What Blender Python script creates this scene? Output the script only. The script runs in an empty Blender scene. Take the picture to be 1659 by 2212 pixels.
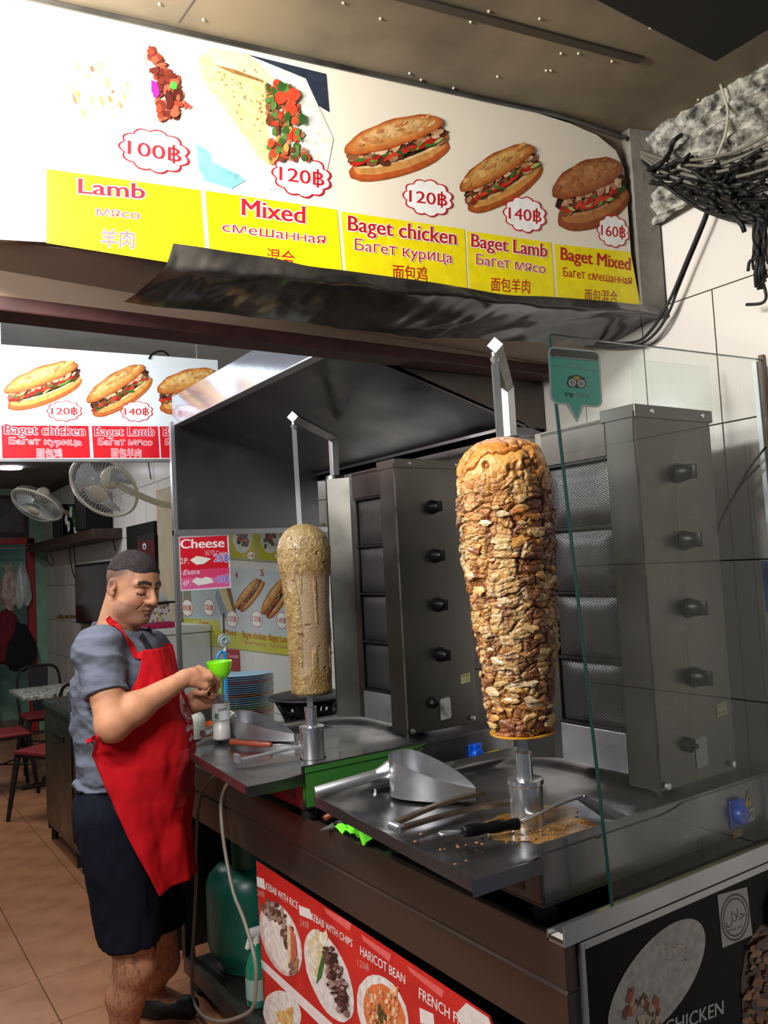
import bpy, bmesh, math, random
import numpy as np
from mathutils import Vector, Matrix, noise
random.seed(7)
PI = math.pi
SC = bpy.context.scene
COL = SC.collection
# ---------------------------------------------------------------- camera
CX, CY = 829.5, 1106.0
VA = np.array([-361., 1283.]); VB = np.array([3480., 1080.])      # vanishing points of +Y and +X
_a = VA - [CX, CY]; _b = VB - [CX, CY]
FPX = math.sqrt(-(_a @ _b))
def _n(v): v = np.array(v, float); return v / np.linalg.norm(v)
AX = _n([_b[0], _b[1], FPX]); AY = _n([_a[0], _a[1], FPX]); AZ = np.cross(AX, AY)
RW = np.array([AX, AY, AZ]); CAM = np.array([0, 0, 1.62])
cam_d = bpy.data.cameras.new('camera'); cam = bpy.data.objects.new('camera', cam_d); COL.objects.link(cam)
cam_d.sensor_fit = 'VERTICAL'; cam_d.sensor_height = 24.0; cam_d.lens = FPX / 2212.0 * 24.0
cam_d.clip_start = 0.02
_r, _u, _f = RW @ np.array([1, 0, 0.]), RW @ np.array([0, -1., 0]), RW @ np.array([0, 0, 1.])
M4 = Matrix(((_r[0], _u[0], -_f[0], CAM[0]), (_r[1], _u[1], -_f[1], CAM[1]), (_r[2], _u[2], -_f[2], CAM[2]), (0, 0, 0, 1)))
cam.matrix_world = M4
SC.camera = cam
# ---------------------------------------------------------------- world, lights, exposure
SC.view_settings.view_transform = 'Standard'; SC.view_settings.look = 'None'
SC.view_settings.gamma = 1.0; SC.view_settings.use_curve_mapping = False
SC.view_settings.exposure = 0.0
W = bpy.data.worlds.new('world'); SC.world = W; W.use_nodes = True
W.node_tree.nodes['Background'].inputs[0].default_value = (0.75, 0.85, 1.0, 1)
W.node_tree.nodes['Background'].inputs[1].default_value = 0.13
def area(name, loc, target, sx, sy, power, col=(1, 1, 1)):
    l = bpy.data.lights.new(name, 'AREA'); l.shape = 'RECTANGLE'; l.size = sx; l.size_y = sy; l.energy = power; l.color = col
    o = bpy.data.objects.new(name, l); COL.objects.link(o); o.location = loc
    o.rotation_euler = (Vector(target) - Vector(loc)).to_track_quat('-Z', 'Y').to_euler(); return o
area('sign_lamp', (-0.10, 1.38, 2.60), (0.25, 1.75, 2.50), 0.5, 0.1, 40, (1, .99, .95))      # tube beside the big sign, just off the frame
area('street_lamp', (-0.9, 1.22, 2.35), (1.7, 1.30, 1.8), 0.9, 0.3, 40, (1, .97, .90))        # tube under the canopy behind the viewer
area('shop_tube', (0.15, 2.80, 2.58), (0.9, 3.4, 1.2), 1.0, 0.1, 30, (.93, .97, 1))          # tube on the shop ceiling before the inner sign
area('back_tube', (0.8, 6.3, 2.62), (1.0, 6.3, 0), 1.0, 0.1, 26, (.95, .98, 1))
area('shop_ceiling_fill', (0.25, 2.60, 2.42), (0.6, 2.6, 2.68), 1.0, 0.3, 14, (.93, .97, 1))  # added upward fill that brightens the shop ceiling, no fixture of its own
area('back_ceiling_fill', (0.8, 5.6, 2.45), (0.7, 5.2, 2.68), 1.0, 0.3, 14, (.95, .98, 1))  # unseen fill added to lift the ceiling behind the inner sign
# ---------------------------------------------------------------- measuring helpers: a point of the photograph on a real plane of the place
def ray(px, py): return RW @ np.array([px - CX, py - CY, FPX])
def onz(px, py, z): d = ray(px, py); return Vector(CAM + d * (z - CAM[2]) / d[2])
def onx(px, py, x): d = ray(px, py); return Vector(CAM + d * (x - CAM[0]) / d[0])
def ony(px, py, y): d = ray(px, py); return Vector(CAM + d * (y - CAM[1]) / d[1])
# ---------------------------------------------------------------- object helpers
def tag(o, label=None, cat=None, group=None, kind=None):
    if label: o['label'] = label
    if cat: o['category'] = cat
    if group: o['group'] = group
    if kind: o['kind'] = kind
    return o
def empty(name, loc=(0, 0, 0), label=None, cat=None, group=None, rz=0, parent=None):
    o = bpy.data.objects.new(name, None); COL.objects.link(o); o.location = loc; o.rotation_euler.z = rz
    o.empty_display_size = .05
    if parent: o.parent = parent
    return tag(o, label, cat, group)
def copy_tree(o, parent=None):
    mi = o.matrix_parent_inverse.copy(); c = o.copy(); COL.objects.link(c); c.parent = parent; c.matrix_parent_inverse = mi
    for ch in list(o.children): copy_tree(ch, c)
    return c
class MB:
    """collects shapes into one mesh"""
    def __init__(s): s.v = []; s.f = []; s.m = []; s.mi = 0; s.T = None
    def add(s, vs, fs, mi=None):
        b = len(s.v)
        for p in vs:
            p = Vector(p); s.v.append(s.T @ p if s.T else p)
        for f in fs: s.f.append([i + b for i in f]); s.m.append(s.mi if mi is None else mi)
        return s
    def box(s, x0, x1, y0, y1, z0, z1, b=0.0):
        if b <= 0:
            vs = [(x, y, z) for x in (x0, x1) for y in (y0, y1) for z in (z0, z1)]
            return s.add(vs, [(0, 1, 3, 2), (4, 6, 7, 5), (0, 4, 5, 1), (2, 3, 7, 6), (0, 2, 6, 4), (1, 5, 7, 3)])
        bm = bmesh.new(); bmesh.ops.create_cube(bm, size=1)
        for v in bm.verts: v.co = Vector(((x0 + x1) / 2 + v.co.x * (x1 - x0), (y0 + y1) / 2 + v.co.y * (y1 - y0), (z0 + z1) / 2 + v.co.z * (z1 - z0)))
        bmesh.ops.bevel(bm, geom=bm.edges[:] , offset=b, segments=2, affect='EDGES', profile=.5)
        s.bm(bm); return s
    def bm(s, bm):
        bm.verts.index_update(); s.add([v.co.copy() for v in bm.verts], [[v.index for v in f.verts] for f in bm.faces]); bm.free(); return s
    def lathe(s, prof, n=24, c=(0, 0, 0), axis='Z', a0=0, a1=2 * PI, cap=False):
        full = abs(a1 - a0 - 2 * PI) < 1e-6; k = n if full else n + 1; vs = []
        for r, h in prof:
            for i in range(k):
                a = a0 + (a1 - a0) * i / n; x, y = r * math.cos(a), r * math.sin(a)
                p = (x, y, h) if axis == 'Z' else ((h, x, y) if axis == 'X' else (y, h, x))
                vs.append((p[0] + c[0], p[1] + c[1], p[2] + c[2]))
        fs = []
        for j in range(len(prof) - 1):
            for i in range(n if full else k - 1):
                i2 = (i + 1) % k; fs.append((j * k + i, j * k + i2, (j + 1) * k + i2, (j + 1) * k + i))
        if cap: fs.append(tuple(range(k))[::-1]); fs.append(tuple((len(prof) - 1) * k + i for i in range(k)))
        return s.add(vs, fs)
    def cyl(s, c, r, h, n=24, axis='Z', r2=None):
        r2 = r if r2 is None else r2
        return s.lathe([(r, 0), (r2, h)], n, c, axis, cap=True)
    def tube(s, pts, r, n=8, closed=False, rs=None, flat=1.0):
        pts = [Vector(p) for p in pts]; m = len(pts); vs = []; fs = []; up = None
        for i, p in enumerate(pts):
            t = (pts[(i + 1) % m] - pts[i - 1]) if closed else (pts[min(i + 1, m - 1)] - pts[max(i - 1, 0)])
            t.normalize()
            if up is None: up = t.orthogonal().normalized()
            up = (up - t * up.dot(t))
            up = up.normalized() if up.length > 1e-6 else t.orthogonal().normalized()
            w = t.cross(up); rr = rs[i] if rs else r
            for k in range(n):
                a = 2 * PI * k / n; vs.append(p + up * math.cos(a) * rr + w * math.sin(a) * rr * flat)
        for i in range(m if closed else m - 1):
            for k in range(n):
                a = i * n; b = ((i + 1) % m) * n; fs.append((a + k, b + k, b + (k + 1) % n, a + (k + 1) % n))
        if not closed: fs.append(tuple(range(n))); fs.append(tuple((m - 1) * n + k for k in range(n))[::-1])
        return s.add(vs, fs)
    def prism(s, poly, ex):
        """poly: 3-D points in a plane, extruded by the vector ex"""
        n = len(poly); ex = Vector(ex); vs = [Vector(p) for p in poly] + [Vector(p) + ex for p in poly]
        fs = [tuple(range(n))[::-1], tuple(range(n, 2 * n))] + [(i, (i + 1) % n, n + (i + 1) % n, n + i) for i in range(n)]
        return s.add(vs, fs)
    def build(s, name, mat, parent=None, smooth=False, col=None, bevel=0, auto=None):
        me = bpy.data.meshes.new(name); me.from_pydata(s.v, [], s.f)
        mats = mat if isinstance(mat, (list, tuple)) else [mat]
        for m_ in mats: me.materials.append(m_)
        if len(mats) > 1: me.polygons.foreach_set('material_index', s.m)
        me.update()
        bm = bmesh.new(); bm.from_mesh(me); bmesh.ops.recalc_face_normals(bm, faces=bm.faces[:])
        if auto is not None:
            for e in bm.edges: e.smooth = not (len(e.link_faces) == 2 and e.calc_face_angle(0) > math.radians(auto))
            smooth = True
        bm.to_mesh(me); bm.free()
        if smooth: me.polygons.foreach_set('use_smooth', [True] * len(me.polygons))
        o = bpy.data.objects.new(name, me); COL.objects.link(o)
        if parent: o.parent = parent
        if bevel:
            md = o.modifiers.new('bevel', 'BEVEL'); md.width = bevel; md.segments = 2; md.limit_method = 'ANGLE'
        return o
def spline(pts, k=8):
    pts = [Vector(p) for p in pts]; out = []
    for i in range(len(pts) - 1):
        p0 = pts[max(i - 1, 0)]; p1 = pts[i]; p2 = pts[i + 1]; p3 = pts[min(i + 2, len(pts) - 1)]
        for j in range(k):
            t = j / k
            out.append(.5 * ((2 * p1) + (p2 - p0) * t + (2 * p0 - 5 * p1 + 4 * p2 - p3) * t * t + (3 * p1 - p0 - 3 * p2 + p3) * t ** 3))
    out.append(pts[-1]); return out
# ---------------------------------------------------------------- materials
def lin(c):
    return tuple(((x / 255) / 12.92 if x / 255 <= .04045 else ((x / 255 + .055) / 1.055) ** 2.4) for x in c[:3])
def mat(name, rgb, rough=.5, metal=0.0, var=0.0, vs=8.0, bump=0.0, bs=40.0, coat=0, spec=None, rvar=0.0, emit=None, es=0, col2=None, stretch=(1, 1, 1), sss=0, trans=0):
    m = bpy.data.materials.new(name); m.use_nodes = True; nt = m.node_tree; b = nt.nodes['Principled BSDF']
    c = lin(rgb); b.inputs['Base Color'].default_value = (*c, 1); b.inputs['Roughness'].default_value = rough; b.inputs['Metallic'].default_value = metal
    if coat: b.inputs['Coat Weight'].default_value = coat; b.inputs['Coat Roughness'].default_value = .1
    if spec is not None: b.inputs['Specular IOR Level'].default_value = spec
    if sss: b.inputs['Subsurface Weight'].default_value = sss; b.inputs['Subsurface Radius'].default_value = (.012, .005, .003); b.inputs['Subsurface Scale'].default_value = 1
    if trans: b.inputs['Transmission Weight'].default_value = trans
    if emit: b.inputs['Emission Color'].default_value = (*lin(emit), 1); b.inputs['Emission Strength'].default_value = es
    if var or bump or rvar:
        tc = nt.nodes.new('ShaderNodeTexCoord'); mp = nt.nodes.new('ShaderNodeMapping'); mp.inputs['Scale'].default_value = stretch
        nt.links.new(tc.outputs['Object'], mp.inputs['Vector'])
    if var:
        nz = nt.nodes.new('ShaderNodeTexNoise'); nz.inputs['Scale'].default_value = vs; nz.inputs['Detail'].default_value = 3 if metal > .5 else 5
        nt.links.new(mp.outputs[0], nz.inputs['Vector'])
        mx = nt.nodes.new('ShaderNodeMix'); mx.data_type = 'RGBA'
        c2 = lin(col2) if col2 else tuple(x * (1 - var) for x in c)
        if not col2: c = tuple(min(1, x * (1 + var * .6)) for x in c)
        mx.inputs[6].default_value = (*c, 1); mx.inputs[7].default_value = (*c2, 1)
        rp = nt.nodes.new('ShaderNodeValToRGB'); rp.color_ramp.elements[0].position = .38; rp.color_ramp.elements[1].position = .66
        nt.links.new(nz.outputs[0], rp.inputs[0]); nt.links.new(rp.outputs[0], mx.inputs[0]); nt.links.new(mx.outputs[2], b.inputs['Base Color'])
    if rvar:
        n2 = nt.nodes.new('ShaderNodeTexNoise'); n2.inputs['Scale'].default_value = 5; n2.inputs['Detail'].default_value = 3
        nt.links.new(mp.outputs[0], n2.inputs['Vector'])
        mr = nt.nodes.new('ShaderNodeMapRange'); mr.inputs[1].default_value = .3; mr.inputs[2].default_value = .7
        mr.inputs[3].default_value = max(.02, rough - rvar); mr.inputs[4].default_value = min(1, rough + rvar)
        nt.links.new(n2.outputs[0], mr.inputs[0]); nt.links.new(mr.outputs[0], b.inputs['Roughness'])
    if bump:
        n3 = nt.nodes.new('ShaderNodeTexNoise'); n3.inputs['Scale'].default_value = bs; n3.inputs['Detail'].default_value = 6
        nt.links.new(mp.outputs[0], n3.inputs['Vector'])
        bp = nt.nodes.new('ShaderNodeBump'); bp.inputs['Strength'].default_value = bump; bp.inputs['Distance'].default_value = .01
        nt.links.new(n3.outputs[0], bp.inputs['Height']); nt.links.new(bp.outputs[0], b.inputs['Normal'])
    return m
def attr_mat(name, rough=.5, coat=0.0, bump=0.0, bs=60, sss=0, var=.0, vs=30, spec=.5):
    m = mat(name, (200, 200, 200), rough, coat=coat, bump=bump, bs=bs, sss=sss, spec=spec); nt = m.node_tree; b = nt.nodes['Principled BSDF']
    a = nt.nodes.new('ShaderNodeAttribute'); a.attribute_name = 'Col'; out = a.outputs['Color']
    if var:
        nz = nt.nodes.new('ShaderNodeTexNoise'); nz.inputs['Scale'].default_value = vs; nz.inputs['Detail'].default_value = 4
        mr = nt.nodes.new('ShaderNodeMapRange'); mr.inputs[1].default_value = .3; mr.inputs[2].default_value = .7; mr.inputs[3].default_value = 1 - var; mr.inputs[4].default_value = 1 + var * .5
        tc = nt.nodes.new('ShaderNodeTexCoord'); nt.links.new(tc.outputs['Object'], nz.inputs['Vector'])
        nt.links.new(nz.outputs[0], mr.inputs[0])
        vm = nt.nodes.new('ShaderNodeVectorMath'); vm.operation = 'SCALE'; nt.links.new(out, vm.inputs[0]); nt.links.new(mr.outputs[0], vm.inputs['Scale']); out = vm.outputs[0]
    nt.links.new(out, b.inputs['Base Color']); return m
MT = dict(
    steel=mat('brushed_steel', (98, 96, 91), .30, .95, var=.10, vs=2.5, rvar=.10),
    steel_h=mat('brushed_steel_flat', (132, 131, 134), .24, .95, var=.16, vs=5, rvar=.13),
    darksteel=mat('dull_steel', (98, 92, 86), .36, .9, var=.2, vs=3, rvar=.1),
    brown=mat('brown_steel', (98, 84, 76), .34, .75, var=.1, vs=3, rvar=.08, stretch=(1, .3, 4)),
    chrome=mat('polished_steel', (214, 214, 218), .27, .95, rvar=.08),
    alu=mat('aluminium_bar', (190, 192, 195), .35, .9, rvar=.08),
    hood=mat('hood_steel', (120, 120, 122), .34, .95, var=.15, vs=2, rvar=.1, bump=.05, bs=4),
    mirror=mat('glossy_galvanised_sheet', (205, 208, 222), .13, .9, bump=.12, bs=4),
    black=mat('black_plastic', (11, 11, 12), .38, spec=.18),
    rubber=mat('black_rubber', (14, 14, 14), .6),
    blackiron=mat('black_iron', (24, 22, 22), .45, .3, var=.3, vs=20),
    counter=mat('dark_countertop', (20, 21, 22), .16, .2, rvar=.08),
    slab=mat('grimy_canopy_panel', (130, 116, 94), .62, var=.25, vs=2.2, col2=(84, 74, 62), bump=.1, bs=18),
    tarp=mat('black_tarpaulin', (9, 9, 10), .8),
    tile=mat('white_wall_tile', (222, 215, 208), .22),
    grout=mat('grey_grout', (84, 78, 72), .9),
    plaster=mat('rough_dirty_plaster', (188, 184, 172), .92, var=.6, vs=34, col2=(58, 56, 50), bump=1.0, bs=60),
    ftile=mat('terracotta_floor_tile', (164, 112, 80), .34, var=.14, vs=6, col2=(144, 94, 64), bump=.03, bs=10),
    fgrout=mat('floor_grout', (84, 62, 46), .8),
    ceil=mat('grey_ceiling', (150, 148, 144), .8, var=.3, vs=1.3, col2=(112, 110, 106)),
    soffit=mat('tan_soffit_board', (150, 128, 112), .6, var=.1, vs=3),
    beam=mat('rusty_red_beam', (66, 32, 30), .6, .1, var=.5, vs=14, col2=(52, 24, 22)),
    wrap=mat('black_plastic_sheet', (34, 33, 31), .22, .0, coat=.6, bump=.5, bs=5, var=.3, vs=6, col2=(70, 66, 60)),
    concrete=mat('concrete', (120, 114, 104), .85, var=.3, vs=8, bump=.4, bs=30),
    green=mat('pale_green_paint', (138, 176, 150), .6, var=.1),
    redp=mat('red_paint', (170, 34, 26), .45, var=.15),
    wood=mat('dark_wood', (52, 32, 26), .5, var=.3, vs=14, stretch=(1, .2, 1)),
    white=mat('white_plastic', (222, 222, 218), .4),
    cream=mat('cream_plastic', (212, 204, 178), .4),
    tan=mat('tan_board', (176, 160, 136), .6, var=.1),
    redseat=mat('dark_red_vinyl', (120, 34, 36), .45),
    marble=mat('speckled_marble', (190, 188, 180), .3, var=.6, vs=40, col2=(70, 66, 60)),
    wire=mat('black_sooty_cable', (18, 17, 17), .6, bump=.3, bs=120),
    wirew=mat('dirty_white_cable', (176, 170, 146), .55, var=.2),
    hose=mat('grey_hose', (136, 130, 116), .45),
    cable=mat('brown_dusty_cable', (110, 104, 92), .6),
    blue=mat('blue_socket_plastic', (12, 84, 206), .35, coat=.3),
    yellow=mat('yellow_label', (226, 196, 30), .5),
    orange=mat('orange_plastic', (226, 104, 26), .45),
    lime=mat('lime_green_plastic', (120, 220, 20), .3, coat=.3, sss=.15),
    limecloth=mat('lime_green_cloth', (112, 232, 40), .9, bump=.5, bs=120),
    woodred=mat('red_wood_handle', (120, 50, 30), .4, var=.3, vs=30, stretch=(1, .2, 1)),
    wrapped=mat('clear_wrap', (220, 220, 220), .2, coat=.5),
    tshirt=mat('grey_cotton', (96, 99, 112), .95, var=.12, vs=7, bump=.25, bs=220, spec=.1),
    shorts=mat('dark_navy_cloth', (20, 22, 32), .95, bump=.3, bs=200, spec=.1),
    apron=mat('red_apron_cloth', (186, 18, 28), .85, var=.08, vs=5, bump=.2, bs=300, spec=.15),
    gas=mat('green_gas_cylinder', (18, 92, 78), .35, var=.2, vs=6),
    print=attr_mat('printed_vinyl', .38, coat=.15, var=.10, vs=40),
    food=attr_mat('printed_food', .38, coat=.15, var=.28, vs=55),
    sleeve=attr_mat('laminated_print', .25, coat=.5),
    led=mat('led_disc', (255, 255, 255), .5, emit=(245, 240, 255), es=8),
)
def glass_mat(name, tint, fr=1.45, rough=0.0, haze=0.0):
    m = bpy.data.materials.new(name); m.use_nodes = True; nt = m.node_tree; nt.nodes.clear()
    o = nt.nodes.new('ShaderNodeOutputMaterial'); mx = nt.nodes.new('ShaderNodeMixShader'); t = nt.nodes.new('ShaderNodeBsdfTransparent'); g = nt.nodes.new('ShaderNodeBsdfGlossy'); f = nt.nodes.new('ShaderNodeMath'); lw = nt.nodes.new('ShaderNodeLayerWeight'); lw.inputs[0].default_value = .5; p5 = nt.nodes.new('ShaderNodeMath'); p5.operation = 'POWER'; p5.inputs[1].default_value = 5; nt.links.new(lw.outputs['Facing'], p5.inputs[0]); f.operation = 'MULTIPLY_ADD'; f.inputs[1].default_value = .9; f.inputs[2].default_value = .022; nt.links.new(p5.outputs[0], f.inputs[0])
    t.inputs[0].default_value = (*tint, 1); g.inputs['Roughness'].default_value = rough; 
    nt.links.new(f.outputs[0], mx.inputs[0]); nt.links.new(t.outputs[0], mx.inputs[1]); nt.links.new(g.outputs[0], mx.inputs[2])
    last = mx
    if haze:
        d = nt.nodes.new('ShaderNodeBsdfDiffuse'); d.inputs[0].default_value = (.6, .6, .58, 1); m2 = nt.nodes.new('ShaderNodeMixShader')
        nz = nt.nodes.new('ShaderNodeTexNoise'); nz.inputs['Scale'].default_value = 4; ml = nt.nodes.new('ShaderNodeMath'); ml.operation = 'MULTIPLY'; ml.inputs[1].default_value = haze * 2
        nt.links.new(nz.outputs[0], ml.inputs[0]); nt.links.new(ml.outputs[0], m2.inputs[0]); nt.links.new(mx.outputs[0], m2.inputs[1]); nt.links.new(d.outputs[0], m2.inputs[2]); last = m2
    nt.links.new(last.outputs[0], o.inputs[0]); return m
MT['glass'] = glass_mat('clear_glass', (.95, .975, .965), haze=.002)
MT['bottle'] = glass_mat('clear_bottle_plastic', (.93, .95, .95), haze=.10)
MT['glassedge'] = mat('green_glass_edge', (14, 50, 44), .2, coat=.3)
# ---------------------------------------------------------------- flat printing on a real surface
_gl = {}
def glyphs(s, bold=0.0, shear=0.0, serif=False):
    k = (s, bold, shear, serif)
    if k in _gl: return _gl[k]
    if 'н' in s:                                                   # this letter is set from a reduced capital
        import re as _re
        pen = 0; V = []; Fc = []
        for run in _re.findall('н+|[^н]+', s):
            v_, f_ = glyphs(run.replace('н', 'H') if run[0] == 'н' else run, bold, shear, serif); v_ = v_ - [v_[:, 0].min(), 0]
            if run[0] == 'н': v_ = v_ * [.76, .75]
            n = len(V); V += (v_ + [pen, 0]).tolist(); Fc += [[i + n for i in f] for f in f_]; pen += v_[:, 0].max() + .09
        _gl[k] = (np.array(V), Fc); return _gl[k]
    s = s.translate(str.maketrans('аеосрух', 'aeocpyx'))
    src = s; s = s.replace('฿', 'B'); cu = bpy.data.curves.new('t', 'FONT'); cu.body = s; cu.offset = bold; cu.shear = shear; cu.resolution_u = 4
    o = bpy.data.objects.new('t', cu); COL.objects.link(o); bpy.context.view_layer.update()
    me = bpy.data.meshes.new_from_object(o.evaluated_get(bpy.context.evaluated_depsgraph_get()))
    vs = np.array([v.co[:2] for v in me.vertices]); fs = [list(p.vertices) for p in me.polygons]
    bpy.data.objects.remove(o); bpy.data.curves.remove(cu); bpy.data.meshes.remove(me)
    if serif:                                                     # slab feet on every flat stem end
        cnt = {}
        for f in fs:
            for a, b in zip(f, f[1:] + f[:1]): cnt[(min(a, b), max(a, b))] = cnt.get((min(a, b), max(a, b)), 0) + 1
        add = []
        for (a, b), c in cnt.items():
            if c != 1: continue
            (xa, ya), (xb, yb) = vs[a], vs[b]; L = abs(xa - xb)
            if abs(ya - yb) > .002 or L < .05 or L > .20: continue
            for lv, dr in ((0, 1), (.54, -1), (.70, -1), (.73, -1), (.76, -1)):
                if abs(ya - lv) < .022 + bold: add.append((min(xa, xb) - .028, max(xa, xb) + .028, ya, ya + dr * (.032 + bold))); break
        vs = vs.tolist()
        for x0, x1, y0, y1 in add: n = len(vs); vs += [[x0, y0], [x1, y0], [x1, y1], [x0, y1]]; fs.append([n, n + 1, n + 2, n + 3])
        vs = np.array(vs)
    if src.endswith('฿'):                                         # baht sign: a B crossed by an upright bar
        xr = vs[:, 0].max(); n = len(vs); xb = xr - .27; vs = np.array(vs.tolist() + [[xb - .035, -.13], [xb + .035, -.13], [xb + .035, .83], [xb - .035, .83]]); fs.append([n, n + 1, n + 2, n + 3])
    _gl[k] = (vs, fs); return _gl[k]
class Plane:
    def __init__(s, o, u, v):
        s.o = Vector(o); s.u = Vector(u).normalized(); s.v = Vector(v).normalized(); s.n = s.u.cross(s.v).normalized()
        if s.n.dot(Vector(CAM) - s.o) < 0: s.n = -s.n
    def uv(s, px, py):
        d = Vector(ray(px, py)); t = (s.o - Vector(CAM)).dot(s.n) / d.dot(s.n); p = Vector(CAM) + d * t - s.o
        return Vector((p.dot(s.u), p.dot(s.v)))
    def P(s, a, off=0.0): return s.o + s.u * a[0] + s.v * a[1] + s.n * off
class Pr:
    """flat printed shapes on a plane; pts are points measured on the photograph (px=True) or metres in the plane"""
    def __init__(s, pl, px=True, base=.001, warp=None): s.pl = pl; s.px = px; s.k = 0; s.base = base; s.v = []; s.f = []; s.c = []; s.warp = warp
    def q(s, p): return s.pl.uv(*p) if s.px else Vector(p)
    def _put(s, pts2, faces, col):
        b = len(s.v); off = s.base + s.k * .00003; s.k += 1
        for a in pts2: s.v.append(s.pl.P(a, off + (s.warp(a) if s.warp else 0)))
        c = lin(col)
        for f in faces: s.f.append([i + b for i in f]); s.c.append(c)
    def poly(s, pts, col): s._put([s.q(p) for p in pts], [list(range(len(pts)))], col); return s
    def blob(s, c, ru, rv, col, n=18, j=.12, rot=0, U=(1, 0), V=(0, 1)):
        pts = []
        for i in range(n):
            a = 2 * PI * i / n; r = 1 + random.uniform(-j, j); x = ru * r * math.cos(a); y = rv * r * math.sin(a)
            x, y = x * math.cos(rot) - y * math.sin(rot), x * math.sin(rot) + y * math.cos(rot)
            pts.append((c[0] + U[0] * x + V[0] * y, c[1] + U[1] * x + V[1] * y))
        return s.poly(pts, col)
    def text(s, t, bl, br, h, col, bold=.0, shear=0, out=None, ow=.04, serif=False):
        """bl, br: ends of the baseline; h: height of a capital, all in the input's units; top follows the plane's vertical"""
        a, b = s.q(bl), s.q(br)
        tl = s.q((bl[0], bl[1] - h)) if s.px else Vector((bl[0], bl[1] + h))
        tr = s.q((br[0], br[1] - h)) if s.px else Vector((br[0], br[1] + h))
        v0, f0 = glyphs(t, 0, shear); x0, x1 = v0[:, 0].min(), v0[:, 0].max(); y1 = .70
        if any(ord(ch) > 0x2E80 for ch in t): y1 = .85
        vs, fs = glyphs(t, 0.0, shear, serif)
        def put(dx, dy, cc):
            pts = []
            for x, y in vs:
                k = (x + dx - x0) / (x1 - x0); m = (y + dy) / y1; lo = a + (b - a) * k; hi = tl + (tr - tl) * k; pts.append(lo + (hi - lo) * m)
            s._put(pts, fs, cc)
        if out:
            for q in range(6): put((bold + ow) * math.cos(q * PI / 3), (bold + ow) * math.sin(q * PI / 3), out)
        for q in ((-bold, 0), (bold, 0), (0, bold * .6)) if bold > .008 else ((0, 0),): put(q[0], q[1], col)
        return s
    def badge(s, c, ru, rv, t, col=(196, 30, 40), fill=(250, 246, 240), n=11, U=(1, 0), V=(0, 1), sk=0):
        for sc, cc in ((1, col), (.93, fill)):
            pts = []
            for i in range(n * 6):
                a = 2 * PI * i / (n * 6); r = (.88 + .12 * abs(math.sin(a * n / 2))) * sc; x = ru * r * math.cos(a); y = rv * r * math.sin(a)
                pts.append((c[0] + x, c[1] + y + sk * x))
            s.poly(pts, cc)
        sg = 1 if s.px else -1
        s.text(t + '฿', (c[0] - ru * .72, c[1] + sg * rv * .32 - sk * ru * .72), (c[0] + ru * .74, c[1] + sg * rv * .32 + sk * ru * .74), rv * .62, col, bold=.012)
        return s
    def build(s, name, parent=None, mat_=None, label=None):
        me = bpy.data.meshes.new(name); me.from_pydata(s.v, [], s.f); me.materials.append(mat_ or MT['print'])
        ca = me.color_attributes.new('Col', 'FLOAT_COLOR', 'CORNER'); dat = []
        for f, c in zip(s.f, s.c): dat += [c[0], c[1], c[2], 1.0] * len(f)
        if len(dat) == len(ca.data) * 4: ca.data.foreach_set('color', dat)
        me.update(); o = bpy.data.objects.new(name, me); COL.objects.link(o)
        if parent: o.parent = parent
        if label: o['label'] = label
        return o
MEAT = [(120, 62, 36), (150, 90, 56), (92, 46, 30), (176, 120, 80), (70, 34, 24), (200, 150, 110)]
VEG = [(200, 40, 26), (220, 60, 34), (60, 120, 40), (96, 150, 56), (230, 190, 120), (160, 40, 90)]
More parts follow.
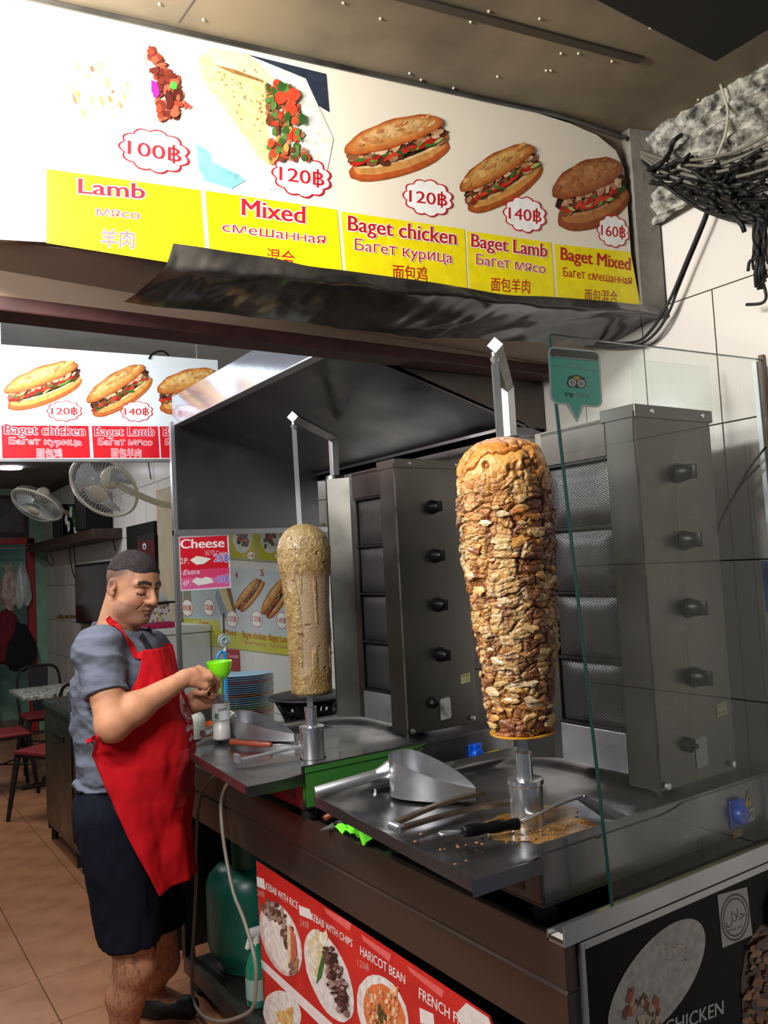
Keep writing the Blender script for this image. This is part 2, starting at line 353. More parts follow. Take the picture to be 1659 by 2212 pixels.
def food_sandwich(pr, c, U, V, seed, bun=(214, 150, 74), hi=(240, 196, 130), crust=(176, 92, 36), chunky=1.0):
    """split long roll with meat and salad: U long half-axis, V short half-axis towards the top bun"""
    random.seed(seed); U = Vector(U); V = Vector(V); c = Vector(c)
    def at(a, b): return tuple(c + U * a + V * b)
    def ell(ca, cb, ra, rb, col, n=22, j=.05, a0=0, a1=2 * PI):
        pr.poly([at(ca + ra * (1 + random.uniform(-j, j)) * math.cos(a0 + (a1 - a0) * i / n), cb + rb * (1 + random.uniform(-j, j)) * math.sin(a0 + (a1 - a0) * i / n)) for i in range(n)], col)
    mixd = lambda p_, q_, w_: tuple(int(x_ * (1 - w_) + y_ * w_) for x_, y_ in zip(p_, q_))
    ell(0, -.40, .97, .56, mixd(crust, (90, 40, 20), .2), 30, .02); ell(.0, -.38, .94, .50, crust, 30, .02); ell(.03, -.30, .90, .44, bun, 30, .03); ell(.05, -.16, .86, .34, hi, 26, .04)
    ell(.02, .04, .95, .45, (52, 28, 20), 30, .03)
    def shard(a, b, r, el, an, col, n=7):
        pr.poly([at(a + r * math.cos(an) * math.cos(t_) - r * el * math.sin(an) * math.sin(t_), b + 1.8 * (r * math.sin(an) * math.cos(t_) + r * el * math.cos(an) * math.sin(t_))) for t_ in [2 * PI * k_ / n + random.uniform(-.3, .3) for k_ in range(n)]], col)
    for i in range(int(90 * chunky)):
        a = random.uniform(-.86, .86); b = random.uniform(-.34, .30) * (1 - a * a * .55); c0_ = random.choice(MEAT); shard(a, b, random.uniform(.06, .15), random.uniform(.35, .8), random.uniform(-.7, .7), mixd(c0_, random.choice(MEAT), random.random() * .5))
    for i in range(int(9 * chunky)):
        a = -.8 + i * .19 + random.uniform(-.05, .05); shard(a, random.uniform(-.30, -.12) * (1 - a * a * .4), random.uniform(.10, .18), .30, random.uniform(-.3, .5), random.choice([(196, 40, 26), (214, 58, 34), (176, 30, 24)]), 9)
        shard(a + .08, random.uniform(-.36, -.06) * (1 - a * a * .4), random.uniform(.06, .14), .30, random.uniform(-.6, .6), random.choice([(60, 120, 40), (96, 150, 56), (40, 90, 34), (170, 190, 110)]), 9)
    for i in range(int(22 * chunky)):
        a = random.uniform(-.7, .8); shard(a, random.uniform(-.05, .28) * (1 - a * a * .4), random.uniform(.05, .12), .5, random.uniform(-.8, .8), random.choice([(206, 160, 120), (186, 130, 92), (224, 186, 150)]))
    n = 34; top_ = lambda k_, ra, rb, cb: [at(ra * math.cos(PI * 2 * i_ / n) - .03, cb + rb * math.sin(PI * 2 * i_ / n) * (1.0 if math.sin(PI * 2 * i_ / n) > 0 else .55) + .02 * math.sin(i_ * 1.7 + k_)) for i_ in range(n)]
    pr.poly(top_(0, .95, .60, .36), mixd(crust, (90, 40, 20), .25)); pr.poly(top_(1, .93, .565, .375), crust)
    for w_, ra, rb, cb in ((.3, .90, .53, .39), (.6, .85, .47, .42), (.9, .78, .40, .45)): pr.poly(top_(w_ * 9, ra, rb, cb), mixd(crust, bun, w_))
    pr.poly(top_(5, .66, .30, .52), mixd(bun, hi, .35)); pr.poly(top_(6, .52, .20, .58), mixd(bun, hi, .7))
    for i in range(34):
        a = random.uniform(-.8, .75); b = .34 + random.uniform(.02, .52) * math.sqrt(max(.05, 1 - a * a)); shard(a, b, random.uniform(.03, .11), .45, random.uniform(-.4, .4), mixd(mixd(bun, hi, .4), random.choice([crust, hi, bun]), .45), 9)
# ================================================================ the setting
XW = 2.0                       # tiled wall
def struct(name, mb, m, parent=None, **k):
    o = mb.build(name, m, parent, **k)
    if not parent: o['kind'] = 'structure'
    return o
# floor: base slab + single tiles
fl = struct('floor', MB().box(-1.6, XW, -1.2, 10.2, -.12, -.006), MT['fgrout'])
ft = MB().box(.0, .396, .0, .396, -.006, .0, .0012).build('floor_tile', MT['ftile'], fl, smooth=False)
xs = [.687 - .4 * 2, .687 - .4, .687, .687 + .4, .687 + .8, .687 + 1.2 - .0]
first = True
for ix, x in enumerate(xs[:5]):
    for iy in range(23):
        y = 1.4 + .39 * iy
        if y > 9.5: continue
        w = 1.0 if x + .4 <= XW else (XW - x) / .4
        o = ft if first else ft.copy()
        if not first: COL.objects.link(o)
        first = False; o.location = (x + .002, y, random.uniform(-.0006, .0)); o.scale = (w, .975, 1)
# right wall: grout bed + tiles, rough plaster above
wr = struct('wall_right', MB().box(XW + .006, XW + .2, .2, 10.2, -.1, 3.0), MT['grout'])
wt = MB().box(0, .008, 0, 1, 0, 1, .0).build('wall_tile', MT['tile'], wr)
zs = [-.05, .11, .48, .845, 1.213, 1.583, 1.953, 2.322, 2.60]
first = True; n = 0
for k in range(len(zs) - 1):
    if zs[k] > 2.58: continue
    y = .35 if k != 6 else .15
    wdt = .237 if zs[k] < 2.3 else .474
    y = 1.55 - .237 * 5 if zs[k] < 2.3 else 1.62 - .474 * 2
    if zs[k + 1] < .8: wdt *= 2                       # hidden below the counter: larger steps
    while y < 9.95:
        far = y > 5.2; w = min(wdt * (1 if not far else 1.25), 9.98 - y)
        if w < .05: break
        o = wt if first else wt.copy()
        if not first: COL.objects.link(o)
        first = False
        o.location = (XW - .002 + random.uniform(0, .0012), y + .002, zs[k] + .002); o.scale = (1, w - .004, zs[k + 1] - zs[k] - .004); n += 1
        y += w
# plaster strip with a rough surface
mb = MB(); NY, NZ = 420, 84
vs = []; fs = []
for j in range(NZ + 1):
    for i in range(NY + 1):
        y = .3 + i * 2.2 / NY; zb = 2.565 + .03 * noise.noise((y * 3, 4, 0)) - (.06 if y > 1.5 else 0); z = zb + (2.99 - zb) * j / NZ
        d = .018 + .03 * abs(noise.noise((y * 9, z * 14, 1))) + .016 * noise.noise((y * 34, z * 34, 7)) + .007 * noise.noise((y * 90, z * 90, 3)) + .012 * math.sin(z * 150) * (1 if z < 2.78 else .1)
        vs.append((XW - max(d, .001), y, z))
for j in range(NZ):
    for i in range(NY):
        a = j * (NY + 1) + i; fs.append((a, a + 1, a + NY + 2, a + NY + 1))
mb.add(vs, fs); p = mb.build('plaster_patch', MT['plaster'], wr, smooth=True); p['label'] = 'crumbling grey plaster above the tiles'
# left wall, end wall
struct('wall_left', MB().box(-1.7, -1.6, 1.9, 10.2, -.1, 3.0), mat('left_wall_paint', (190, 186, 178), .7))
wb = MB().box(-1.6, 1.02, 9.86, 10.0, -.1, 3.0).box(1.86, XW, 9.86, 10.0, -.1, 3.0).box(1.02, 1.86, 9.86, 10., 2.08, 3.0)
wb = struct('wall_back', wb, MT['green'])
MB().box(-1.6, XW, 10.9, 11.0, -.1, 3).build('passage_wall', MT['green'], wb)
MB().box(-1.6, XW, 10.0, 11.0, -.12, -.006).build('passage_floor', MT['ftile'], wb)
MB().box(1.795, 1.87, 9.80, 9.9, 0, 2.12, .004).box(.98, 1.05, 9.80, 9.9, 0, 2.12, .004).box(.98, 1.87, 9.80, 9.9, 2.06, 2.13, .004).build('trim_door', MT['redp'])['kind'] = 'structure'
d = empty('door_1', (0, 0, 0)); d['kind'] = 'structure'
MB().box(1.05, 1.50, 10.05, 10.09, 0, 2.05, .004).build('door_leaf', MT['white'], d)
MB().cyl((1.46, 10.03, 1.0), .02, -.04, 12, 'Y').build('door_handle', MT['chrome'], d)
# ceilings
struct('ceiling', MB().box(-1.7, XW + .1, 1.9, 10.2, 2.68, 2.85), MT['ceil'])
LD = MB().cyl((1.34, 8.0, 2.662), .10, .018, 32).build('downlight', MT['led']); tag(LD, 'round white ceiling downlight left of the far wall fan', 'light')
cn = struct('ceiling_canopy', MB().box(-1.8, XW + .15, -1.3, 1.95, 2.835, 2.95), MT['slab'])
# joints and battens of the canopy board
g = MB()
a, b = onz(905, 0, 2.834), onz(1385, 128, 2.834)
dv = (b - a).normalized(); pv = Vector((-dv.y, dv.x, 0)) * .012
g.prism([a - dv * .3 - pv, b - pv, b + pv, a - dv * .3 + pv], (0, 0, -.006)); g.build('batten', mat('dark_batten', (58, 48, 38), .7), cn)
g = MB(); a, b = onz(385, 48, 2.8349), onz(418, 0, 2.8349)
dv = (b - a); pv = Vector((dv.y, -dv.x, 0)).normalized() * .0016
g.prism([a - pv, b + dv - pv, b + dv + pv, a + pv], (0, 0, -.001)); g.build('board_joint', MT['grout'], cn)
sm = None
for (x, y) in ((345, 8), (440, 42), (742, 6), (822, 40), (1056, 24), (1166, 40), (1017, 47), (1120, 66), (885, 158), (910, 172), (980, 190), (1160, 238), (1250, 115), (1190, 152), (1212, 115), (1322, 132), (1355, 282), (1508, 215), (1180, 152), (1405, 60), (1248, 92), (1075, 165)):
    p = onz(x, y, 2.835)
    if sm is None: sm = MB().lathe([(.0, -.004), (.003, -.0035), (.0042, 0)], 8).build('screw', mat('pale_screw', (170, 160, 140), .5, .4), cn); o = sm
    else: o = sm.copy(); COL.objects.link(o)
    o.location = p
# black tarpaulin under the canopy, near the street
c = onz(1545, 133, 2.72); l = onz(940, 0, 2.72); r = onz(1659, 58, 2.72)
t = MB(); t.prism([(c.x, c.y, 2.72), (c.x, -1.1, 2.72), (-.4, -1.1, 2.72), (-.4, c.y - .02, 2.72), (l.x + .02, c.y - .012, 2.72)], (0, 0, .03))
tag(t.build('tarpaulin', MT['tarp']), 'black tarpaulin awning hanging under the canopy ceiling at upper right', 'awning')
# facade above the opening, lintel
SA = math.radians(9); SU = Vector((math.cos(SA), -math.sin(SA), 0)); SO = Vector((1.97, 1.48, 0))
def sg(x, off=0): k = (x - 1.97) / SU.x; p = SO + SU * k; n = Vector((-math.sin(SA), -math.cos(SA), 0)); return p + n * off
fw = MB()
fv = [(x, y_, z_) for x in (-.35, 1.995) for (y_, z_) in ((sg(x, -.02).y, 2.312), (1.881, 2.238), (1.93, 2.238), (1.93, 2.832), (sg(x, -.02).y, 2.832))]
fw.add(fv, [(0, 1, 2, 3, 4), (9, 8, 7, 6, 5)] + [(k, (k + 1) % 5, 5 + (k + 1) % 5, 5 + k) for k in range(5)])
fw.box(-1.7, -.352, 1.86, 1.93, 2.238, 2.832)
struct('wall_facade', fw, MT['soffit'])
struct('trim_1', MB().box(-1.7, 1.99, 1.87, 1.96, 2.203, 2.237, .004), MT['beam']).name = 'trim_1'
# steel corner post right of the sign
a = sg(1.915); b = sg(1.99)
struct('trim_2', MB().prism([(a.x, a.y - .01, 2.30), (b.x, b.y - .02, 2.30), (b.x, b.y + .2, 2.30), (a.x, a.y + .2, 2.30)], (0, 0, .54)), MT['concrete'])
# ================================================================ counter
ct = empty('counter', (1.13, 1.155, 0), 'long steel-banded counter with black top carrying both vertical grills', 'counter')
def cb(mb, name, m, **k):
    mb.T = None
    o = mb.build(name, m, ct, **k); o.matrix_parent_inverse = Matrix.Translation(-Vector((1.13, 1.155, 0))); return o
cb(MB().box(1.14, 1.97, 1.185, 3.66, .872, .892, .002), 'worktop', MT['counter'])
# side bands: two stepped folded-steel rails along the cook's side
cb(MB().prism([(1.13, 1.155, .900), (1.13, 1.155, .812), (1.142, 1.155, .805), (1.16, 1.155, .805), (1.16, 1.155, .893), (1.137, 1.155, .893), (1.137, 1.155, .900)], (0, 2.49, 0)), 'upper_rail', MT['brown'])
cb(MB().prism([(1.137, 1.157, .806), (1.132, 1.157, .800), (1.132, 1.157, .700), (1.145, 1.157, .690), (1.165, 1.157, .690), (1.165, 1.157, .806)], (0, 2.49, 0)), 'lower_rail', MT['brown'])
cb(MB().box(1.1325, 1.17, 1.156, 1.160, .69, .80), 'rail_end', MT['darksteel'])
# gutter profile on the street side holding the glass
cb(MB().box(1.128, 1.985, 1.150, 1.154, .890, .928).box(1.128, 1.985, 1.154, 1.196, .890, .894).box(1.128, 1.985, 1.192, 1.196, .890, .910), 'gutter_profile', MT['alu'])
cb(MB().box(1.14, 1.97, 1.166, 1.19, .60, .88).box(1.20, 1.97, 3.60, 3.64, .0, .88).box(1.93, 1.97, 1.2, 3.60, 0, .87), 'carcass', MT['blackiron'])
cb(MB().box(1.16, 1.95, 2.44, 3.28, .07, .10).box(1.14, 1.17, 2.44, 3.28, .06, .12), 'bottom_shelf', MT['darksteel'])
cb(MB().box(1.14, 1.97, 2.40, 2.43, .0, .70), 'leg_panel', MT['blackiron'])
w = MB().lathe([(.0, -.014), (.038, -.014), (.042, -.008), (.042, .008), (.038, .014), (0, .014)], 20, (0, 0, .042), 'X').box(-.02, .02, -.02, .02, .05, .10)
wo = cb(w, 'castor', MT['rubber'], auto=40); wo.matrix_parent_inverse = Matrix.Translation(-Vector((1.13, 1.155, 0))); wo.location = (1.17, 3.20, -.001)
# spilled sauce streak in the gutter
mb = MB()
for i in range(40):
    x = 1.30 + i * .0165; mb.lathe([(0, .004), (.006 + random.random() * .008, .002), (.012 + random.random() * .010, 0)], 7, (x, 1.176 + random.uniform(-.006, .006), .8945))
s = cb(mb, 'grease_streak', mat('yellow_grease', (196, 180, 90), .35, var=.5, vs=60, col2=(120, 116, 96)), smooth=True); s['kind'] = 'stuff'
# hanging-over white piece at the corner
cb(MB().box(1.132, 1.150, 1.156, 1.19, .8945, .9005), 'corner_bracket', MT['white'])
# ---------------------------------------------------------------- red menu board on the cook's side
PM = Plane((1.126, 2.5, .68), (0, -1, 0), (0, 0, 1))
mr = empty('price_board', (1.124, 2.0, 0), 'red printed board of plated kebab dishes fixed under the counter rail', 'menu')
def inv(o, e): o.matrix_parent_inverse = Matrix.Translation(-e.location); return o
pr = Pr(PM, base=.0010)
inv(MB().prism([onx(553, 1860, 1.1255)] + [onx(1030, 2178, 1.1255), onx(1056, 2196, 1.1255), onx(1066, 2222, 1.1255)] + [Vector((1.1255, onx(1066, 2222, 1.1255).y, .10)), Vector((1.1255, 2.50, .10))], (.004, 0, 0)).build('board', mat('red_print_board', (206, 40, 34), .4, var=.25, vs=9, col2=(186, 30, 28), coat=.2), mr), mr)
WH = (238, 226, 224); RD = (206, 40, 34)
pr = Pr(PM, base=.0010); pr.poly([(1008, 2166), (1030, 2181), (1056, 2198), (1064, 2222), (1000, 2222), (985, 2190)], (226, 214, 208))
for (a, b) in (((780, 2018), (846, 2062)), ((700, 1960), (760, 1995)), ((880, 2085), (960, 2140))):
    pr.poly([a, b, (b[0] - 4, b[1] + 16), (a[0] + 6, a[1] + 14)], (226, 100, 96))
pr.build('worn_patch', mr)['kind'] = 'stuff'; inv(COL.objects[-1], mr); pr = Pr(PM, base=.0010); pr.poly([(564, 2071), (720, 2212), (700, 2222), (566, 2090)], WH)
pr.build('white_band', mr); inv(COL.objects[-1], mr)
def pbuild(pr, name, e, m=None, lab=None): return inv(pr.build(name, e, m, lab), e)
p = Pr(PM, base=.0012)
p.poly([(555, 1893), (571, 1899), (574, 1922), (556, 1914)], WH); p.poly([(646, 1955), (670, 1964), (676, 1988), (648, 1976)], WH)
p.poly([(907, 2176), (937, 2190), (940, 2216), (909, 2210)], WH)
pbuild(p, 'blank_patch', mr)['kind'] = 'stuff'
for args in (('KEBAB WITH RICE', (575, 1920), (644, 1964), 15, WH, .015), ('240฿', (556, 1933), (572, 1938), 12, (232, 150, 140)), ('KEBAB WITH CHIPS', (673, 1986), (762, 2046), 16, WH, .015), ('240฿', (649, 1999), (668, 2006), 14, (232, 150, 140)),
             ('HARICOT BEAN', (779, 2062), (876, 2126), 20, WH, .015), ('120฿', (773, 2085), (798, 2098), 14, (232, 150, 140)), ('FRENCH FRIES', (906, 2156), (1024, 2236), 24, WH, .015)):
    p = Pr(PM, base=.0012); p.text(*args); pbuild(p, 'lettering', mr)
random.seed(5)
p = Pr(PM, base=.0012)                                               # plate with meat and rice
p.blob((607, 2028), 40, 84, (222, 196, 190), 26, .01, rot=-.32); p.blob((609, 2026), 36, 78, (238, 228, 220), 26, .02, rot=-.32)
for i in range(90):
    t = random.random(); x = 578 + 50 * t + random.uniform(-10, 10); y = 1955 + 75 * t * t + random.uniform(-10, 22); p.blob((x, y), random.uniform(3, 7), random.uniform(4, 9), random.choice([(120, 84, 74), (90, 58, 50), (160, 124, 112), (180, 150, 140)]), 6, .3)
p.poly([(628, 1995), (640, 2020), (644, 2060), (634, 2085), (626, 2050)], (206, 100, 80)); p.poly([(622, 1990), (630, 2010), (631, 2080), (625, 2080)], (226, 206, 160))
for i in range(14): p.blob((random.uniform(628, 646), random.uniform(2070, 2100)), 4, 6, random.choice([(150, 100, 80), (180, 130, 100)]), 6, .3)
pbuild(p, 'food_photo', mr, MT['food'])
p = Pr(PM, base=.0012)                                               # kebab with chips
p.blob((711, 2108), 42, 106, (232, 222, 220), 26, .02, rot=-.36)
for i in range(40): p.blob((680 + random.uniform(-10, 24), 2050 + random.uniform(-30, 55)), 6, 14, random.choice([(236, 220, 190), (224, 204, 160), (240, 232, 216)]), 5, .2, rot=random.uniform(-.5, .5))
p.poly([(700, 2055), (706, 2062), (696, 2110), (684, 2125), (690, 2090)], (60, 110, 60))
for i in range(170):
    t = random.random(); x = 712 + 36 * t + random.uniform(-20, 16) * (1 - abs(t - .5)); y = 2050 + 130 * t + random.uniform(-14, 14); p.blob((x, y), random.uniform(4, 7), random.uniform(3, 7), random.choice([(104, 70, 66), (76, 46, 44), (140, 104, 98), (172, 140, 134), (58, 34, 34)]), 6, .3)
pbuild(p, 'food_photo', mr, MT['food'])
p = Pr(PM, base=.0012)                                               # bean bowl
p.blob((828, 2190), 52, 88, (236, 228, 224), 26, .02, rot=-.32); p.blob((832, 2194), 42, 72, (226, 120, 70), 26, .03, rot=-.32)
for i in range(90): p.blob((828 + random.uniform(-34, 34), 2180 + random.uniform(-48, 50)), 3.5, 6, random.choice([(244, 200, 160), (240, 170, 120), (226, 140, 90)]), 7, .2)
for i in range(12): p.blob((826 + random.uniform(-9, 9), 2190 + random.uniform(-18, 26)), 3, 8, (80, 80, 44), 6, .4)
pbuild(p, 'food_photo', mr, MT['food'])
p = Pr(PM, base=.0012)                                               # lower plate
p.blob((610, 2190), 40, 52, (238, 230, 226), 24, .02, rot=-.3)
for i in range(30): p.blob((612 + random.uniform(-12, 20), 2194 + random.uniform(-12, 24)), 3, 12, random.choice([(230, 170, 90), (240, 200, 130)]), 5, .2, rot=random.uniform(-1, 1))
pbuild(p, 'food_photo', mr, MT['food'])
# ---------------------------------------------------------------- black poster on the street side
PF = Plane((1.17, 1.150, .6), (1, 0, 0), (0, 0, 1))
ps = empty('street_poster', (1.5, 1.155, 0), 'black street-side poster of the counter with white oval plate and halal mark', 'poster')
inv(MB().box(1.176, 1.98, 1.1515, 1.1655, .25, .880, .001).build('board', mat('black_print_board', (12, 11, 11), .5, var=.3, vs=6, col2=(24, 19, 17), spec=.15), ps), ps)
inv(MB().box(1.166, 1.176, 1.146, 1.1655, .25, .888, .001).box(1.176, 1.985, 1.146, 1.152, .874, .888, .001).build('frame', MT['alu'], ps), ps)
p = Pr(PF, base=-.0008 + .0)
PF.o.y = 1.1512
p = Pr(PF, base=.0006)
p.blob((1418, 2120), 68, 158, (206, 200, 190), 40, .0, rot=.60)
for i in range(16): p.blob((1430 + random.uniform(-30, 60), 2045 + random.uniform(-14, 30)), random.uniform(1, 6), 1.2, (150, 130, 60), 6, .3, rot=random.uniform(-.4, .6))
for i in range(46):
    a = random.uniform(0, 1); p.blob((1350 + 70 * a + random.uniform(-10, 6), 2162 - 30 * math.sin(a * 6) * .4 + random.uniform(-14, 60)), random.uniform(4, 8), random.uniform(6, 14), random.choice([(150, 60, 30), (190, 90, 40), (220, 190, 150), (90, 100, 50), (110, 40, 24), (236, 220, 190)]), 7, .3)
pbuild(p, 'plate_photo', ps, MT['food'])
p = Pr(PF, base=.0006)
p.poly([(1549, 1933), (1613, 1916), (1625, 2020), (1560, 2048)], (190, 188, 186))
for r, c_ in ((1, (60, 60, 60)), (.9, (190, 188, 186)), (.82, (60, 60, 60)), (.74, (190, 188, 186))): p.blob((1587, 1981), 31 * r, 52 * r, c_, 36, 0, rot=.06)
p.text('\uFEDD\uFEFC\uFEA3', (1568, 1998), (1608, 1982), 30, (50, 50, 50), .01); p.text('HALAL', (1573, 2014), (1604, 2002), 7, (60, 60, 60))
pbuild(p, 'halal_mark', ps)
p = Pr(PF, base=.0006); p.text('CHICKEN', (1436, 2236), (1562, 2190), 30, (206, 206, 206), .02); pbuild(p, 'lettering', ps)
random.seed(3)
p = Pr(PF, base=.0006); p.poly([(1606, 2240), (1600, 2120), (1612, 2040), (1640, 2000), (1720, 1980), (1720, 2240)], (70, 36, 18))
for i in range(230):
    y = random.uniform(2010, 2230); p.blob((1606 + (2230 - y) * .1 + random.uniform(0, 110), y), random.uniform(6, 16), random.uniform(5, 12), random.choice([(150, 90, 40), (110, 56, 26), (180, 130, 70), (90, 40, 20), (60, 30, 18)]), 8, .3, rot=-.4)
p.poly([(1652, 1960), (1670, 1900), (1690, 1900), (1690, 2005), (1656, 2004)], (150, 160, 200))
pbuild(p, 'food_photo', ps, MT['food'])

# ================================================================ vertical grill (gyro machine)
YP = 1.216
def grill(label):
    g = empty('vertical_grill', (1.5, 1.5, .892), label, 'kebab grill', 'vertical gas grills on the counter')
    def B(mb, name, m, par=None, **k):
        o = mb.build(name, m, par or g, **k)
        if par is None: o.matrix_parent_inverse = Matrix.Translation(-Vector((1.5, 1.5, .892)))
        return o
    # base with open tray
    B(MB().box(1.142, 1.95, YP + .004, YP + .006 + .0, .94, 1.058).box(1.142, 1.95, YP, YP + .006, .94, 1.0575).box(1.142, 1.148, YP, 1.82, .94, 1.027).box(1.148, 1.95, 1.81, 1.82, .94, 1.05).box(1.94, 1.95, YP, 1.82, .94, 1.05).box(1.142, 1.95, YP, 1.82, .938, .944), 'base', MT['steel_h'])
    B(MB().box(1.1405, 1.143, YP + .05, YP + .30, .958, 1.012, .002).box(1.1385, 1.1425, YP + .06, YP + .29, .965, 1.005, .002), 'vent_plate', MT['brown'])
    nx, ny = 90, 60; x0, x1, y0, y1 = .952, 1.94, YP - .004, 1.895; vs = []; fs = []
    for j in range(ny + 1):
        for i in range(nx + 1):
            y = y0 + (y1 - y0) * j / ny; x0 = .966 + .052 * (y - y0) / (y1 - y0); x = x0 + (x1 - x0) * i / nx
            # rounded well around the spit
            dx = max(abs(x - 1.36) - .13, 0); dy = max(abs(y - 1.515) - .14, 0); d = math.hypot(dx, dy) - .145
            if x < 1.36: d = abs(y - 1.515) - .285
            k = min(max((d + .0) / .05, 0), 1); k = k * k * (3 - 2 * k)
            e_ = min(max((x - 1.02) / .16, 0), 1); z = 1.034 + .018 * k * e_ * e_ * (3 - 2 * e_)
            if x < x0 + .012: z += .003 * (1 - (x - x0) / .012)
            vs.append((x, y, z))
    for j in range(ny):
        for i in range(nx): a = j * (nx + 1) + i; fs.append((a, a + 1, a + nx + 2, a + nx + 1))
    tr = MB().add(vs, fs)
    tr.box(.966, 1.14, YP - .007, YP - .004, 1.006, 1.036).prism([(.963, YP - .007, 1.016), (.966, YP - .007, 1.016), (1.018, 1.897, 1.016), (1.015, 1.897, 1.016)], (0, 0, .026)).box(1.018, 1.13, 1.894, 1.897, 1.01, 1.045)
    B(tr, 'tray', MT['steel_h'], auto=35)
    for (x, y) in ((1.185, YP + .045), (1.185, 1.77), (1.90, YP + .05), (1.90, 1.77)):
        B(MB().lathe([(.014, .052), (.018, .046), (.024, .03), (.026, .012), (.022, .0), (0, 0)], 20, (x, y, .892), cap=False), 'foot', MT['rubber'], smooth=True)
    # control cabinet facing the street (angled return on the tray side)
    zb, zt = 1.086, 1.952
    B(MB().box(1.518, 1.80, YP + .002, YP + .09, zb, zt, .002), 'control_panel', MT['steel'])
    B(MB().prism([(1.512, YP - .002, zb - .012), (1.578, YP + .112, zb), (1.60, YP + .112, zb), (1.52, YP + .001, zb - .012)], (0, 0, zt - zb)), 'side_flange', MT['steel'])
    B(MB().prism([(1.578, YP + .112, zb), (1.590, YP + .148, zb), (1.60, YP + .148, zb), (1.60, YP + .112, zb)], (0, 0, zt - zb)), 'side_flange', MT['darksteel'])
    B(MB().prism([(1.598, 1.585, zb), (1.590, 1.610, zb), (1.60, 1.610, zb), (1.61, 1.585, zb)], (0, 0, zt - zb)).prism([(1.590, 1.610, zb), (1.535, 1.675, zb), (1.55, 1.685, zb), (1.62, 1.61, zb)], (0, 0, zt - zb - .01)), 'side_flange', MT['steel'])
    B(MB().box(1.62, 1.80, YP + .09, 1.62, zb, zt, .002), 'housing', MT['darksteel'])
    B(MB().box(1.516, 1.806, YP - .003, YP + .10, zt - .026, zt + .004, .0015), 'cap', MT['steel'])
    for x in (1.575, 1.765): B(MB().lathe([(0, -.004), (.005, -.003), (.006, 0)], 12, (x, YP - .003, zt - .011), 'Y'), 'screw', MT['chrome'])
    for (x, z) in ((1.532, zb + .012), (1.775, zb + .018)): B(MB().lathe([(0, -.012), (.007, -.011), (.008, -.004), (.004, 0)], 12, (x, YP + .001, z), 'Y'), 'bolt', MT['chrome'])
    B(MB().prism([(1.80, YP + .03, 1.925), (1.822, YP + .03, 1.905), (1.822, YP + .03, 1.845), (1.80, YP + .03, 1.855)], (0, .05, 0)), 'rear_handle', MT['black'])
    # burners
    yb0, yb1 = YP + .150, 1.585; H = (1.83 - 1.185) / 4
    B(MB().box(1.586, 1.60, yb0, yb1, 1.86, zt - .004).box(1.586, 1.70, yb0, yb1, zt - .012, zt), 'top_plate', MT['darksteel'])
    B(MB().box(1.590, 1.60, yb0 + .002, yb1 - .002, zb, 1.182, .0015), 'lower_plate', MT['chrome'])
    for k in range(4):
        z0 = 1.192 + k * (H + .006)
        bn = MB(); NN = 10; vs = []; fs = []
        for j in range(NN + 1):
            for i in range(NN + 1):
                u, v = i / NN, j / NN; e = min(u, 1 - u, v, 1 - v) * 6; e = min(e, 1); e = e * e * (3 - 2 * e)
                vs.append((1.606 - .010 * e, yb0 + .004 + (yb1 - yb0 - .008) * u, z0 + (H - .004) * v))
        for j in range(NN):
            for i in range(NN): a = j * (NN + 1) + i; fs.append((a, a + 1, a + NN + 2, a + NN + 1))
        B(bn.add(vs, fs), 'burner_mesh', MESHM, smooth=True)
    for k in range(5):
        z0 = 1.188 + k * (H + .006) - .004
        B(MB().box(1.590, 1.606, yb0, yb1, z0, z0 + .006), 'divider', MT['blackiron'])
    # knobs
    for z in (1.799, 1.640, 1.482, 1.322):
        kn = MB().lathe([(.001, -.040), (.010, -.040), (.0175, -.030), (.021, -.012), (.0215, -.004), (.024, -.003), (.024, 0)], 24, (1.662, YP + .002, z), 'Y')
        kn.box(1.657, 1.667, YP - .048, YP - .020, z - .017, z + .017, .003)
        B(kn, 'knob', MT['black'], auto=40)
    B(MB().lathe([(0, -.020), (.010, -.019), (.017, -.012), (.018, 0)], 8, (1.618, YP + .002, 1.174), 'Y').lathe([(0, -.030), (.006, -.029), (.007, -.019)], 12, (1.618, YP + .002, 1.174), 'Y'), 'igniter_button', MT['black'], auto=30)
    q = Plane((1.7, YP + .0015, 1.3), (1, 0, 0), (0, 0, 1))
    s = Pr(q, px=False, base=.0008); X = lambda x: x - 1.7; Z = lambda z: z - 1.3
    s.poly([(X(1.738), Z(1.218)), (X(1.778), Z(1.222)), (X(1.778), Z(1.252)), (X(1.738), Z(1.248))], (178, 172, 120))
    s.text('LPG G30', (X(1.741), Z(1.237)), (X(1.774), Z(1.2405)), .0085, (50, 50, 40)); s.text('30 mbar', (X(1.741), Z(1.2225)), (X(1.774), Z(1.226)), .0085, (50, 50, 40))
    o = s.build('rating_label', g); o.matrix_parent_inverse = Matrix.Translation(-Vector((1.5, 1.5, .892)))
    s = Pr(q, px=False, base=.0008); s.poly([(X(1.648), Z(1.114)), (X(1.688), Z(1.116)), (X(1.692), Z(1.125)), (X(1.690), Z(1.178)), (X(1.684), Z(1.184)), (X(1.652), Z(1.181)), (X(1.646), Z(1.172))], (158, 158, 156))
    o = s.build('worn_label', g); o.matrix_parent_inverse = Matrix.Translation(-Vector((1.5, 1.5, .892)))
    # rear post, arm, spit
    B(MB().lathe([(.036, zb), (.036, 1.952), (.034, 1.958), (.0, 1.958)], 20, (1.585, 1.70, 0)), 'rear_column', MT['steel'], auto=30)
    B(MB().box(1.572, 1.598, 1.687, 1.713, 1.955, 2.105, .001), 'arm_post', MT['alu'])
    # spit axis at local (1.268, 1.384) leaning slightly
    L = 1.0
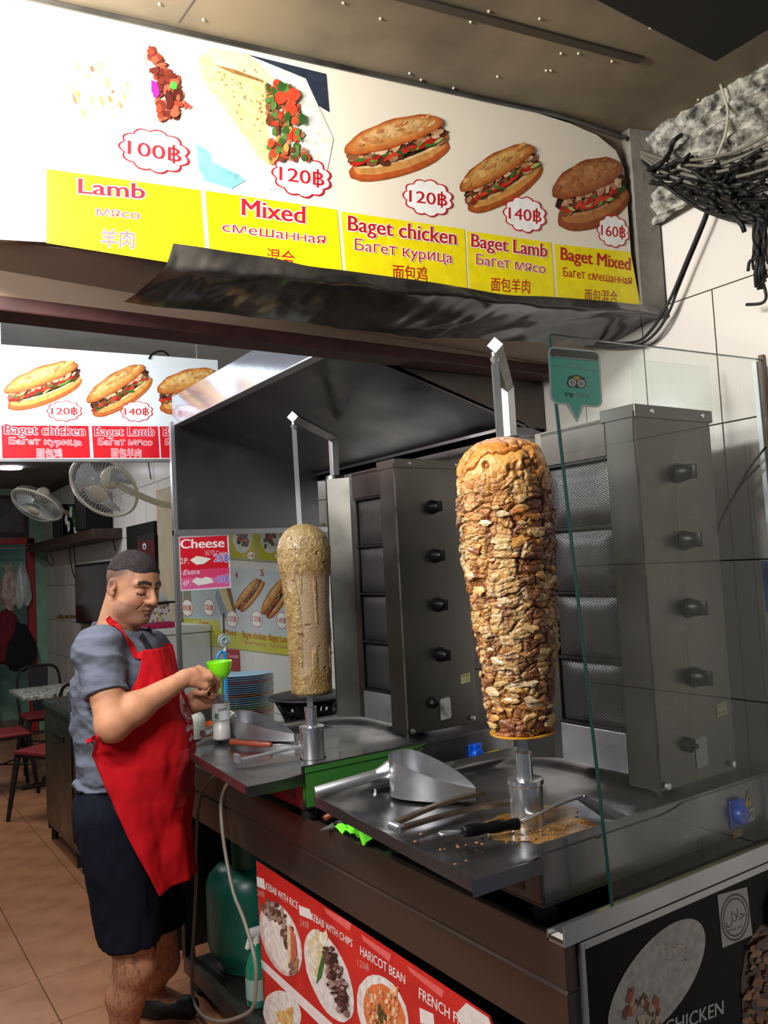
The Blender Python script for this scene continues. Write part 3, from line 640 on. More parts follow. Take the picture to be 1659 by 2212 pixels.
    base = Vector((1.270, 1.384, 1.034)); top = Vector((1.256, 1.384, 2.085))
    B(MB().lathe([(.0, 1.134), (.012, 1.134), (.034, 1.134), (.0395, 1.132), (.0395, 1.122), (.037, 1.119), (.037, 1.034), (.041, 1.034)], 32, (1.270, 1.384, 0)), 'motor_hub', MT['chrome'], auto=30)
    B(MB().lathe([(.0185, 1.134), (.0185, 1.190), (.012, 1.193)], 20, (1.269, 1.384, 0)), 'collar', MT['chrome'], auto=30)
    sp = MB(); d_ = (top - base).normalized()
    def sq(z0, z1, r, rot=.3):
        p0 = base + d_ * ((z0 - 1.034) / d_.z); p1 = base + d_ * ((z1 - 1.034) / d_.z)
        sp.add([tuple(p + Vector((r * math.cos(rot + PI / 2 * k), r * math.sin(rot + PI / 2 * k), 0))) for p in (p0, p1) for k in range(4)], [(0, 1, 2, 3), (7, 6, 5, 4)] + [(k, (k + 1) % 4, 4 + (k + 1) % 4, 4 + k) for k in range(4)])
    sq(1.19, 1.235, .013, .3); sq(1.235, 2.062, .0105, .3)
    sp.lathe([(.005, 2.062), (.008, 2.066), (.011, 2.074), (.006, 2.08), (.006, 2.09)], 12, (top.x, 1.384, 0))
    B(sp, 'spit', MT['alu'])
    a0 = Vector((1.585, 1.70, 2.100)); a1 = Vector((1.243, 1.365, 2.100)); dr = (a1 - a0).normalized(); sd = Vector((-dr.y, dr.x, 0)) * .0175; up = Vector((0, 0, .0175))
    am = MB(); am.add([a0 + sd, a0 + up, a0 - sd, a0 - up, a1 + sd, a1 + up, a1 - sd, a1 - up], [(3, 2, 1, 0), (4, 5, 6, 7)] + [(k, (k + 1) % 4, 4 + (k + 1) % 4, 4 + k) for k in range(4)])
    B(am, 'top_arm', MT['darksteel'])
    ac = MB(); e = dr * .0015; ac.add([p + q_ for p in (a1, a1 + e) for q_ in (sd * 1.04, up * 1.04, -sd * 1.04, -up * 1.04)], [(3, 2, 1, 0), (4, 5, 6, 7)] + [(k, (k + 1) % 4, 4 + (k + 1) % 4, 4 + k) for k in range(4)])
    B(ac, 'arm_cap', mat('bright_end_cap', (236, 236, 236), .45, .2))
    # blue socket on the base front
    sk = B(MB().box(1.752, 1.80, YP - .006, YP, .955, 1.020, .003), 'socket', MT['blue'])
    B(MB().lathe([(0, -.020), (.019, -.019), (.022, -.013), (.022, 0)], 28, (1.782, YP - .004, .985), 'Y').box(1.768, 1.796, YP - .018, YP - .004, 1.002, 1.022, .002), 'socket_lid', MT['blue'], auto=35)
    q2 = Plane((1.78, YP - .0005, .97), (1, 0, 0), (0, 0, 1)); s = Pr(q2, px=False, base=.0006)
    s.poly([(-.018, -.038), (.020, -.036), (.020, -.020), (-.018, -.022)], (176, 130, 60)); s.text('230V 50-60', (-.015, -.034), (.017, -.032), .008, (60, 50, 30))
    o = s.build('voltage_label', g); o.matrix_parent_inverse = Matrix.Translation(-Vector((1.5, 1.5, .892)))
    return g
# fine diamond mesh, geometry-scale too small for wires: normal relief and metal pattern in one material
def mesh_material():
    m = bpy.data.materials.new('burner_wire_mesh'); m.use_nodes = True; nt = m.node_tree; b = nt.nodes['Principled BSDF']
    tc = nt.nodes.new('ShaderNodeTexCoord'); sx = nt.nodes.new('ShaderNodeSeparateXYZ'); nt.links.new(tc.outputs['Object'], sx.inputs[0])
    def M(op, a, b_=None, c=None):
        n = nt.nodes.new('ShaderNodeMath'); n.operation = op
        for i, q in enumerate((a, b_, c)):
            if q is None: continue
            if isinstance(q, (int, float)): n.inputs[i].default_value = q
            else: nt.links.new(q, n.inputs[i])
        return n.outputs[0]
    S = 165.0
    u = M('MULTIPLY', M('ADD', M('MULTIPLY', sx.outputs[1], .62), sx.outputs[2]), S); v = M('MULTIPLY', M('SUBTRACT', M('MULTIPLY', sx.outputs[1], .62), sx.outputs[2]), S)
    fu = M('ABSOLUTE', M('SUBTRACT', M('FRACT', u), .5)); fv = M('ABSOLUTE', M('SUBTRACT', M('FRACT', v), .5))
    mx = M('MAXIMUM', fu, fv); wire = M('SMOOTHSTEP', mx, .30, .42) if False else M('GREATER_THAN', mx, .36)
    mix = nt.nodes.new('ShaderNodeMix'); mix.data_type = 'RGBA'; mix.inputs[6].default_value = (.012, .012, .013, 1); mix.inputs[7].default_value = (.16, .155, .15, 1)
    nt.links.new(wire, mix.inputs[0]); nt.links.new(mix.outputs[2], b.inputs['Base Color'])
    b.inputs['Metallic'].default_value = .8; b.inputs['Roughness'].default_value = .35
    bp = nt.nodes.new('ShaderNodeBump'); bp.inputs['Strength'].default_value = .5; bp.inputs['Distance'].default_value = .002; nt.links.new(mx, bp.inputs['Height']); nt.links.new(bp.outputs[0], b.inputs['Normal'])
    return m
MESHM = mesh_material()
g1 = grill('near vertical gas grill behind the browned chicken kebab, its control panel behind street glass')
g2 = copy_tree(g1); g2.location = Vector(g1.location) + Vector((-.035, .918, 0)); g2['label'] = 'farther vertical gas grill behind the plain pale kebab, beside the stacked plates'
# extra labels on the near grill only
q2 = Plane((1.78, YP - .0005, .97), (1, 0, 0), (0, 0, 1))
s = Pr(q2, px=False, base=.0006)
s.poly([(.030, .018), (.072, .022), (.052, .062)], (40, 36, 20)); s.poly([(.034, .0205), (.0685, .0235), (.0520, .0565)], (206, 178, 60)); s.poly([(.052, .05), (.048, .038), (.053, .038), (.050, .026), (.058, .042), (.053, .042)], (30, 26, 16))
o = s.build('warning_label', g1); o.matrix_parent_inverse = Matrix.Translation(-Vector((1.5, 1.5, .892)))
s = Pr(q2, px=False, base=.0006)
s.poly([(.030, -.016), (.072, -.012), (.072, .018), (.030, .014)], (196, 190, 176))
s.blob((.041, .0), .010, .0115, (50, 50, 50), 20, 0); s.blob((.041, .0), .0088, .0102, (196, 190, 176), 20, 0)
s.poly([(.0405, .0), (.0405, .007), (.0415, .007), (.0415, .0)], (50, 50, 50)); 
for k in range(3): s.poly([(.036 + k * .0015, -.001 - k * .0018), (.046 - k * .0015, -.001 - k * .0018), (.046 - k * .0015, -.0018 - k * .0018), (.036 + k * .0015, -.0018 - k * .0018)], (50, 50, 50))
s.text('PE', (.053, -.006), (.069, -.0045), .014, (40, 40, 40), .015)
o = s.build('earth_label', g1); o.matrix_parent_inverse = Matrix.Translation(-Vector((1.5, 1.5, .892)))
s = Pr(q2, px=False, base=.0006); YS = .918
q3 = Plane((1.78, YP + YS - .0005, .97), (1, 0, 0), (0, 0, 1)); s = Pr(q3, px=True, base=.0006)
s.poly([(1042, 1626), (1077, 1618), (1077, 1638), (1042, 1646)], (206, 186, 40))
o = s.build('yellow_label', g2); o.matrix_parent_inverse = Matrix.Translation(-g2.location)
# ================================================================ exhaust hood
hd = empty('exhaust_hood', (1.55, 2.6, 2.05), 'dark steel exhaust hood hanging over both grills', 'hood')
def H(mb, name, m, **k): return inv(mb.build(name, m, hd, **k), hd)
Y0, Y1 = 1.965, 3.30
H(MB().prism([(1.20, Y0, 2.262), (1.20, Y0, 2.250), (1.90, Y0, 2.045), (1.90, Y0, 2.06)], (0, Y1 - Y0, 0)), 'canopy_sheet', MT['hood'])
H(MB().box(1.185, 1.190, Y0, Y1 + .005, 2.250, 2.366), 'front_sheet', MT['mirror'])
H(MB().box(1.190, 1.99, Y0, Y1, 2.362, 2.368), 'top_sheet', MT['hood'])
H(MB().box(1.183, 1.222, Y0, Y1 + .005, 2.243, 2.2495, .001), 'rim', MT['alu'])
H(MB().box(1.86, 1.995, Y0, Y1, 2.02, 2.047, .001).box(1.86, 1.863, Y0, Y1, 2.02, 2.075), 'rear_lip', MT['steel_h'])
H(MB().prism([(1.187, Y1, 1.81), (1.86, Y1, 1.81), (1.86, Y1, 2.07), (1.187, Y1, 2.256)], (0, .006, 0)), 'end_panel', MT['hood'])
H(MB().prism([(1.187, Y0, 2.36), (1.99, Y0, 2.36), (1.99, Y0, 2.03), (1.187, Y0, 2.25)], (0, .008, 0)), 'end_panel', MT['darksteel'])
for (x, y) in ((1.35, 1.0), ): pass
# aluminium frame and glass partition at the far end of the counter
pt = empty('glass_partition', (1.15, 3.25, .9), 'glass partition with aluminium frame at far end of the counter', 'partition')
def PTn(mb, name, m, **k): return inv(mb.build(name, m, pt, **k), pt)
PTn(MB().box(1.150, 1.168, 3.24, 3.26, .893, 2.25, .001), 'frame_post', MT['alu'])
PTn(MB().box(1.150, 1.99, 3.236, 3.262, 1.782, 1.806, .002), 'frame_rail', MT['alu'])
PTn(MB().box(1.168, 1.99, 3.247, 3.253, .893, 1.782), 'pane', MT['glass'])
PC = Plane((1.15, 3.243, 1.7), (1, 0, 0), (0, 0, 1))
ch = Pr(PC, base=.001); e = empty('cheese_sign', (1.2, 3.24, 1.6), 'small red laminated sign reading Cheese taped to the glass partition', 'sign')
ch.poly([(385, 1159), (493, 1154), (499, 1270), (389, 1277)], (226, 214, 224)); ch.poly([(388, 1162), (490, 1157), (496, 1267), (392, 1274)], (208, 26, 44))
ch.poly([(391, 1250), (495, 1245), (496, 1267), (392, 1274)], (222, 96, 150)); ch.poly([(391, 1232), (495, 1226), (495, 1245), (391, 1250)], (216, 66, 110))
pbuild(ch, 'card', e, MT['sleeve'])
ch = Pr(PC, base=.0018); LW = (244, 222, 226)
for args in ((lambda: ch.text('Cheese', (390, 1185), (484, 1182), 20, LW, .03)), (lambda: ch.text('起司', (443, 1199), (463, 1198), 10, (240, 170, 176))), (lambda: ch.text('Сыр', (466, 1199), (486, 1197), 8, (240, 190, 196))), (lambda: ch.text('2P.', (389, 1218), (408, 1217), 12, LW)), (lambda: ch.text('Extra', (395, 1242), (431, 1240), 11, LW, .01, shear=.3)), (lambda: ch.text('4P.', (394, 1267), (411, 1265), 12, LW)), (lambda: ch.text('20฿', (462, 1213), (494, 1212), 15, (120, 96, 200), .01, out=LW, ow=.05)), (lambda: ch.text('40฿', (465, 1259), (495, 1257), 15, (150, 110, 206), .01, out=(230, 190, 230), ow=.05)),):
    ch = Pr(PC, base=.0018); args(); pbuild(ch, 'lettering', e)
ch = Pr(PC, base=.0018)
ch.poly([(410, 1210), (424, 1201), (438, 1203), (456, 1207), (440, 1218), (424, 1220)], (236, 232, 216)); ch.poly([(414, 1256), (424, 1247), (434, 1250), (444, 1246), (456, 1249), (462, 1258), (446, 1262), (428, 1265)], (236, 226, 222))
pbuild(ch, 'cheese_photo', e)
# ================================================================ street glass screen
gs = empty('glass_screen', (1.6, 1.18, .9), 'clear street-side glass screen standing in the counter gutter, green edge', 'glass screen')
inv(MB().prism([(1.2786, 1.159, .896), (1.975, 1.159, .896), (1.955, 1.159, 2.0845), (1.2056, 1.159, 2.0645)], (0, .006, 0)).build('pane', MT['glass'], gs), gs)
inv(MB().prism([(1.2755, 1.1585, .896), (1.278, 1.1585, .896), (1.205, 1.1585, 2.065), (1.2025, 1.1585, 2.065)], (0, .007, 0)).build('glass_edge', MT['glassedge'], gs), gs)
inv(MB().prism([(1.2056, 1.1585, 2.0652), (1.955, 1.1585, 2.0852), (1.955, 1.1585, 2.087), (1.2056, 1.1585, 2.067)], (0, .007, 0)).build('glass_edge', MT['glassedge'], gs), gs)
inv(MB().prism([(1.975, 1.160, .895), (1.998, 1.160, .895), (1.972, 1.160, 2.10), (1.957, 1.160, 2.10)], (0, .012, 0)).build('edge_post', MT['brown'], gs), gs)
inv(MB().prism([(1.969, 1.174, .895), (1.981, 1.174, .895), (1.960, 1.174, 2.085), (1.950, 1.174, 2.085)], (0, .012, 0)).build('bright_channel', mat('white_channel', (230, 234, 236), .3), gs), gs)
inv(MB().prism([ (1.62, 1.30, 1.90), (1.94, 1.30, 1.90), (1.94, 1.30, 2.10), (1.63, 1.30, 2.09)], (0, .005, 0)).build('inner_pane', MT['glass'], gs), gs)
# travel-review sticker
PG = Plane((1.3, 1.1575, 2.0), (1, 0, 0), (0, 0, 1))
st = Pr(PG, base=.0008); T = (30, 214, 186)
def rr(x0, y0, x1, y1, r, sk=.055, n=5):
    out = []
    for (cx_, cy_, a0) in ((x1 - r, y0 + r, -90), (x1 - r, y1 - r, 0), (x0 + r, y1 - r, 90), (x0 + r, y0 + r, 180)):
        for i in range(n + 1):
            a = math.radians(a0 + 90 * i / n); x = cx_ + r * math.cos(a); y = cy_ + r * math.sin(a); out.append((x + (y - 750) * .055, y + (x - 1183) * .09))
    return out
def tail(pts, tip):
    # speech-bubble tail in the lower edge
    return pts
e = empty('review_sticker', (1.3, 1.17, 1.98), 'turquoise speech-bubble sticker with owl face on the street glass', 'sticker')
st.poly(rr(1182, 748, 1295, 872, 16), (226, 236, 232)); st.poly([(1220, 872), (1262, 876), (1246, 914)], (226, 236, 232))
st.poly(rr(1186, 752, 1291, 868, 13), T); st.poly([(1226, 868), (1256, 872), (1246, 904)], T)
st.poly(rr(1187, 752, 1291, 772, 9), (26, 60, 54))
pbuild(st, 'sticker_film', e, MT['sleeve'])
st = Pr(PG, base=.0016)
st.poly([(1196, 770), (1284, 778), (1284, 780), (1196, 772)], (210, 236, 230)); st.poly([(1196, 788), (1288, 799), (1288, 801), (1196, 790)], (150, 210, 200))
st.text('แนะนำ', (1226, 791), (1257, 793), 10, (220, 240, 236)); st.text('trip', (1219, 856), (1237, 857), 12, (20, 30, 30), .007); st.text('advisor', (1238, 857), (1275, 861), 13, (190, 226, 220))
st.poly([(1226, 815), (1232, 812), (1244, 810), (1256, 814), (1263, 817), (1259, 824), (1230, 822)], (20, 24, 24)); st.blob((1244, 818), 9, 5, (214, 206, 70), 14, 0)
for x in (1235, 1254):
    for r, c_ in ((10.5, (20, 24, 24)), (8.5, (236, 240, 236)), (4.5, (20, 24, 24)), (3, (236, 240, 236)), (1.5, (180, 40, 40) if x == 1235 else (60, 130, 90))): st.blob((x, 827 + (x - 1235) * .1), r, r, c_, 20, 0)
st.poly([(1242, 832), (1248, 833), (1245, 840)], (20, 24, 24))
pbuild(st, 'print', e)
cb(MB().box(1.145, 1.185, 3.27, 3.305, .10, .70), 'leg', MT['blackiron'])

# flat colour patch painting a green reflection on the farther grill's base front
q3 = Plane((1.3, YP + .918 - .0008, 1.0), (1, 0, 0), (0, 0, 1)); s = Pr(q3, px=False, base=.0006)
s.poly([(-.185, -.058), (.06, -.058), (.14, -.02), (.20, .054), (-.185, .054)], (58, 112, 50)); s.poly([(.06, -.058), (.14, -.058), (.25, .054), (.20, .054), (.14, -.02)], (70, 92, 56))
MT['reflection_paint'] = attr_mat('green_reflection_paint', .25, coat=.3)
o = s.build('painted_reflection', g2, MT['reflection_paint'], 'painted green reflection on the base front'); o.matrix_parent_inverse = Matrix.Translation(-g2.location)
# ================================================================ kebabs
def hash3(i, j, k, s=0):
    h = (i * 374761393 + j * 668265263 + k * 2147483647 + s * 1274126177) & 0xffffffff
    h = ((h ^ (h >> 13)) * 1274126177) & 0xffffffff
    return ((h ^ (h >> 16)) & 0xffff) / 65535.0
def vn(x, y, z, s=0):
    xi, yi, zi = np.floor(x).astype(np.int64), np.floor(y).astype(np.int64), np.floor(z).astype(np.int64)
    fx, fy, fz = x - xi, y - yi, z - zi
    fx, fy, fz = fx * fx * (3 - 2 * fx), fy * fy * (3 - 2 * fy), fz * fz * (3 - 2 * fz)
    r = 0
    for a in (0, 1):
        for b in (0, 1):
            for c in (0, 1):
                r = r + hash3(xi + a, yi + b, zi + c, s) * (fx if a else 1 - fx) * (fy if b else 1 - fy) * (fz if c else 1 - fz)
    return r
def fbm(x, y, z, o=4, s=0):
    r = 0; t = 0; w = 1
    for i in range(o): r = r + vn(x * 2 ** i, y * 2 ** i, z * 2 ** i, s + i) * w; t += w; w *= .55
    return r / t
def cells(u, v, per, s=0):
    """jittered cells, periodic in u with per cells; returns F1, F2, cell id hash"""
    ui, vi = np.floor(u).astype(np.int64), np.floor(v).astype(np.int64)
    f1 = np.full(u.shape, 9.0); f2 = np.full(u.shape, 9.0); cid = np.zeros(u.shape)
    for a in (-1, 0, 1):
        for b in (-1, 0, 1):
            ci, cj = ui + a, vi + b; cm = np.mod(ci, per)
            px_ = ci + .15 + .7 * hash3(cm, cj, cm * 0, s); py_ = cj + .15 + .7 * hash3(cm, cj, cm * 0, s + 1)
            d = np.hypot(u - px_, v - py_); h = hash3(cm, cj, cm * 0, s + 2)
            nearer = d < f1
            f2 = np.where(nearer, f1, np.minimum(f2, d)); cid = np.where(nearer, h, cid); f1 = np.where(nearer, d, f1)
    return f1, f2, cid
def meat_cone(name, prof, n, m, shade, parent, material):
    """prof: (z, radius) from bottom to top; shade(theta, h, x, y, z) -> displacement, colours"""
    zs_ = np.array([p[0] for p in prof]); rs_ = np.array([p[1] for p in prof])
    L = np.concatenate([[0], np.cumsum(np.hypot(np.diff(zs_), np.diff(rs_)))]); t = np.linspace(0, L[-1], m)
    Z = np.interp(t, L, zs_); R = np.interp(t, L, rs_)
    for _ in range(3): R[1:-1] = (R[:-2] + 2 * R[1:-1] + R[2:]) / 4
    th = np.linspace(0, 2 * PI, n, endpoint=False); TH, ZZ = np.meshgrid(th, Z); RR = np.repeat(R[:, None], n, 1)
    h = (ZZ - zs_[0]) / (zs_[-1] - zs_[0]); D, C = shade(TH, h, RR * np.cos(TH), RR * np.sin(TH), ZZ)
    nz = -np.gradient(R, Z + np.arange(m) * 1e-9)[:, None]; ln = np.sqrt(1 + np.minimum(nz ** 2, 9)); RR2 = np.maximum(RR + D / ln, .002); ZZ2 = ZZ + D * np.clip(nz, -3, 3) / ln
    V = np.stack([RR2 * np.cos(TH), RR2 * np.sin(TH), ZZ2], -1).reshape(-1, 3)
    i = np.arange(n); j = np.arange(m - 1); I, J = np.meshgrid(i, j); I2 = (I + 1) % n
    F = np.stack([J * n + I, J * n + I2, (J + 1) * n + I2, (J + 1) * n + I], -1).reshape(-1, 4)
    me = bpy.data.meshes.new(name); me.from_pydata(V.tolist(), [], F.tolist() + [list(range(n))[::-1], [(m - 1) * n + k for k in range(n)]]); me.materials.append(material)
    ca = me.color_attributes.new('Col', 'FLOAT_COLOR', 'POINT'); ca.data.foreach_set('color', np.concatenate([C.reshape(-1, 3), np.ones((n * m, 1))], 1).astype(np.float32).ravel())
    me.polygons.foreach_set('use_smooth', [True] * len(me.polygons)); me.update()
    o = bpy.data.objects.new(name, me); COL.objects.link(o); o.parent = parent; return o
def pal(v, stops):
    xs = [s[0] for s in stops]; cs = np.array([lin(s[1]) for s in stops])
    return np.stack([np.interp(v, xs, cs[:, k]) for k in range(3)], -1)
def mixc(a, b, k): k = k[..., None]; return a * (1 - k) + b * k
MT['chick'] = attr_mat('roasted_chicken', .36, coat=.35, bump=.35, bs=260, sss=.12, var=.16, vs=120)
MT['lamb'] = attr_mat('pale_minced_meat', .42, coat=.3, bump=.4, bs=320, sss=.12, var=.16, vs=160)
def shade_chicken(TH, h, X, Y, Z):
    top = np.clip((h - .80) / .10, 0, 1); top = top * top * (3 - 2 * top)
    wob = fbm(X * 22, Y * 22, Z * 22, 3, 5) - .5
    # thin stacked slices lower down
    a1, a2, ai = cells(TH / (2 * PI) * 17 + wob * .9, Z * 62 + wob * 2.2, 17, 11)
    b1, b2, bi = cells(TH / (2 * PI) * 9 + wob * .7, Z * 26 + wob * 1.3, 9, 31)
    c1, c2, ci_ = cells(TH / (2 * PI) * 6 + wob * 1.4, Z * 15 + wob * 2.2, 6, 71)
    ea = np.clip((a2 - a1) / .22, 0, 1); eb = np.clip((b2 - b1) / .18, 0, 1); ec = np.clip((c2 - c1) / .30, 0, 1)
    ec = ec ** .6
    fine = fbm(X * 130, Y * 130, Z * 190, 3, 9) - .5; big = fbm(X * 16, Y * 16, Z * 12, 3, 17)
    dl = (ai - .5) * .005 + (ea - 1) * .0035 + (bi - .5) * .010 + (eb - 1) * .0055 + fine * .0050 + (big - .5) * .020
    dt = (ec - 1) * .012 + (big - .5) * .018 + fine * .0022 + (1 - c1) * .005
    D = dl * (1 - top) + dt * top; D = D * np.clip((1.0 - h) / .05, .15, 1) * .9
    v = ai * .62 + bi * .38
    v = np.clip(v * .6 + (big - .5) * .8 + .2 + fine * .5, 0, 1)
    low = pal(v, [(0, (132, 74, 32)), (.18, (164, 100, 44)), (.38, (190, 134, 70)), (.6, (206, 160, 98)), (.8, (214, 184, 136)), (1, (206, 182, 146))])
    # char gathers in patches and in the gaps
    ch = fbm(X * 30, Y * 30, Z * 20, 4, 43); ch = np.clip((ch - .47) / .09, 0, 1)
    streak = np.clip((fbm(TH * 5.0 + 2, Z * 7, Z * 0, 3, 51) - .55) / .08, 0, 1)
    low = mixc(low, np.broadcast_to(np.array(lin((116, 54, 20))), low.shape), np.clip(ch * .72 + streak * .62, 0, .9))
    low = mixc(low, np.broadcast_to(np.array(lin((58, 26, 12))), low.shape), np.clip((1 - ea) ** 2 * .38 + (1 - eb) ** 1.5 * .75 * np.clip(big * 2.2 - .3, .2, 1), 0, .85))
    tp = pal(np.clip(ci_ * .5 + big * .5, 0, 1), [(0, (186, 104, 36)), (.3, (222, 146, 62)), (.6, (238, 178, 96)), (1, (242, 200, 130))])
    tp = mixc(tp, np.broadcast_to(np.array(lin((120, 56, 18))), tp.shape), np.clip((1 - ec) * 1.0, 0, .85))
    pale = np.clip((h - .965) / .03, 0, 1); tp = mixc(tp, np.broadcast_to(np.array(lin((226, 190, 176))), tp.shape), pale * .85)
    bot = np.clip((.07 - h) / .05, 0, 1)
    C = mixc(low, tp, top); C = mixc(C, np.broadcast_to(np.array(lin((140, 62, 20))), C.shape), bot * .7 * np.clip(fine * 3 + .9, 0, 1)); return D, C
k1 = empty('chicken_kebab', (1.269, 1.384, 1.236), 'large browned chicken kebab cone on the near spit', 'kebab')
P1 = [(0, .064), (.004, .068), (.05, .075), (.13, .082), (.21, .090), (.30, .098), (.40, .1035), (.50, .106), (.56, .104), (.60, .096), (.628, .080), (.645, .058), (.654, .034), (.657, .013)]
kc = meat_cone('meat_cone', [(z, r * 1.0) for z, r in P1], 520, 640, shade_chicken, k1, MT['chick'])
k1.rotation_euler = (0, -.0133, 0)
# loose slices standing out of the stack
def slice_mesh(seed, col):
    """thin torn flap of meat, thicker at its root, with an uneven rim"""
    rnd = random.Random(seed); n = 11; vs = [(0, 0, .0016)]; ay = rnd.uniform(.45, .9)
    for i in range(n):
        a = 2 * PI * i / n; r = rnd.uniform(.62, 1.15); vs.append((r * .012 * math.cos(a), r * .0085 * ay * math.sin(a), rnd.uniform(-.0014, .0010)))
    for i in range(n): x, y, z = vs[1 + i]; vs.append((x * .97, y * .93, -.006))
    fs = [(0, 1 + i, 1 + (i + 1) % n) for i in range(n)] + [(1 + i, n + 1 + i, n + 1 + (i + 1) % n, 1 + (i + 1) % n) for i in range(n)]
    me = bpy.data.meshes.new('meat_slice'); me.from_pydata(vs, [], fs); me.materials.append(col); me.update(); return me
SL = [mat('slice_' + n_, c_, .34, coat=.4, var=.25, vs=90, bump=.25, bs=200, sss=.1) for n_, c_ in (('pale', (206, 168, 112)), ('cream', (204, 178, 138)), ('gold', (204, 146, 74)), ('amber', (176, 108, 44)), ('brown', (124, 70, 32)))]
SM = [slice_mesh(i, SL[i % 5]) for i in range(15)]
random.seed(12)
PZ = np.array([p[0] for p in P1]); PR = np.array([p[1] for p in P1])
for i in range(170):
    z = random.uniform(.02, .50) ** 1.0; a = random.uniform(PI * .62, PI * 1.98)
    r = float(np.interp(z, PZ, PR)) + random.uniform(-.003, .0035)
    me = random.choice(SM if z > .25 else SM[:1] + SM[0:1] + SM + [SM[5], SM[6], SM[1], SM[11], SM[10]])
    o = bpy.data.objects.new('meat_slice', me); COL.objects.link(o); o.parent = k1
    n_ = Vector((math.cos(a), math.sin(a), .12)); t_ = Vector((-math.sin(a), math.cos(a), 0)); t_ = (t_ + Vector((0, 0, random.uniform(-.3, .3)))).normalized(); b_ = n_.cross(t_).normalized(); n_ = t_.cross(b_)
    s_ = random.uniform(.8, 1.9)
    o.matrix_local = Matrix(((t_.x * s_, b_.x * s_ * .9, n_.x * .9, r * math.cos(a)), (t_.y * s_, b_.y * s_ * .9, n_.y * .9, r * math.sin(a)), (t_.z * s_, b_.z * s_ * .9, n_.z * .9, z), (0, 0, 0, 1)))
MB().lathe([(0, -.004), (.070, -.004), (.0715, -.002), (.0715, .0), (0, .0)], 40).build('base_disc', mat('greasy_yellow_disc', (222, 160, 50), .3, coat=.4, var=.3, vs=20), k1)
def shade_lamb(TH, h, X, Y, Z):
    fine = fbm(X * 160, Y * 160, Z * 160, 4, 3) - .5; big = fbm(X * 26, Y * 26, Z * 22, 3, 7)
    # freshly carved vertical strips: flat and paler
    st = (fbm(TH * 3.4 + 8 + h * .6, h * 2.2, h * 0, 2, 21)); strip = np.clip((st - .51) / .03, 0, 1) * np.clip((.72 - h) / .05, 0, 1) * np.clip((h - .10) / .06, 0, 1)
    pits = np.clip((fbm(X * 50, Y * 50, Z * 90, 3, 33) - .73) / .04, 0, 1)
    D = (big - .5) * .006 * (1 - strip) + fine * .0042 * (1 - strip * .7) - strip * .0028 - pits * .005 * (1 - strip * .5)
    D = D * np.clip((1 - h) / .05, .2, 1)
    C = pal(np.clip(big * .7 + fine * .8 + .15, 0, 1), [(0, (92, 68, 30)), (.35, (122, 94, 50)), (.6, (142, 116, 70)), (1, (158, 134, 92))])
    C = mixc(C, np.broadcast_to(np.array(lin((148, 124, 98))), C.shape), strip * .8); C = mixc(C, np.broadcast_to(np.array(lin((112, 74, 40))), C.shape), pits * .8)
    top = np.clip((h - .82) / .1, 0, 1); C = mixc(C, np.broadcast_to(np.array(lin((140, 120, 80))), C.shape), top * .5); return D, C
k2 = empty('lamb_kebab', (1.279, 2.302, 1.236), 'smooth pale grey-brown kebab cone on the farther spit', 'kebab'); k2.location.x = 1.269 - .035 + .008
k2.rotation_euler = (0, -.0133, 0)
P2 = [(0, .060), (.004, .063), (.08, .066), (.18, .069), (.28, .073), (.36, .078), (.41, .083), (.45, .083), (.485, .074), (.508, .055), (.522, .032), (.527, .013)]
meat_cone('meat_cone', P2, 300, 380, shade_lamb, k2, MT['lamb'])
MB().lathe([(0, -.004), (.068, -.004), (.069, -.002), (.069, .0), (0, .0)], 40).build('base_disc', MT['darksteel'], k2)
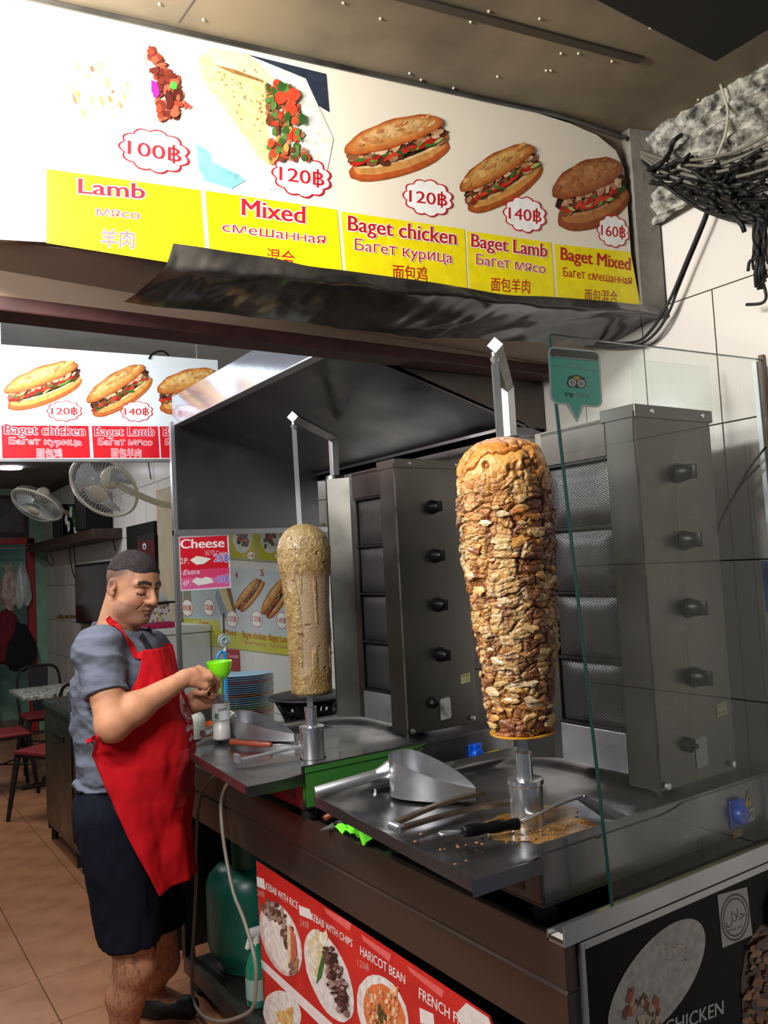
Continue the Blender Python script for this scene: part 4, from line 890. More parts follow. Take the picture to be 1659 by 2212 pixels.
# ================================================================ things on the trays
def scoop(name, H, N, T, Rb, Hb, label, lean=0.0, wall=.0016):
    """deep catching scoop: round back, straight sides to a point, tubular handle"""
    H, N, T = Vector(H), Vector(N), Vector(T); e = empty(name, (N.x, N.y, T.z), label, 'scoop')
    d = Vector((T.x - N.x, T.y - N.y, 0)); L = d.length; d.normalize(); s = Vector((-d.y, d.x, 0)); z0 = T.z
    plan = []
    for i in range(41):
        t = -1 + 2 * i / 40
        if abs(t) < .45: a = t / .45 * PI / 2; u = Rb - Rb * math.cos(a); w = Rb * math.sin(a); 
        else: k = (abs(t) - .45) / .55; u = Rb + (L - Rb) * k; w = math.copysign(Rb * (1 - .96 * k ** 2.4), t)
        hgt = Hb * (1 - max(0, (u - Rb * .3) / (L - Rb * .3)) * .70)
        plan.append((u, w, hgt))
    o0 = Vector((N.x, N.y, z0)); mb = MB(); vs = []; n = len(plan)
    for (u, w, h_) in plan:
        p = o0 + d * u + s * w; q = o0 + d * (u + wall * 0 + (Rb - u) * .02) + s * w * .97
        vs += [p + Vector((0, 0, .001)), p + Vector((0, 0, h_)), q + Vector((0, 0, h_)), q + Vector((0, 0, .002))]
    fs = []
    for i in range(n - 1):
        for k in range(4): fs.append((i * 4 + k, (i + 1) * 4 + k, (i + 1) * 4 + (k + 1) % 4, i * 4 + (k + 1) % 4))
    mb.add(vs, fs); mb.build('basin', MT['chrome'], e, auto=50).matrix_parent_inverse = Matrix.Translation(-e.location)
    fl_ = MB(); fl_.add([o0 + d * u + s * w + Vector((0, 0, zz)) for zz in (.0, .0015) for (u, w, h_) in plan], [list(range(n))[::-1], list(range(n, 2 * n))] + [(i, i + 1, n + i + 1, n + i) for i in range(n - 1)])
    fl_.build('floor_plate', MT['chrome'], e).matrix_parent_inverse = Matrix.Translation(-e.location)
    Nn = Vector((N.x, N.y, N.z)); hd_ = (H - Nn).normalized()
    MB().tube([Nn + d * .004, Nn + hd_ * .012, Nn + hd_ * .03, Nn + hd_ * .045], .02, 16, rs=[.032, .026, .018, .014]).build('neck', MT['chrome'], e, auto=50).matrix_parent_inverse = Matrix.Translation(-e.location)
    MB().tube([Nn + hd_ * .04, H - hd_ * .004, H], .0135, 16, rs=[.0135, .0145, .0135]).build('handle', MT['alu'], e, auto=50).matrix_parent_inverse = Matrix.Translation(-e.location)
    return e
scoop('meat_scoop', (.997, 1.855, 1.062), (1.190, 1.792, 1.094), (1.285, 1.575, 1.0420), .062, .098, 'large steel meat scoop lying on the near tray by the chicken kebab')
scoop('meat_scoop', (1.050, 2.745, 1.075), (1.190, 2.815, 1.095), (1.293, 2.535, 1.0420), .056, .080, 'smaller steel meat scoop on the farther tray below the plates')
# tongs on the near tray
def Bp(mb, name, m, e, **k): o = mb.build(name, m, e, **k); o.matrix_parent_inverse = Matrix.Translation(-e.location); return o
e = empty('serving_tongs', (1.05, 1.51, 1.044), 'long greasy steel tongs lying on the near tray before the scoop', 'tongs')
for a, b, zz in (((1.012, 1.505), (1.305, 1.475), 1.052), ((1.012, 1.540), (1.300, 1.580), 1.054)):
    A, B_ = Vector((*a, 1.048)), Vector((*b, zz)); d = (B_ - A).normalized(); s = Vector((-d.y, d.x, 0)); mb = MB(); vs = []; K = 14
    for i in range(K + 1):
        t = i / K; w = .009 + .009 * max(0, (t - .55) / .45) ** 1.2; c = A.lerp(B_, t) + Vector((0, 0, .006 * math.sin(t * PI))); e_ = .008
        for (dw, dz) in ((-w, 0), (-w * .8, e_), (w * .8, e_), (w, 0), (w * .8, e_ * .7), (-w * .8, e_ * .7)): vs.append(c + s * dw + Vector((0, 0, dz)))
    fs = [(i * 6 + k, (i + 1) * 6 + k, (i + 1) * 6 + (k + 1) % 6, i * 6 + (k + 1) % 6) for i in range(K) for k in range(6)] + [tuple(range(6)), tuple(K * 6 + k for k in range(6))[::-1]]
    Bp(mb.add(vs, fs), 'arm', bpy.data.materials.get('greasy_steel') or mat('greasy_steel', (150, 132, 112), .3, .95, var=.4, vs=12, col2=(96, 78, 60)), e, auto=40)
Bp(MB().lathe([(.0, -.018), (.010, -.018), (.010, .018), (0, .018)], 14, (1.012, 1.523, 1.050), 'Y').box(1.006, 1.022, 1.500, 1.546, 1.043, 1.058, .003), 'spring_joint', MT['chrome'], e)
# turner with black handle
e = empty('spatula', (1.15, 1.46, 1.044), 'black-handled spatula lying on the near tray with blade by the spit', 'spatula')
A = onz(1000, 1796, 1.058); B_ = onz(1120, 1779, 1.060); M_ = onz(1250, 1722, 1.062); E_ = onz(1345, 1758, 1.056)
Bp(MB().tube(spline([A, A.lerp(B_, .35), A.lerp(B_, .7), B_], 5), .012, 12, rs=[.010 + .003 * abs(math.sin(i * .55)) for i in range(16)]), 'handle', MT['black'], e, smooth=True)
Bp(MB().tube(spline([A + Vector((-.004, 0, 0)), A + Vector((-.030, .006, 0)), A + Vector((-.045, .016, .0)), A + Vector((-.036, .026, 0)), A + Vector((-.004, .004, 0))], 4), .0035, 8), 'hanging_loop', MT['alu'], e, smooth=True)
Bp(MB().tube(spline([B_, B_.lerp(M_, .5) + Vector((0, 0, .004)), M_, M_ + Vector((.012, -.010, 0))], 6), .0045, 10), 'shaft', MT['chrome'], e, smooth=True)
dd = (E_ - M_); pl_ = [M_ + Vector((.018, .004, 0)), M_ + Vector((-.012, .0, 0)), E_ + Vector((-.035, .02, -.008)), E_ + Vector((-.02, -.006, -.008)), E_ + Vector((.012, .0, -.008))]
Bp(MB().prism(pl_, (0, 0, .002)), 'blade', MT['blackiron'], e)
# loose bits of food: nobody could count them
mb = MB(); random.seed(4)
for i in range(62):
    if i < 14: x, y = random.choice([(1.02, 1.36), (1.08, 1.34), (1.02, 1.46), (1.14, 1.33), (.99, 1.31)]); x += random.uniform(-.03, .03); y += random.uniform(-.03, .03); z = 1.041
    elif i < 44: a = random.uniform(2.6, 5.2); r = random.uniform(.05, .14); x, y, z = 1.27 + r * math.cos(a), 1.384 + r * math.sin(a), 1.036
    else: x, y, z = random.uniform(1.22, 1.36), random.uniform(1.25, 1.33), 1.037
    r = random.uniform(.0015, .0048); bm = bmesh.new(); bmesh.ops.create_icosphere(bm, subdivisions=1, radius=r)
    for v in bm.verts: v.co = Vector((v.co.x * random.uniform(.8, 1.5) + x, v.co.y * random.uniform(.8, 1.4) + y, v.co.z * .35 + z + r * .2))
    mb.bm(bm)
o = mb.build('meat_crumbs', mat('meat_crumb', (176, 120, 76), .6, var=.6, vs=200, col2=(120, 64, 34)), smooth=True); tag(o, 'scattered meat crumbs on the near tray', 'crumbs', kind='stuff')
mb = MB()
for (x, y, r) in ((1.27, 1.37, .105), (1.30, 1.29, .075), (1.25, 1.30, .06), (1.36, 1.40, .06), (1.20, 1.36, .05)):
    n = 26; mb.prism([(x + r * (1 + random.uniform(-.13, .13)) * math.cos(2 * PI * i / n), y + r * (1 + random.uniform(-.13, .13)) * math.sin(2 * PI * i / n), 1.0345) for i in range(n)], (0, 0, .0012 + random.uniform(0, .0004)))
o = mb.build('grease_pool', mat('brown_grease', (150, 112, 48), .14, var=.6, vs=26, col2=(84, 50, 26), coat=.5)); tag(o, 'brown grease pool around the near spit foot', 'grease', kind='stuff')
# farther tray: measuring ladle and wood-handled knife
e = empty('ladle', (1.17, 2.35, 1.044), 'steel ladle with round bowl on the farther tray before the spit', 'ladle')
Bp(MB().prism([(1.018, 2.372, 1.046), (1.022, 2.400, 1.046), (1.225, 2.375, 1.058), (1.222, 2.352, 1.058)], (0, 0, .006)).prism([(1.012, 2.366, 1.044), (1.014, 2.404, 1.044), (1.024, 2.403, 1.044), (1.022, 2.365, 1.044)], (0, 0, .024)), 'handle', MT['alu'], e)
Bp(MB().lathe([(.001, .0), (.020, .002), (.034, .012), (.040, .030), (.0405, .034), (.038, .033), (.032, .014), (.018, .004), (.001, .003)], 28, (1.262, 2.362, 1.038)), 'bowl', MT['chrome'], e, auto=50)
e = empty('knife', (1.15, 2.6, 1.044), 'red-brown wooden handled knife under the smaller scoop', 'knife')
Bp(MB().tube(spline([(1.112, 2.648, 1.052), (1.13, 2.60, 1.053), (1.16, 2.545, 1.052), (1.19, 2.50, 1.052)], 5), .010, 10, rs=[.011, .012, .011, .010, .009, .009, .009, .009, .010, .010, .010, .009, .009, .009, .008, .007]), 'handle', MT['woodred'], e, smooth=True)
Bp(MB().prism([(1.19, 2.507, 1.050), (1.195, 2.485, 1.050), (1.30, 2.33, 1.046), (1.215, 2.50, 1.050)], (0, 0, .0015)), 'blade', MT['chrome'], e)
# things squeezed between the two grills: cloth and knives
random.seed(8)
mb = MB(); vs = []; n = 22
c0 = onz(797, 1800, .900); ax = Vector((.0, -.16, 0)); bx = Vector((.055, .0, 0))
for j in range(n + 1):
    for i in range(n + 1):
        u, v = i / n - .5, j / n - .5; rag = 1 + .25 * noise.noise((u * 5, v * 5, 3))
        p = c0 + ax * u * rag + bx * v * 2.1 * rag + Vector((0, 0, .012 + .020 * noise.noise((u * 6, v * 6, 0)) + .006 * noise.noise((u * 16, v * 16, 5)))); p.z = max(p.z, .894); vs.append(p)
fs = [(j * (n + 1) + i, j * (n + 1) + i + 1, (j + 1) * (n + 1) + i + 1, (j + 1) * (n + 1) + i) for j in range(n) for i in range(n)]
o = mb.add(vs, fs).build('cleaning_cloth', MT['limecloth'], smooth=True); tag(o, 'crumpled lime green cloth on the black top between the grills', 'cloth'); md = o.modifiers.new('t', 'SOLIDIFY'); md.thickness = .0025; md.offset = 1
e = empty('knife', tuple(onz(740, 1770, .91)), 'black-handled knife resting on the lime green cloth', 'knife')
Bp(MB().tube([onz(722, 1782, .914), onz(745, 1775, .918), onz(800, 1768, .922)], .010, 10), 'handle', MT['black'], e, smooth=True)
Bp(MB().prism([onz(690, 1795, .910), onz(722, 1788, .912), onz(722, 1776, .912)], (0, 0, .0015)), 'tang', MT['alu'], e)
e = empty('knife', tuple(onz(720, 1760, .91)), 'brown wooden handled knife behind the black-handled one', 'knife')
Bp(MB().tube([onz(700, 1768, .912), onz(722, 1757, .918), onz(745, 1752, .922)], .009, 10), 'handle', MT['woodred'], e, smooth=True)
# ================================================================ plate stack, pan
PCOL = {'b': (150, 186, 214), 'p': (206, 90, 150), 'o': (226, 128, 60), 'g': (176, 196, 90), 'k': (214, 160, 176), 'w': (196, 208, 214), 'v': (160, 150, 200)}
PM_ = {k: mat('melamine_' + k, v, .3, coat=.3) for k, v in PCOL.items()}
PNAME = {'b': 'light blue', 'p': 'magenta pink', 'o': 'orange', 'g': 'yellow green', 'k': 'pale pink', 'w': 'pale grey white', 'v': 'lilac'}
order = 'gbobkbvbwkbwkbkgbobbbbbobbpbb'; order = 'gobkvbwkbwkpkgbwbbbobbbbbpbbb'
seen = {}; plm = {}
for i, k in enumerate(order):
    if k not in plm:
        mb = MB(); prof = [(.0, .0), (.45, .0), (.62, .0015), (.80, .009), (.97, .0125), (1.0, .0130), (1.0, .0145), (.96, .0140), (.78, .011), (.6, .004), (.0, .003)]
        mb.lathe([(r * .5, h) for r, h in prof], 36); pm_ = mb.build('oval_plate', PM_[k], auto=60); plm[k] = pm_.data; o = pm_
    else: o = bpy.data.objects.new('oval_plate', plm[k]); COL.objects.link(o)
    o.scale = (.262, .175, 1); o.rotation_euler = (0, 0, -.40 + random.uniform(-.03, .03)); o.location = (1.505 + i * .0003 + random.uniform(-.001, .001), 3.43, .8935 + i * .0094)
    seen.setdefault(k, []).append(o)
top_ = o
for k, L_ in seen.items():
    for j, o in enumerate(L_):
        if o is top_: tag(o, 'light blue oval plate on top of the plate stack', 'plate', 'oval plates in the stack')
        elif len(L_) == 1 or (k == 'p' and j == len(L_) - 1): tag(o, f'{PNAME[k]} oval plate just below the top of the stack' if k == 'p' else f'only {PNAME[k]} oval plate of the stack', 'plate', 'oval plates in the stack')
        elif k == 'b': tag(o, 'light blue oval plate inside the stack of plates', 'plate', 'oval plates in the stack')
        else: tag(o, f'{PNAME[k]} oval plate, ' + ['lowest', 'second lowest', 'third lowest', 'fourth lowest', 'fifth lowest'][j] + ' of its colour in the stack', 'plate', 'oval plates in the stack')
e = empty('charcoal_pan', (1.62, 3.0, .90), 'black round hotplate dish with pierced sides behind the farther kebab', 'pan')
Bp(MB().lathe([(.0, .893), (.12, .893), (.12, .94), (.09, .948), (.0, .948)], 30, (1.645, 3.08, 0)), 'stand', MT['rubber'], e)
mb = MB(); c = (1.645, 3.08, .949); N_ = 44; rows = [(.095, .0), (.098, .03), (.108, .055), (.117, .078), (.126, .095), (.134, .112), (.142, .125), (.150, .140), (.158, .146)]
vs = [(c[0] + r * math.cos(2 * PI * i / N_), c[1] + r * math.sin(2 * PI * i / N_), c[2] + h) for r, h in rows for i in range(N_)]
fs = [(j * N_ + i, j * N_ + (i + 1) % N_, (j + 1) * N_ + (i + 1) % N_, (j + 1) * N_ + i) for j in range(len(rows) - 1) for i in range(N_) if not ((j in (2,) and i % 2 == 0) or (j in (4, 5) and i % 4 in (0, 1)))]
o = Bp(mb.add(vs, fs), 'pierced_bowl', MT['blackiron'], e, smooth=True); md = o.modifiers.new('s', 'SOLIDIFY'); md.thickness = .005
Bp(MB().lathe([(.0, .170), (.06, .166), (.12, .154), (.165, .148), (.170, .143), (.166, .139), (.11, .142), (.0, .152)], 44, c), 'domed_plate', MT['blackiron'], e, smooth=True)
Bp(MB().lathe([(.09, -.0), (.105, .0), (.10, .012), (.09, .012)], 36, c), 'foot_ring', MT['blackiron'], e)
# ================================================================ in and around the cook's hands
_bp = CAM + ray(478, 1560) * 2.855 / FPX; BX, BY = float(_bp[0]), float(_bp[1])
e = empty('sauce_bottle', (BX, BY, 1.047), 'clear plastic bottle with green leaf label held by the cook', 'bottle')
Bp(MB().lathe([(.0, .985), (.028, .985), (.031, .990), (.031, 1.085), (.029, 1.10), (.030, 1.112), (.026, 1.135), (.018, 1.152), (.012, 1.160), (.012, 1.172), (.0125, 1.172)], 28, (BX, BY, .062)), 'shell', MT['bottle'], e, smooth=True)
Bp(MB().lathe([(.0, .988), (.0285, .988), (.0295, .995), (.0295, 1.06), (.0, 1.06)], 28, (BX, BY, .062)), 'sauce', mat('pale_sauce', (196, 190, 186), .3), e, smooth=True)
lb = MB().lathe([(.0315, 1.055), (.0315, 1.112)], 32, (BX, BY, .062)); Bp(lb, 'label', mat('bottle_label', (226, 230, 232), .4), e, smooth=True)
fr = (Vector(CAM) - Vector((BX, BY, 1.08))); fr.z = 0; fr.normalize(); rt = Vector((-fr.y, fr.x, 0))
class Cyl(Plane):
    def P(s, a, off=0.0):
        ang = a[0] / .0315; d = fr * math.cos(ang) + rt * math.sin(ang); return Vector((BX, BY, 1.117)) + d * (.0317 + off) + Vector((0, 0, a[1]))
pb = Pr(Cyl((BX, BY, 1.117), rt, (0, 0, 1)), px=False, base=.0002)
pb.text('น้ำทิพย์', (-.010, .030), (.022, .034), .009, (20, 30, 40), .02)
for a in range(7): an = a / 7 * 2 * PI; pb.poly([(-.016, .014), (-.016 + .008 * math.cos(an - .35), .014 + .008 * math.sin(an - .35)), (-.016 + .016 * math.cos(an), .014 + .016 * math.sin(an)), (-.016 + .008 * math.cos(an + .35), .014 + .008 * math.sin(an + .35))], (20, 110, 50))
Bp_ = pb.build('label_print', e); Bp_.matrix_parent_inverse = Matrix.Translation(-e.location)
FX, FY, FZ = BX + .001, BY, 1.234
e = empty('funnel', (FX, FY, FZ), 'lime green plastic funnel held in the bottle neck', 'funnel')
Bp(MB().lathe([(r_ * .82, 1.234 + (z_ - 1.172) * .76) for r_, z_ in [(.006, 1.125), (.0065, 1.150), (.0085, 1.180), (.014, 1.196), (.030, 1.206), (.043, 1.226), (.050, 1.255), (.0525, 1.280), (.054, 1.280), (.0540, 1.277), (.0515, 1.255), (.0445, 1.2245), (.031, 1.2040), (.015, 1.194), (.0095, 1.178), (.0075, 1.150), (.007, 1.125)]], 36, (FX, FY, 0)), 'cone', MT['lime'], e, smooth=True)
# small containers beyond the farther tray
o = MB().lathe([(.0, .0), (.030, .0), (.032, .005), (.032, .15), (.026, .175), (.014, .19), (.014, .205), (.0, .205)], 24).build('milk_bottle', mat('milky_plastic', (204, 208, 190), .35, sss=.1), auto=50); o.location = (1.185, 3.15, .893); tag(o, 'milky white plastic bottle beside the farther tray corner', 'bottle')
o = MB().lathe([(.0, .0), (.034, .0), (.040, .12), (.042, .125), (.042, .13), (.038, .13), (.032, .008), (0, .008)], 24).build('orange_cup', MT['orange'], auto=50); o.location = (1.272, 3.20, .893); tag(o, 'orange plastic cup behind the held bottle', 'cup')
bm = bmesh.new(); bmesh.ops.create_icosphere(bm, subdivisions=4, radius=1)
for v in bm.verts: v.co = Vector((v.co.x * .045, v.co.y * .04, v.co.z * .055)) * (1 + .35 * noise.noise(v.co * 2.6) + .08 * noise.noise(v.co * 9)); v.co.z = max(v.co.z, -.04)
mb = MB().bm(bm); o = mb.build('plastic_bag', mat('white_red_bag', (214, 190, 188), .4, coat=.3, var=.5, vs=30, col2=(190, 70, 70)), smooth=True); o.location = (1.315, 3.10, .935); tag(o, 'crumpled white and red plastic packet beside the held bottle', 'bag')
# squeezy brush handle and hanging bottle top behind the funnel
e = empty('blue_brush', (1.285, 3.12, .893), 'bright blue plastic brush handle standing behind the green funnel', 'brush')
Bp(MB().box(1.290, 1.304, 3.115, 3.125, .893, 1.31, .003), 'handle', mat('sky_blue_plastic', (40, 150, 220), .35), e)
Bp(MB().tube(spline([(1.296, 3.12, 1.305), (1.280, 3.12, 1.308), (1.266, 3.12, 1.29), (1.262, 3.12, 1.26)], 6), .005, 8), 'hook', bpy.data.materials['sky_blue_plastic'], e, smooth=True)
e = empty('hanging_cap', (1.30, 3.13, 1.35), 'round white translucent lid hanging on the glass behind the funnel', 'lid')
q = MB(); q.T = Matrix.Translation((1.300, 3.13, 1.352)) @ Matrix.Rotation(PI / 2, 4, 'X'); q.lathe([(0, .004), (.010, .004), (.012, .010), (.015, .004), (.022, .002), (.025, .006), (.026, 0), (.0, -.002)], 28)
Bp(q, 'disc', mat('frosted_plastic', (190, 206, 204), .35, sss=.1), e, smooth=True)
Bp(MB().tube([(1.303, 3.13, 1.326), (1.303, 3.13, 1.31)], .006, 8), 'nozzle', MT['white'], e)
Bp(MB().tube([(1.305, 3.14, 1.37), (1.312, 3.15, 1.46)], .004, 8), 'hanger', MT['wood'], e)
# ================================================================ under the counter
e = empty('gas_cylinder', (1.45, 3.0, .10), 'dark green gas cylinder standing under the counter behind the hose', 'gas cylinder')
gx, gy = 1.36, 3.10
Bp(MB().lathe([(.0, .10), (.13, .10), (.14, .11), (.14, .135), (.165, .16), (.175, .20), (.175, .40), (.165, .44), (.13, .475), (.07, .495), (.0, .50)], 40, (gx, gy, 0)), 'body', MT['gas'], e, smooth=True)
Bp(MB().lathe([(.105, .48), (.110, .60), (.104, .605), (.100, .48)], 30, (gx, gy, 0), a0=.5, a1=2.4), 'collar', MT['gas'], e, auto=40)
Bp(MB().lathe([(.105, .48), (.110, .60), (.104, .605), (.100, .48)], 30, (gx, gy, 0), a0=3.6, a1=5.5), 'collar', MT['gas'], e, auto=40)
Bp(MB().cyl((gx, gy, .49), .018, .06, 14).cyl((gx - .03, gy, .53), .012, .05, 12, 'X'), 'valve', MT['alu'], e)
e = empty('spray_bottle', (1.235, 2.87, .10), 'green translucent spray bottle with white trigger under the counter', 'spray bottle')
q = lambda pr_: MB().lathe(pr_, 28, (1.235, 2.79, 0))
Bp(q([(.0, .10), (.036, .10), (.042, .108), (.043, .20), (.040, .235), (.028, .27), (.016, .30), (.014, .315), (0, .315)]), 'body', mat('green_bottle', (24, 128, 104), .2, coat=.5), e, smooth=True)
Bp(MB().lathe([(.0432, .13), (.0432, .20)], 24, (1.235, 2.79, 0), a0=PI * .8, a1=PI * 1.7), 'label', mat('grey_white_label', (150, 176, 170), .5), e, smooth=True)
Bp(MB().cyl((1.235, 2.79, .312), .016, .028, 16).box(1.205, 1.275, 2.775, 2.805, .335, .362, .006).prism([(1.21, 2.78, .337), (1.195, 2.78, .30), (1.203, 2.78, .30), (1.222, 2.78, .337)], (0, .02, 0)), 'trigger_head', MT['white'], e, auto=40)
e = empty('gas_hose', (1.10, 2.8, .0), 'grey rubber hose hanging in a long loop from the counter rail', 'hose')
HP = [onx(545, 1672, 1.16), onx(505, 1662, 1.12), onx(455, 1685, 1.11), onx(430, 1740, 1.095), onx(424, 1830, 1.095), onx(424, 1900, 1.09), onx(419, 2010, 1.09), onx(414, 2110, 1.09), onx(420, 2165, 1.085), onx(440, 2195, 1.08), onx(475, 2206, 1.07), onx(515, 2198, 1.08), onx(545, 2178, 1.085), onx(553, 2130, 1.09), onx(550, 2070, 1.09), onx(528, 1990, 1.095), onx(505, 1930, 1.095), onx(490, 1860, 1.1), onx(480, 1790, 1.1), onx(478, 1730, 1.11), onx(490, 1695, 1.125), onx(510, 1680, 1.16)]
Bp(MB().tube(spline(HP, 8), .0062, 10), 'tube', MT['hose'], e, smooth=True)
# ================================================================ fix-ups of z for the hose end are hidden behind the tray
# ================================================================ big illuminated-looking menu sign (lit by the tube beside it)
PS = Plane((SO.x, SO.y, 2.3), SU, (0, 0, 1)); PS.o += PS.n * .004
ms = empty('menu_sign', (1.0, 1.62, 2.31), 'large yellow and white menu sign above the opening with priced baguette photos', 'sign')
bd = MB(); out = [(-60, -60), (165, 0), (700, 139), (1050, 215), (1150, 241), (1230, 266), (1290, 292), (1330, 325), (1348, 365), (1356, 450), (1364, 560), (1385, 662), (1195, 650), (740, 600), (365, 556), (240, 546), (120, 524), (-60, 514)]
b3 = [PS.P(PS.uv(*q_), 0) for q_ in out]; b3[0] = Vector((sg(.18).x, sg(.18).y, 2.828)) ; b3[0] = PS.o + PS.u * PS.uv(-60, 100)[0] + PS.v * .527
bd.prism(b3, -PS.n * .003); Bp(bd, 'banner', mat('white_vinyl', (236, 224, 204), .4, coat=.1, var=.03, vs=3), ms)
YL = (244, 222, 14)
def ycol(a, b, c, d, e_, name=None):
    p = Pr(PS, base=.0006); p.poly([a, b, c, d], e_); return pbuild(p, 'yellow_band', ms)
ycol((100, 365), (433, 411), (446, 580), (100, 525), YL); ycol((443, 412), (728, 453), (741, 606), (455, 578), YL)
ycol((737, 457), (1003, 495), (1010, 632), (748, 606), YL); ycol((1008, 499), (1190, 524), (1199, 652), (1014, 634), YL); ycol((1197, 527), (1362, 545), (1383, 662), (1204, 654), YL)
CR = (190, 26, 40); OW = (250, 240, 226)
def lines(L, name='lettering', pl=PS, par=ms, base=.0012):
    for (t, bl, br, h, c_, bo, ou) in L:
        p = Pr(pl, base=base); p.text(t, bl, br, h, c_, min(bo, .020), out=ou, serif=ord(t[0]) < 0x300); pbuild(p, name, par)
lines([('Lamb', (170, 418), (312, 430), 32, CR, .035, OW), ('мясо', (208, 466), (302, 474), 20, (196, 60, 70), .0, OW), ('羊肉', (218, 530), (290, 534), 36, (190, 80, 84), .0, OW),
       ('Mixed', (523, 465), (658, 483), 36, CR, .04, OW), ('смешанная', (480, 500), (703, 528), 22, CR, .005, OW), ('混合', (576, 569), (636, 576), 34, CR, .0, None),
       ('Baget chicken', (752, 498), (985, 529), 32, CR, .035, OW), ('Багет курица', (766, 540), (977, 569), 24, CR, .008, OW), ('面包鸡', (848, 602), (922, 608), 32, CR, .0, None),
       ('Baget Lamb', (1018, 533), (1181, 556), 28, CR, .035, OW), ('Багет мясо', (1028, 571), (1177, 591), 22, CR, .008, OW), ('面包羊肉', (1060, 626), (1144, 632), 28, CR, .0, None),
       ('Baget Mixed', (1211, 561), (1361, 584), 27, CR, .03, None), ('Багет смешанная', (1216, 597), (1364, 615), 19, CR, .004, None), ('面包混合', (1262, 650), (1333, 655), 27, (170, 60, 50), .0, None)])
for (c_, ru, rv, t, sk) in (((333, 327), 79, 48, '100', .16), ((651, 381), 66, 47, '120', .14), ((924, 428), 56, 41, '120', .12), ((1133, 464), 48, 40, '140', .12), ((1324, 500), 36, 36, '160', .12)):
    p = Pr(PS, base=.0016); p.badge(c_, ru, rv, t, sk=sk); pbuild(p, 'price_badge', ms)
# photos: wrap with lamb
p = Pr(PS, base=.0010); random.seed(21)
p.poly([(140, 150), (190, 128), (300, 112), (322, 150), (330, 205), (352, 262), (300, 272), (200, 268), (138, 245), (120, 200)], (240, 232, 214))
for i in range(26): p.blob((random.uniform(145, 285), random.uniform(135, 255)), random.uniform(2, 5), random.uniform(4, 14), random.choice([(150, 110, 60), (190, 160, 90), (120, 84, 50), (150, 170, 120)]), 7, .3, rot=-.3)
p.poly([(298, 118), (310, 112), (318, 160), (334, 220), (350, 262), (338, 262), (312, 190)], (224, 226, 190))
for i in range(120):
    t = random.random(); x = 322 + 60 * math.sin(t * 2.6) * random.random() + 22 * t; y = 108 + 150 * t; p.blob((x, y), random.uniform(5, 11), random.uniform(5, 12), random.choice([(110, 40, 28), (140, 56, 38), (80, 26, 20), (160, 80, 56), (96, 34, 26)]), 7, .35)
p.poly([(326, 176), (338, 180), (344, 206), (336, 216), (326, 200)], (170, 30, 130)); p.blob((374, 186), 8, 10, (70, 160, 60), 7, .3); p.poly([(396, 218), (412, 232), (398, 242)], (220, 60, 50))
pbuild(p, 'food_photo', ms, MT['food'])
# tortilla wrap on plate with dark cloth
p = Pr(PS, base=.0010); random.seed(22)
p.poly([(535, 118), (704, 160), (711, 243), (640, 200)], (40, 50, 66)); p.poly([(424, 310), (480, 345), (530, 390), (500, 408), (440, 390), (428, 360)], (120, 176, 180)); p.poly([(406, 130), (430, 130), (434, 152), (408, 150)], (170, 186, 190))
p.poly([(412, 150), (500, 105), (660, 170), (720, 300), (700, 400), (580, 410), (460, 350), (425, 240)], (226, 228, 214)); p.poly([(440, 180), (520, 250), (585, 345), (520, 330), (460, 270)], (196, 202, 186))
p.poly([(428, 128), (455, 104), (540, 120), (590, 172), (572, 182), (585, 360), (560, 340), (500, 255), (440, 180)], (232, 206, 140)); p.poly([(455, 106), (540, 120), (592, 172), (560, 178), (500, 158), (462, 140)], (240, 220, 164)); p.poly([(462, 140), (500, 158), (570, 180), (568, 174), (505, 150)], (150, 110, 60))
for i in range(60): 
    x = random.uniform(450, 572); y = random.uniform(150, 330)
    if y < 150 + (x - 440) * 1.4 and x - 440 > (y - 180) * .70: p.blob((x, y), random.uniform(1, 3), random.uniform(1, 3.5), (176, 124, 66), 6, .3)
for i in range(150):
    t = random.random(); y = 185 + 165 * t; x0_, x1_ = 574 + 8 * t, 632 + 34 * t - 20 * max(0, .4 - t); p.blob((random.uniform(x0_, x1_), y), random.uniform(4, 9), random.uniform(5, 12), random.choice([(150, 90, 60), (120, 66, 40), (180, 120, 90), (214, 66, 40), (224, 84, 50), (60, 96, 40), (206, 150, 80), (90, 130, 60)]), 7, .3)
for (x, y) in ((606, 215), (632, 208), (628, 240)): p.blob((x, y), 14, 15, (222, 70, 44), 9, .15)
for (x, y) in ((620, 255), (650, 262), (606, 190)): p.blob((x, y), 9, 12, (50, 90, 36), 8, .35)
pbuild(p, 'food_photo', ms, MT['food'])
for (c_, U_, V_, sd, bun, hi, cr) in (((857, 320), (112, -34), (-14, -62), 31, (214, 148, 80), (232, 196, 140), (190, 90, 40)), ((1082, 385), (84, -48), (-22, -52), 32, (206, 144, 74), (226, 186, 116), (170, 84, 36)), ((1275, 420), (80, -30), (-16, -74), 33, (176, 112, 62), (196, 140, 90), (150, 76, 40))):
    p = Pr(PS, base=.0010); food_sandwich(p, c_, U_, V_, sd, bun, hi, cr); pbuild(p, 'food_photo', ms, MT['food'])
p = Pr(PS, base=.0010); p.blob((0, 266), 6, 12, (206, 150, 90), 10, .1); pbuild(p, 'food_photo', ms, MT['food'])
# dark strip standing in for the shadow in the gap between sign and canopy
mb = MB(); tp = [PS.P(PS.uv(*q_), .004) for q_ in ((-80, -70), (165, -2), (430, 66), (700, 136), (1050, 212), (1210, 248), (1345, 300))]
for t_ in tp: t_.z = min(t_.z, 2.826)
tp[0].z = 2.826
mb.tube(spline([t_ + Vector((0, 0, .001)) for t_ in tp], 6), .007, 8); o = mb.build('trim_gap_shade', MT['wrap'], smooth=True); o['kind'] = 'structure'
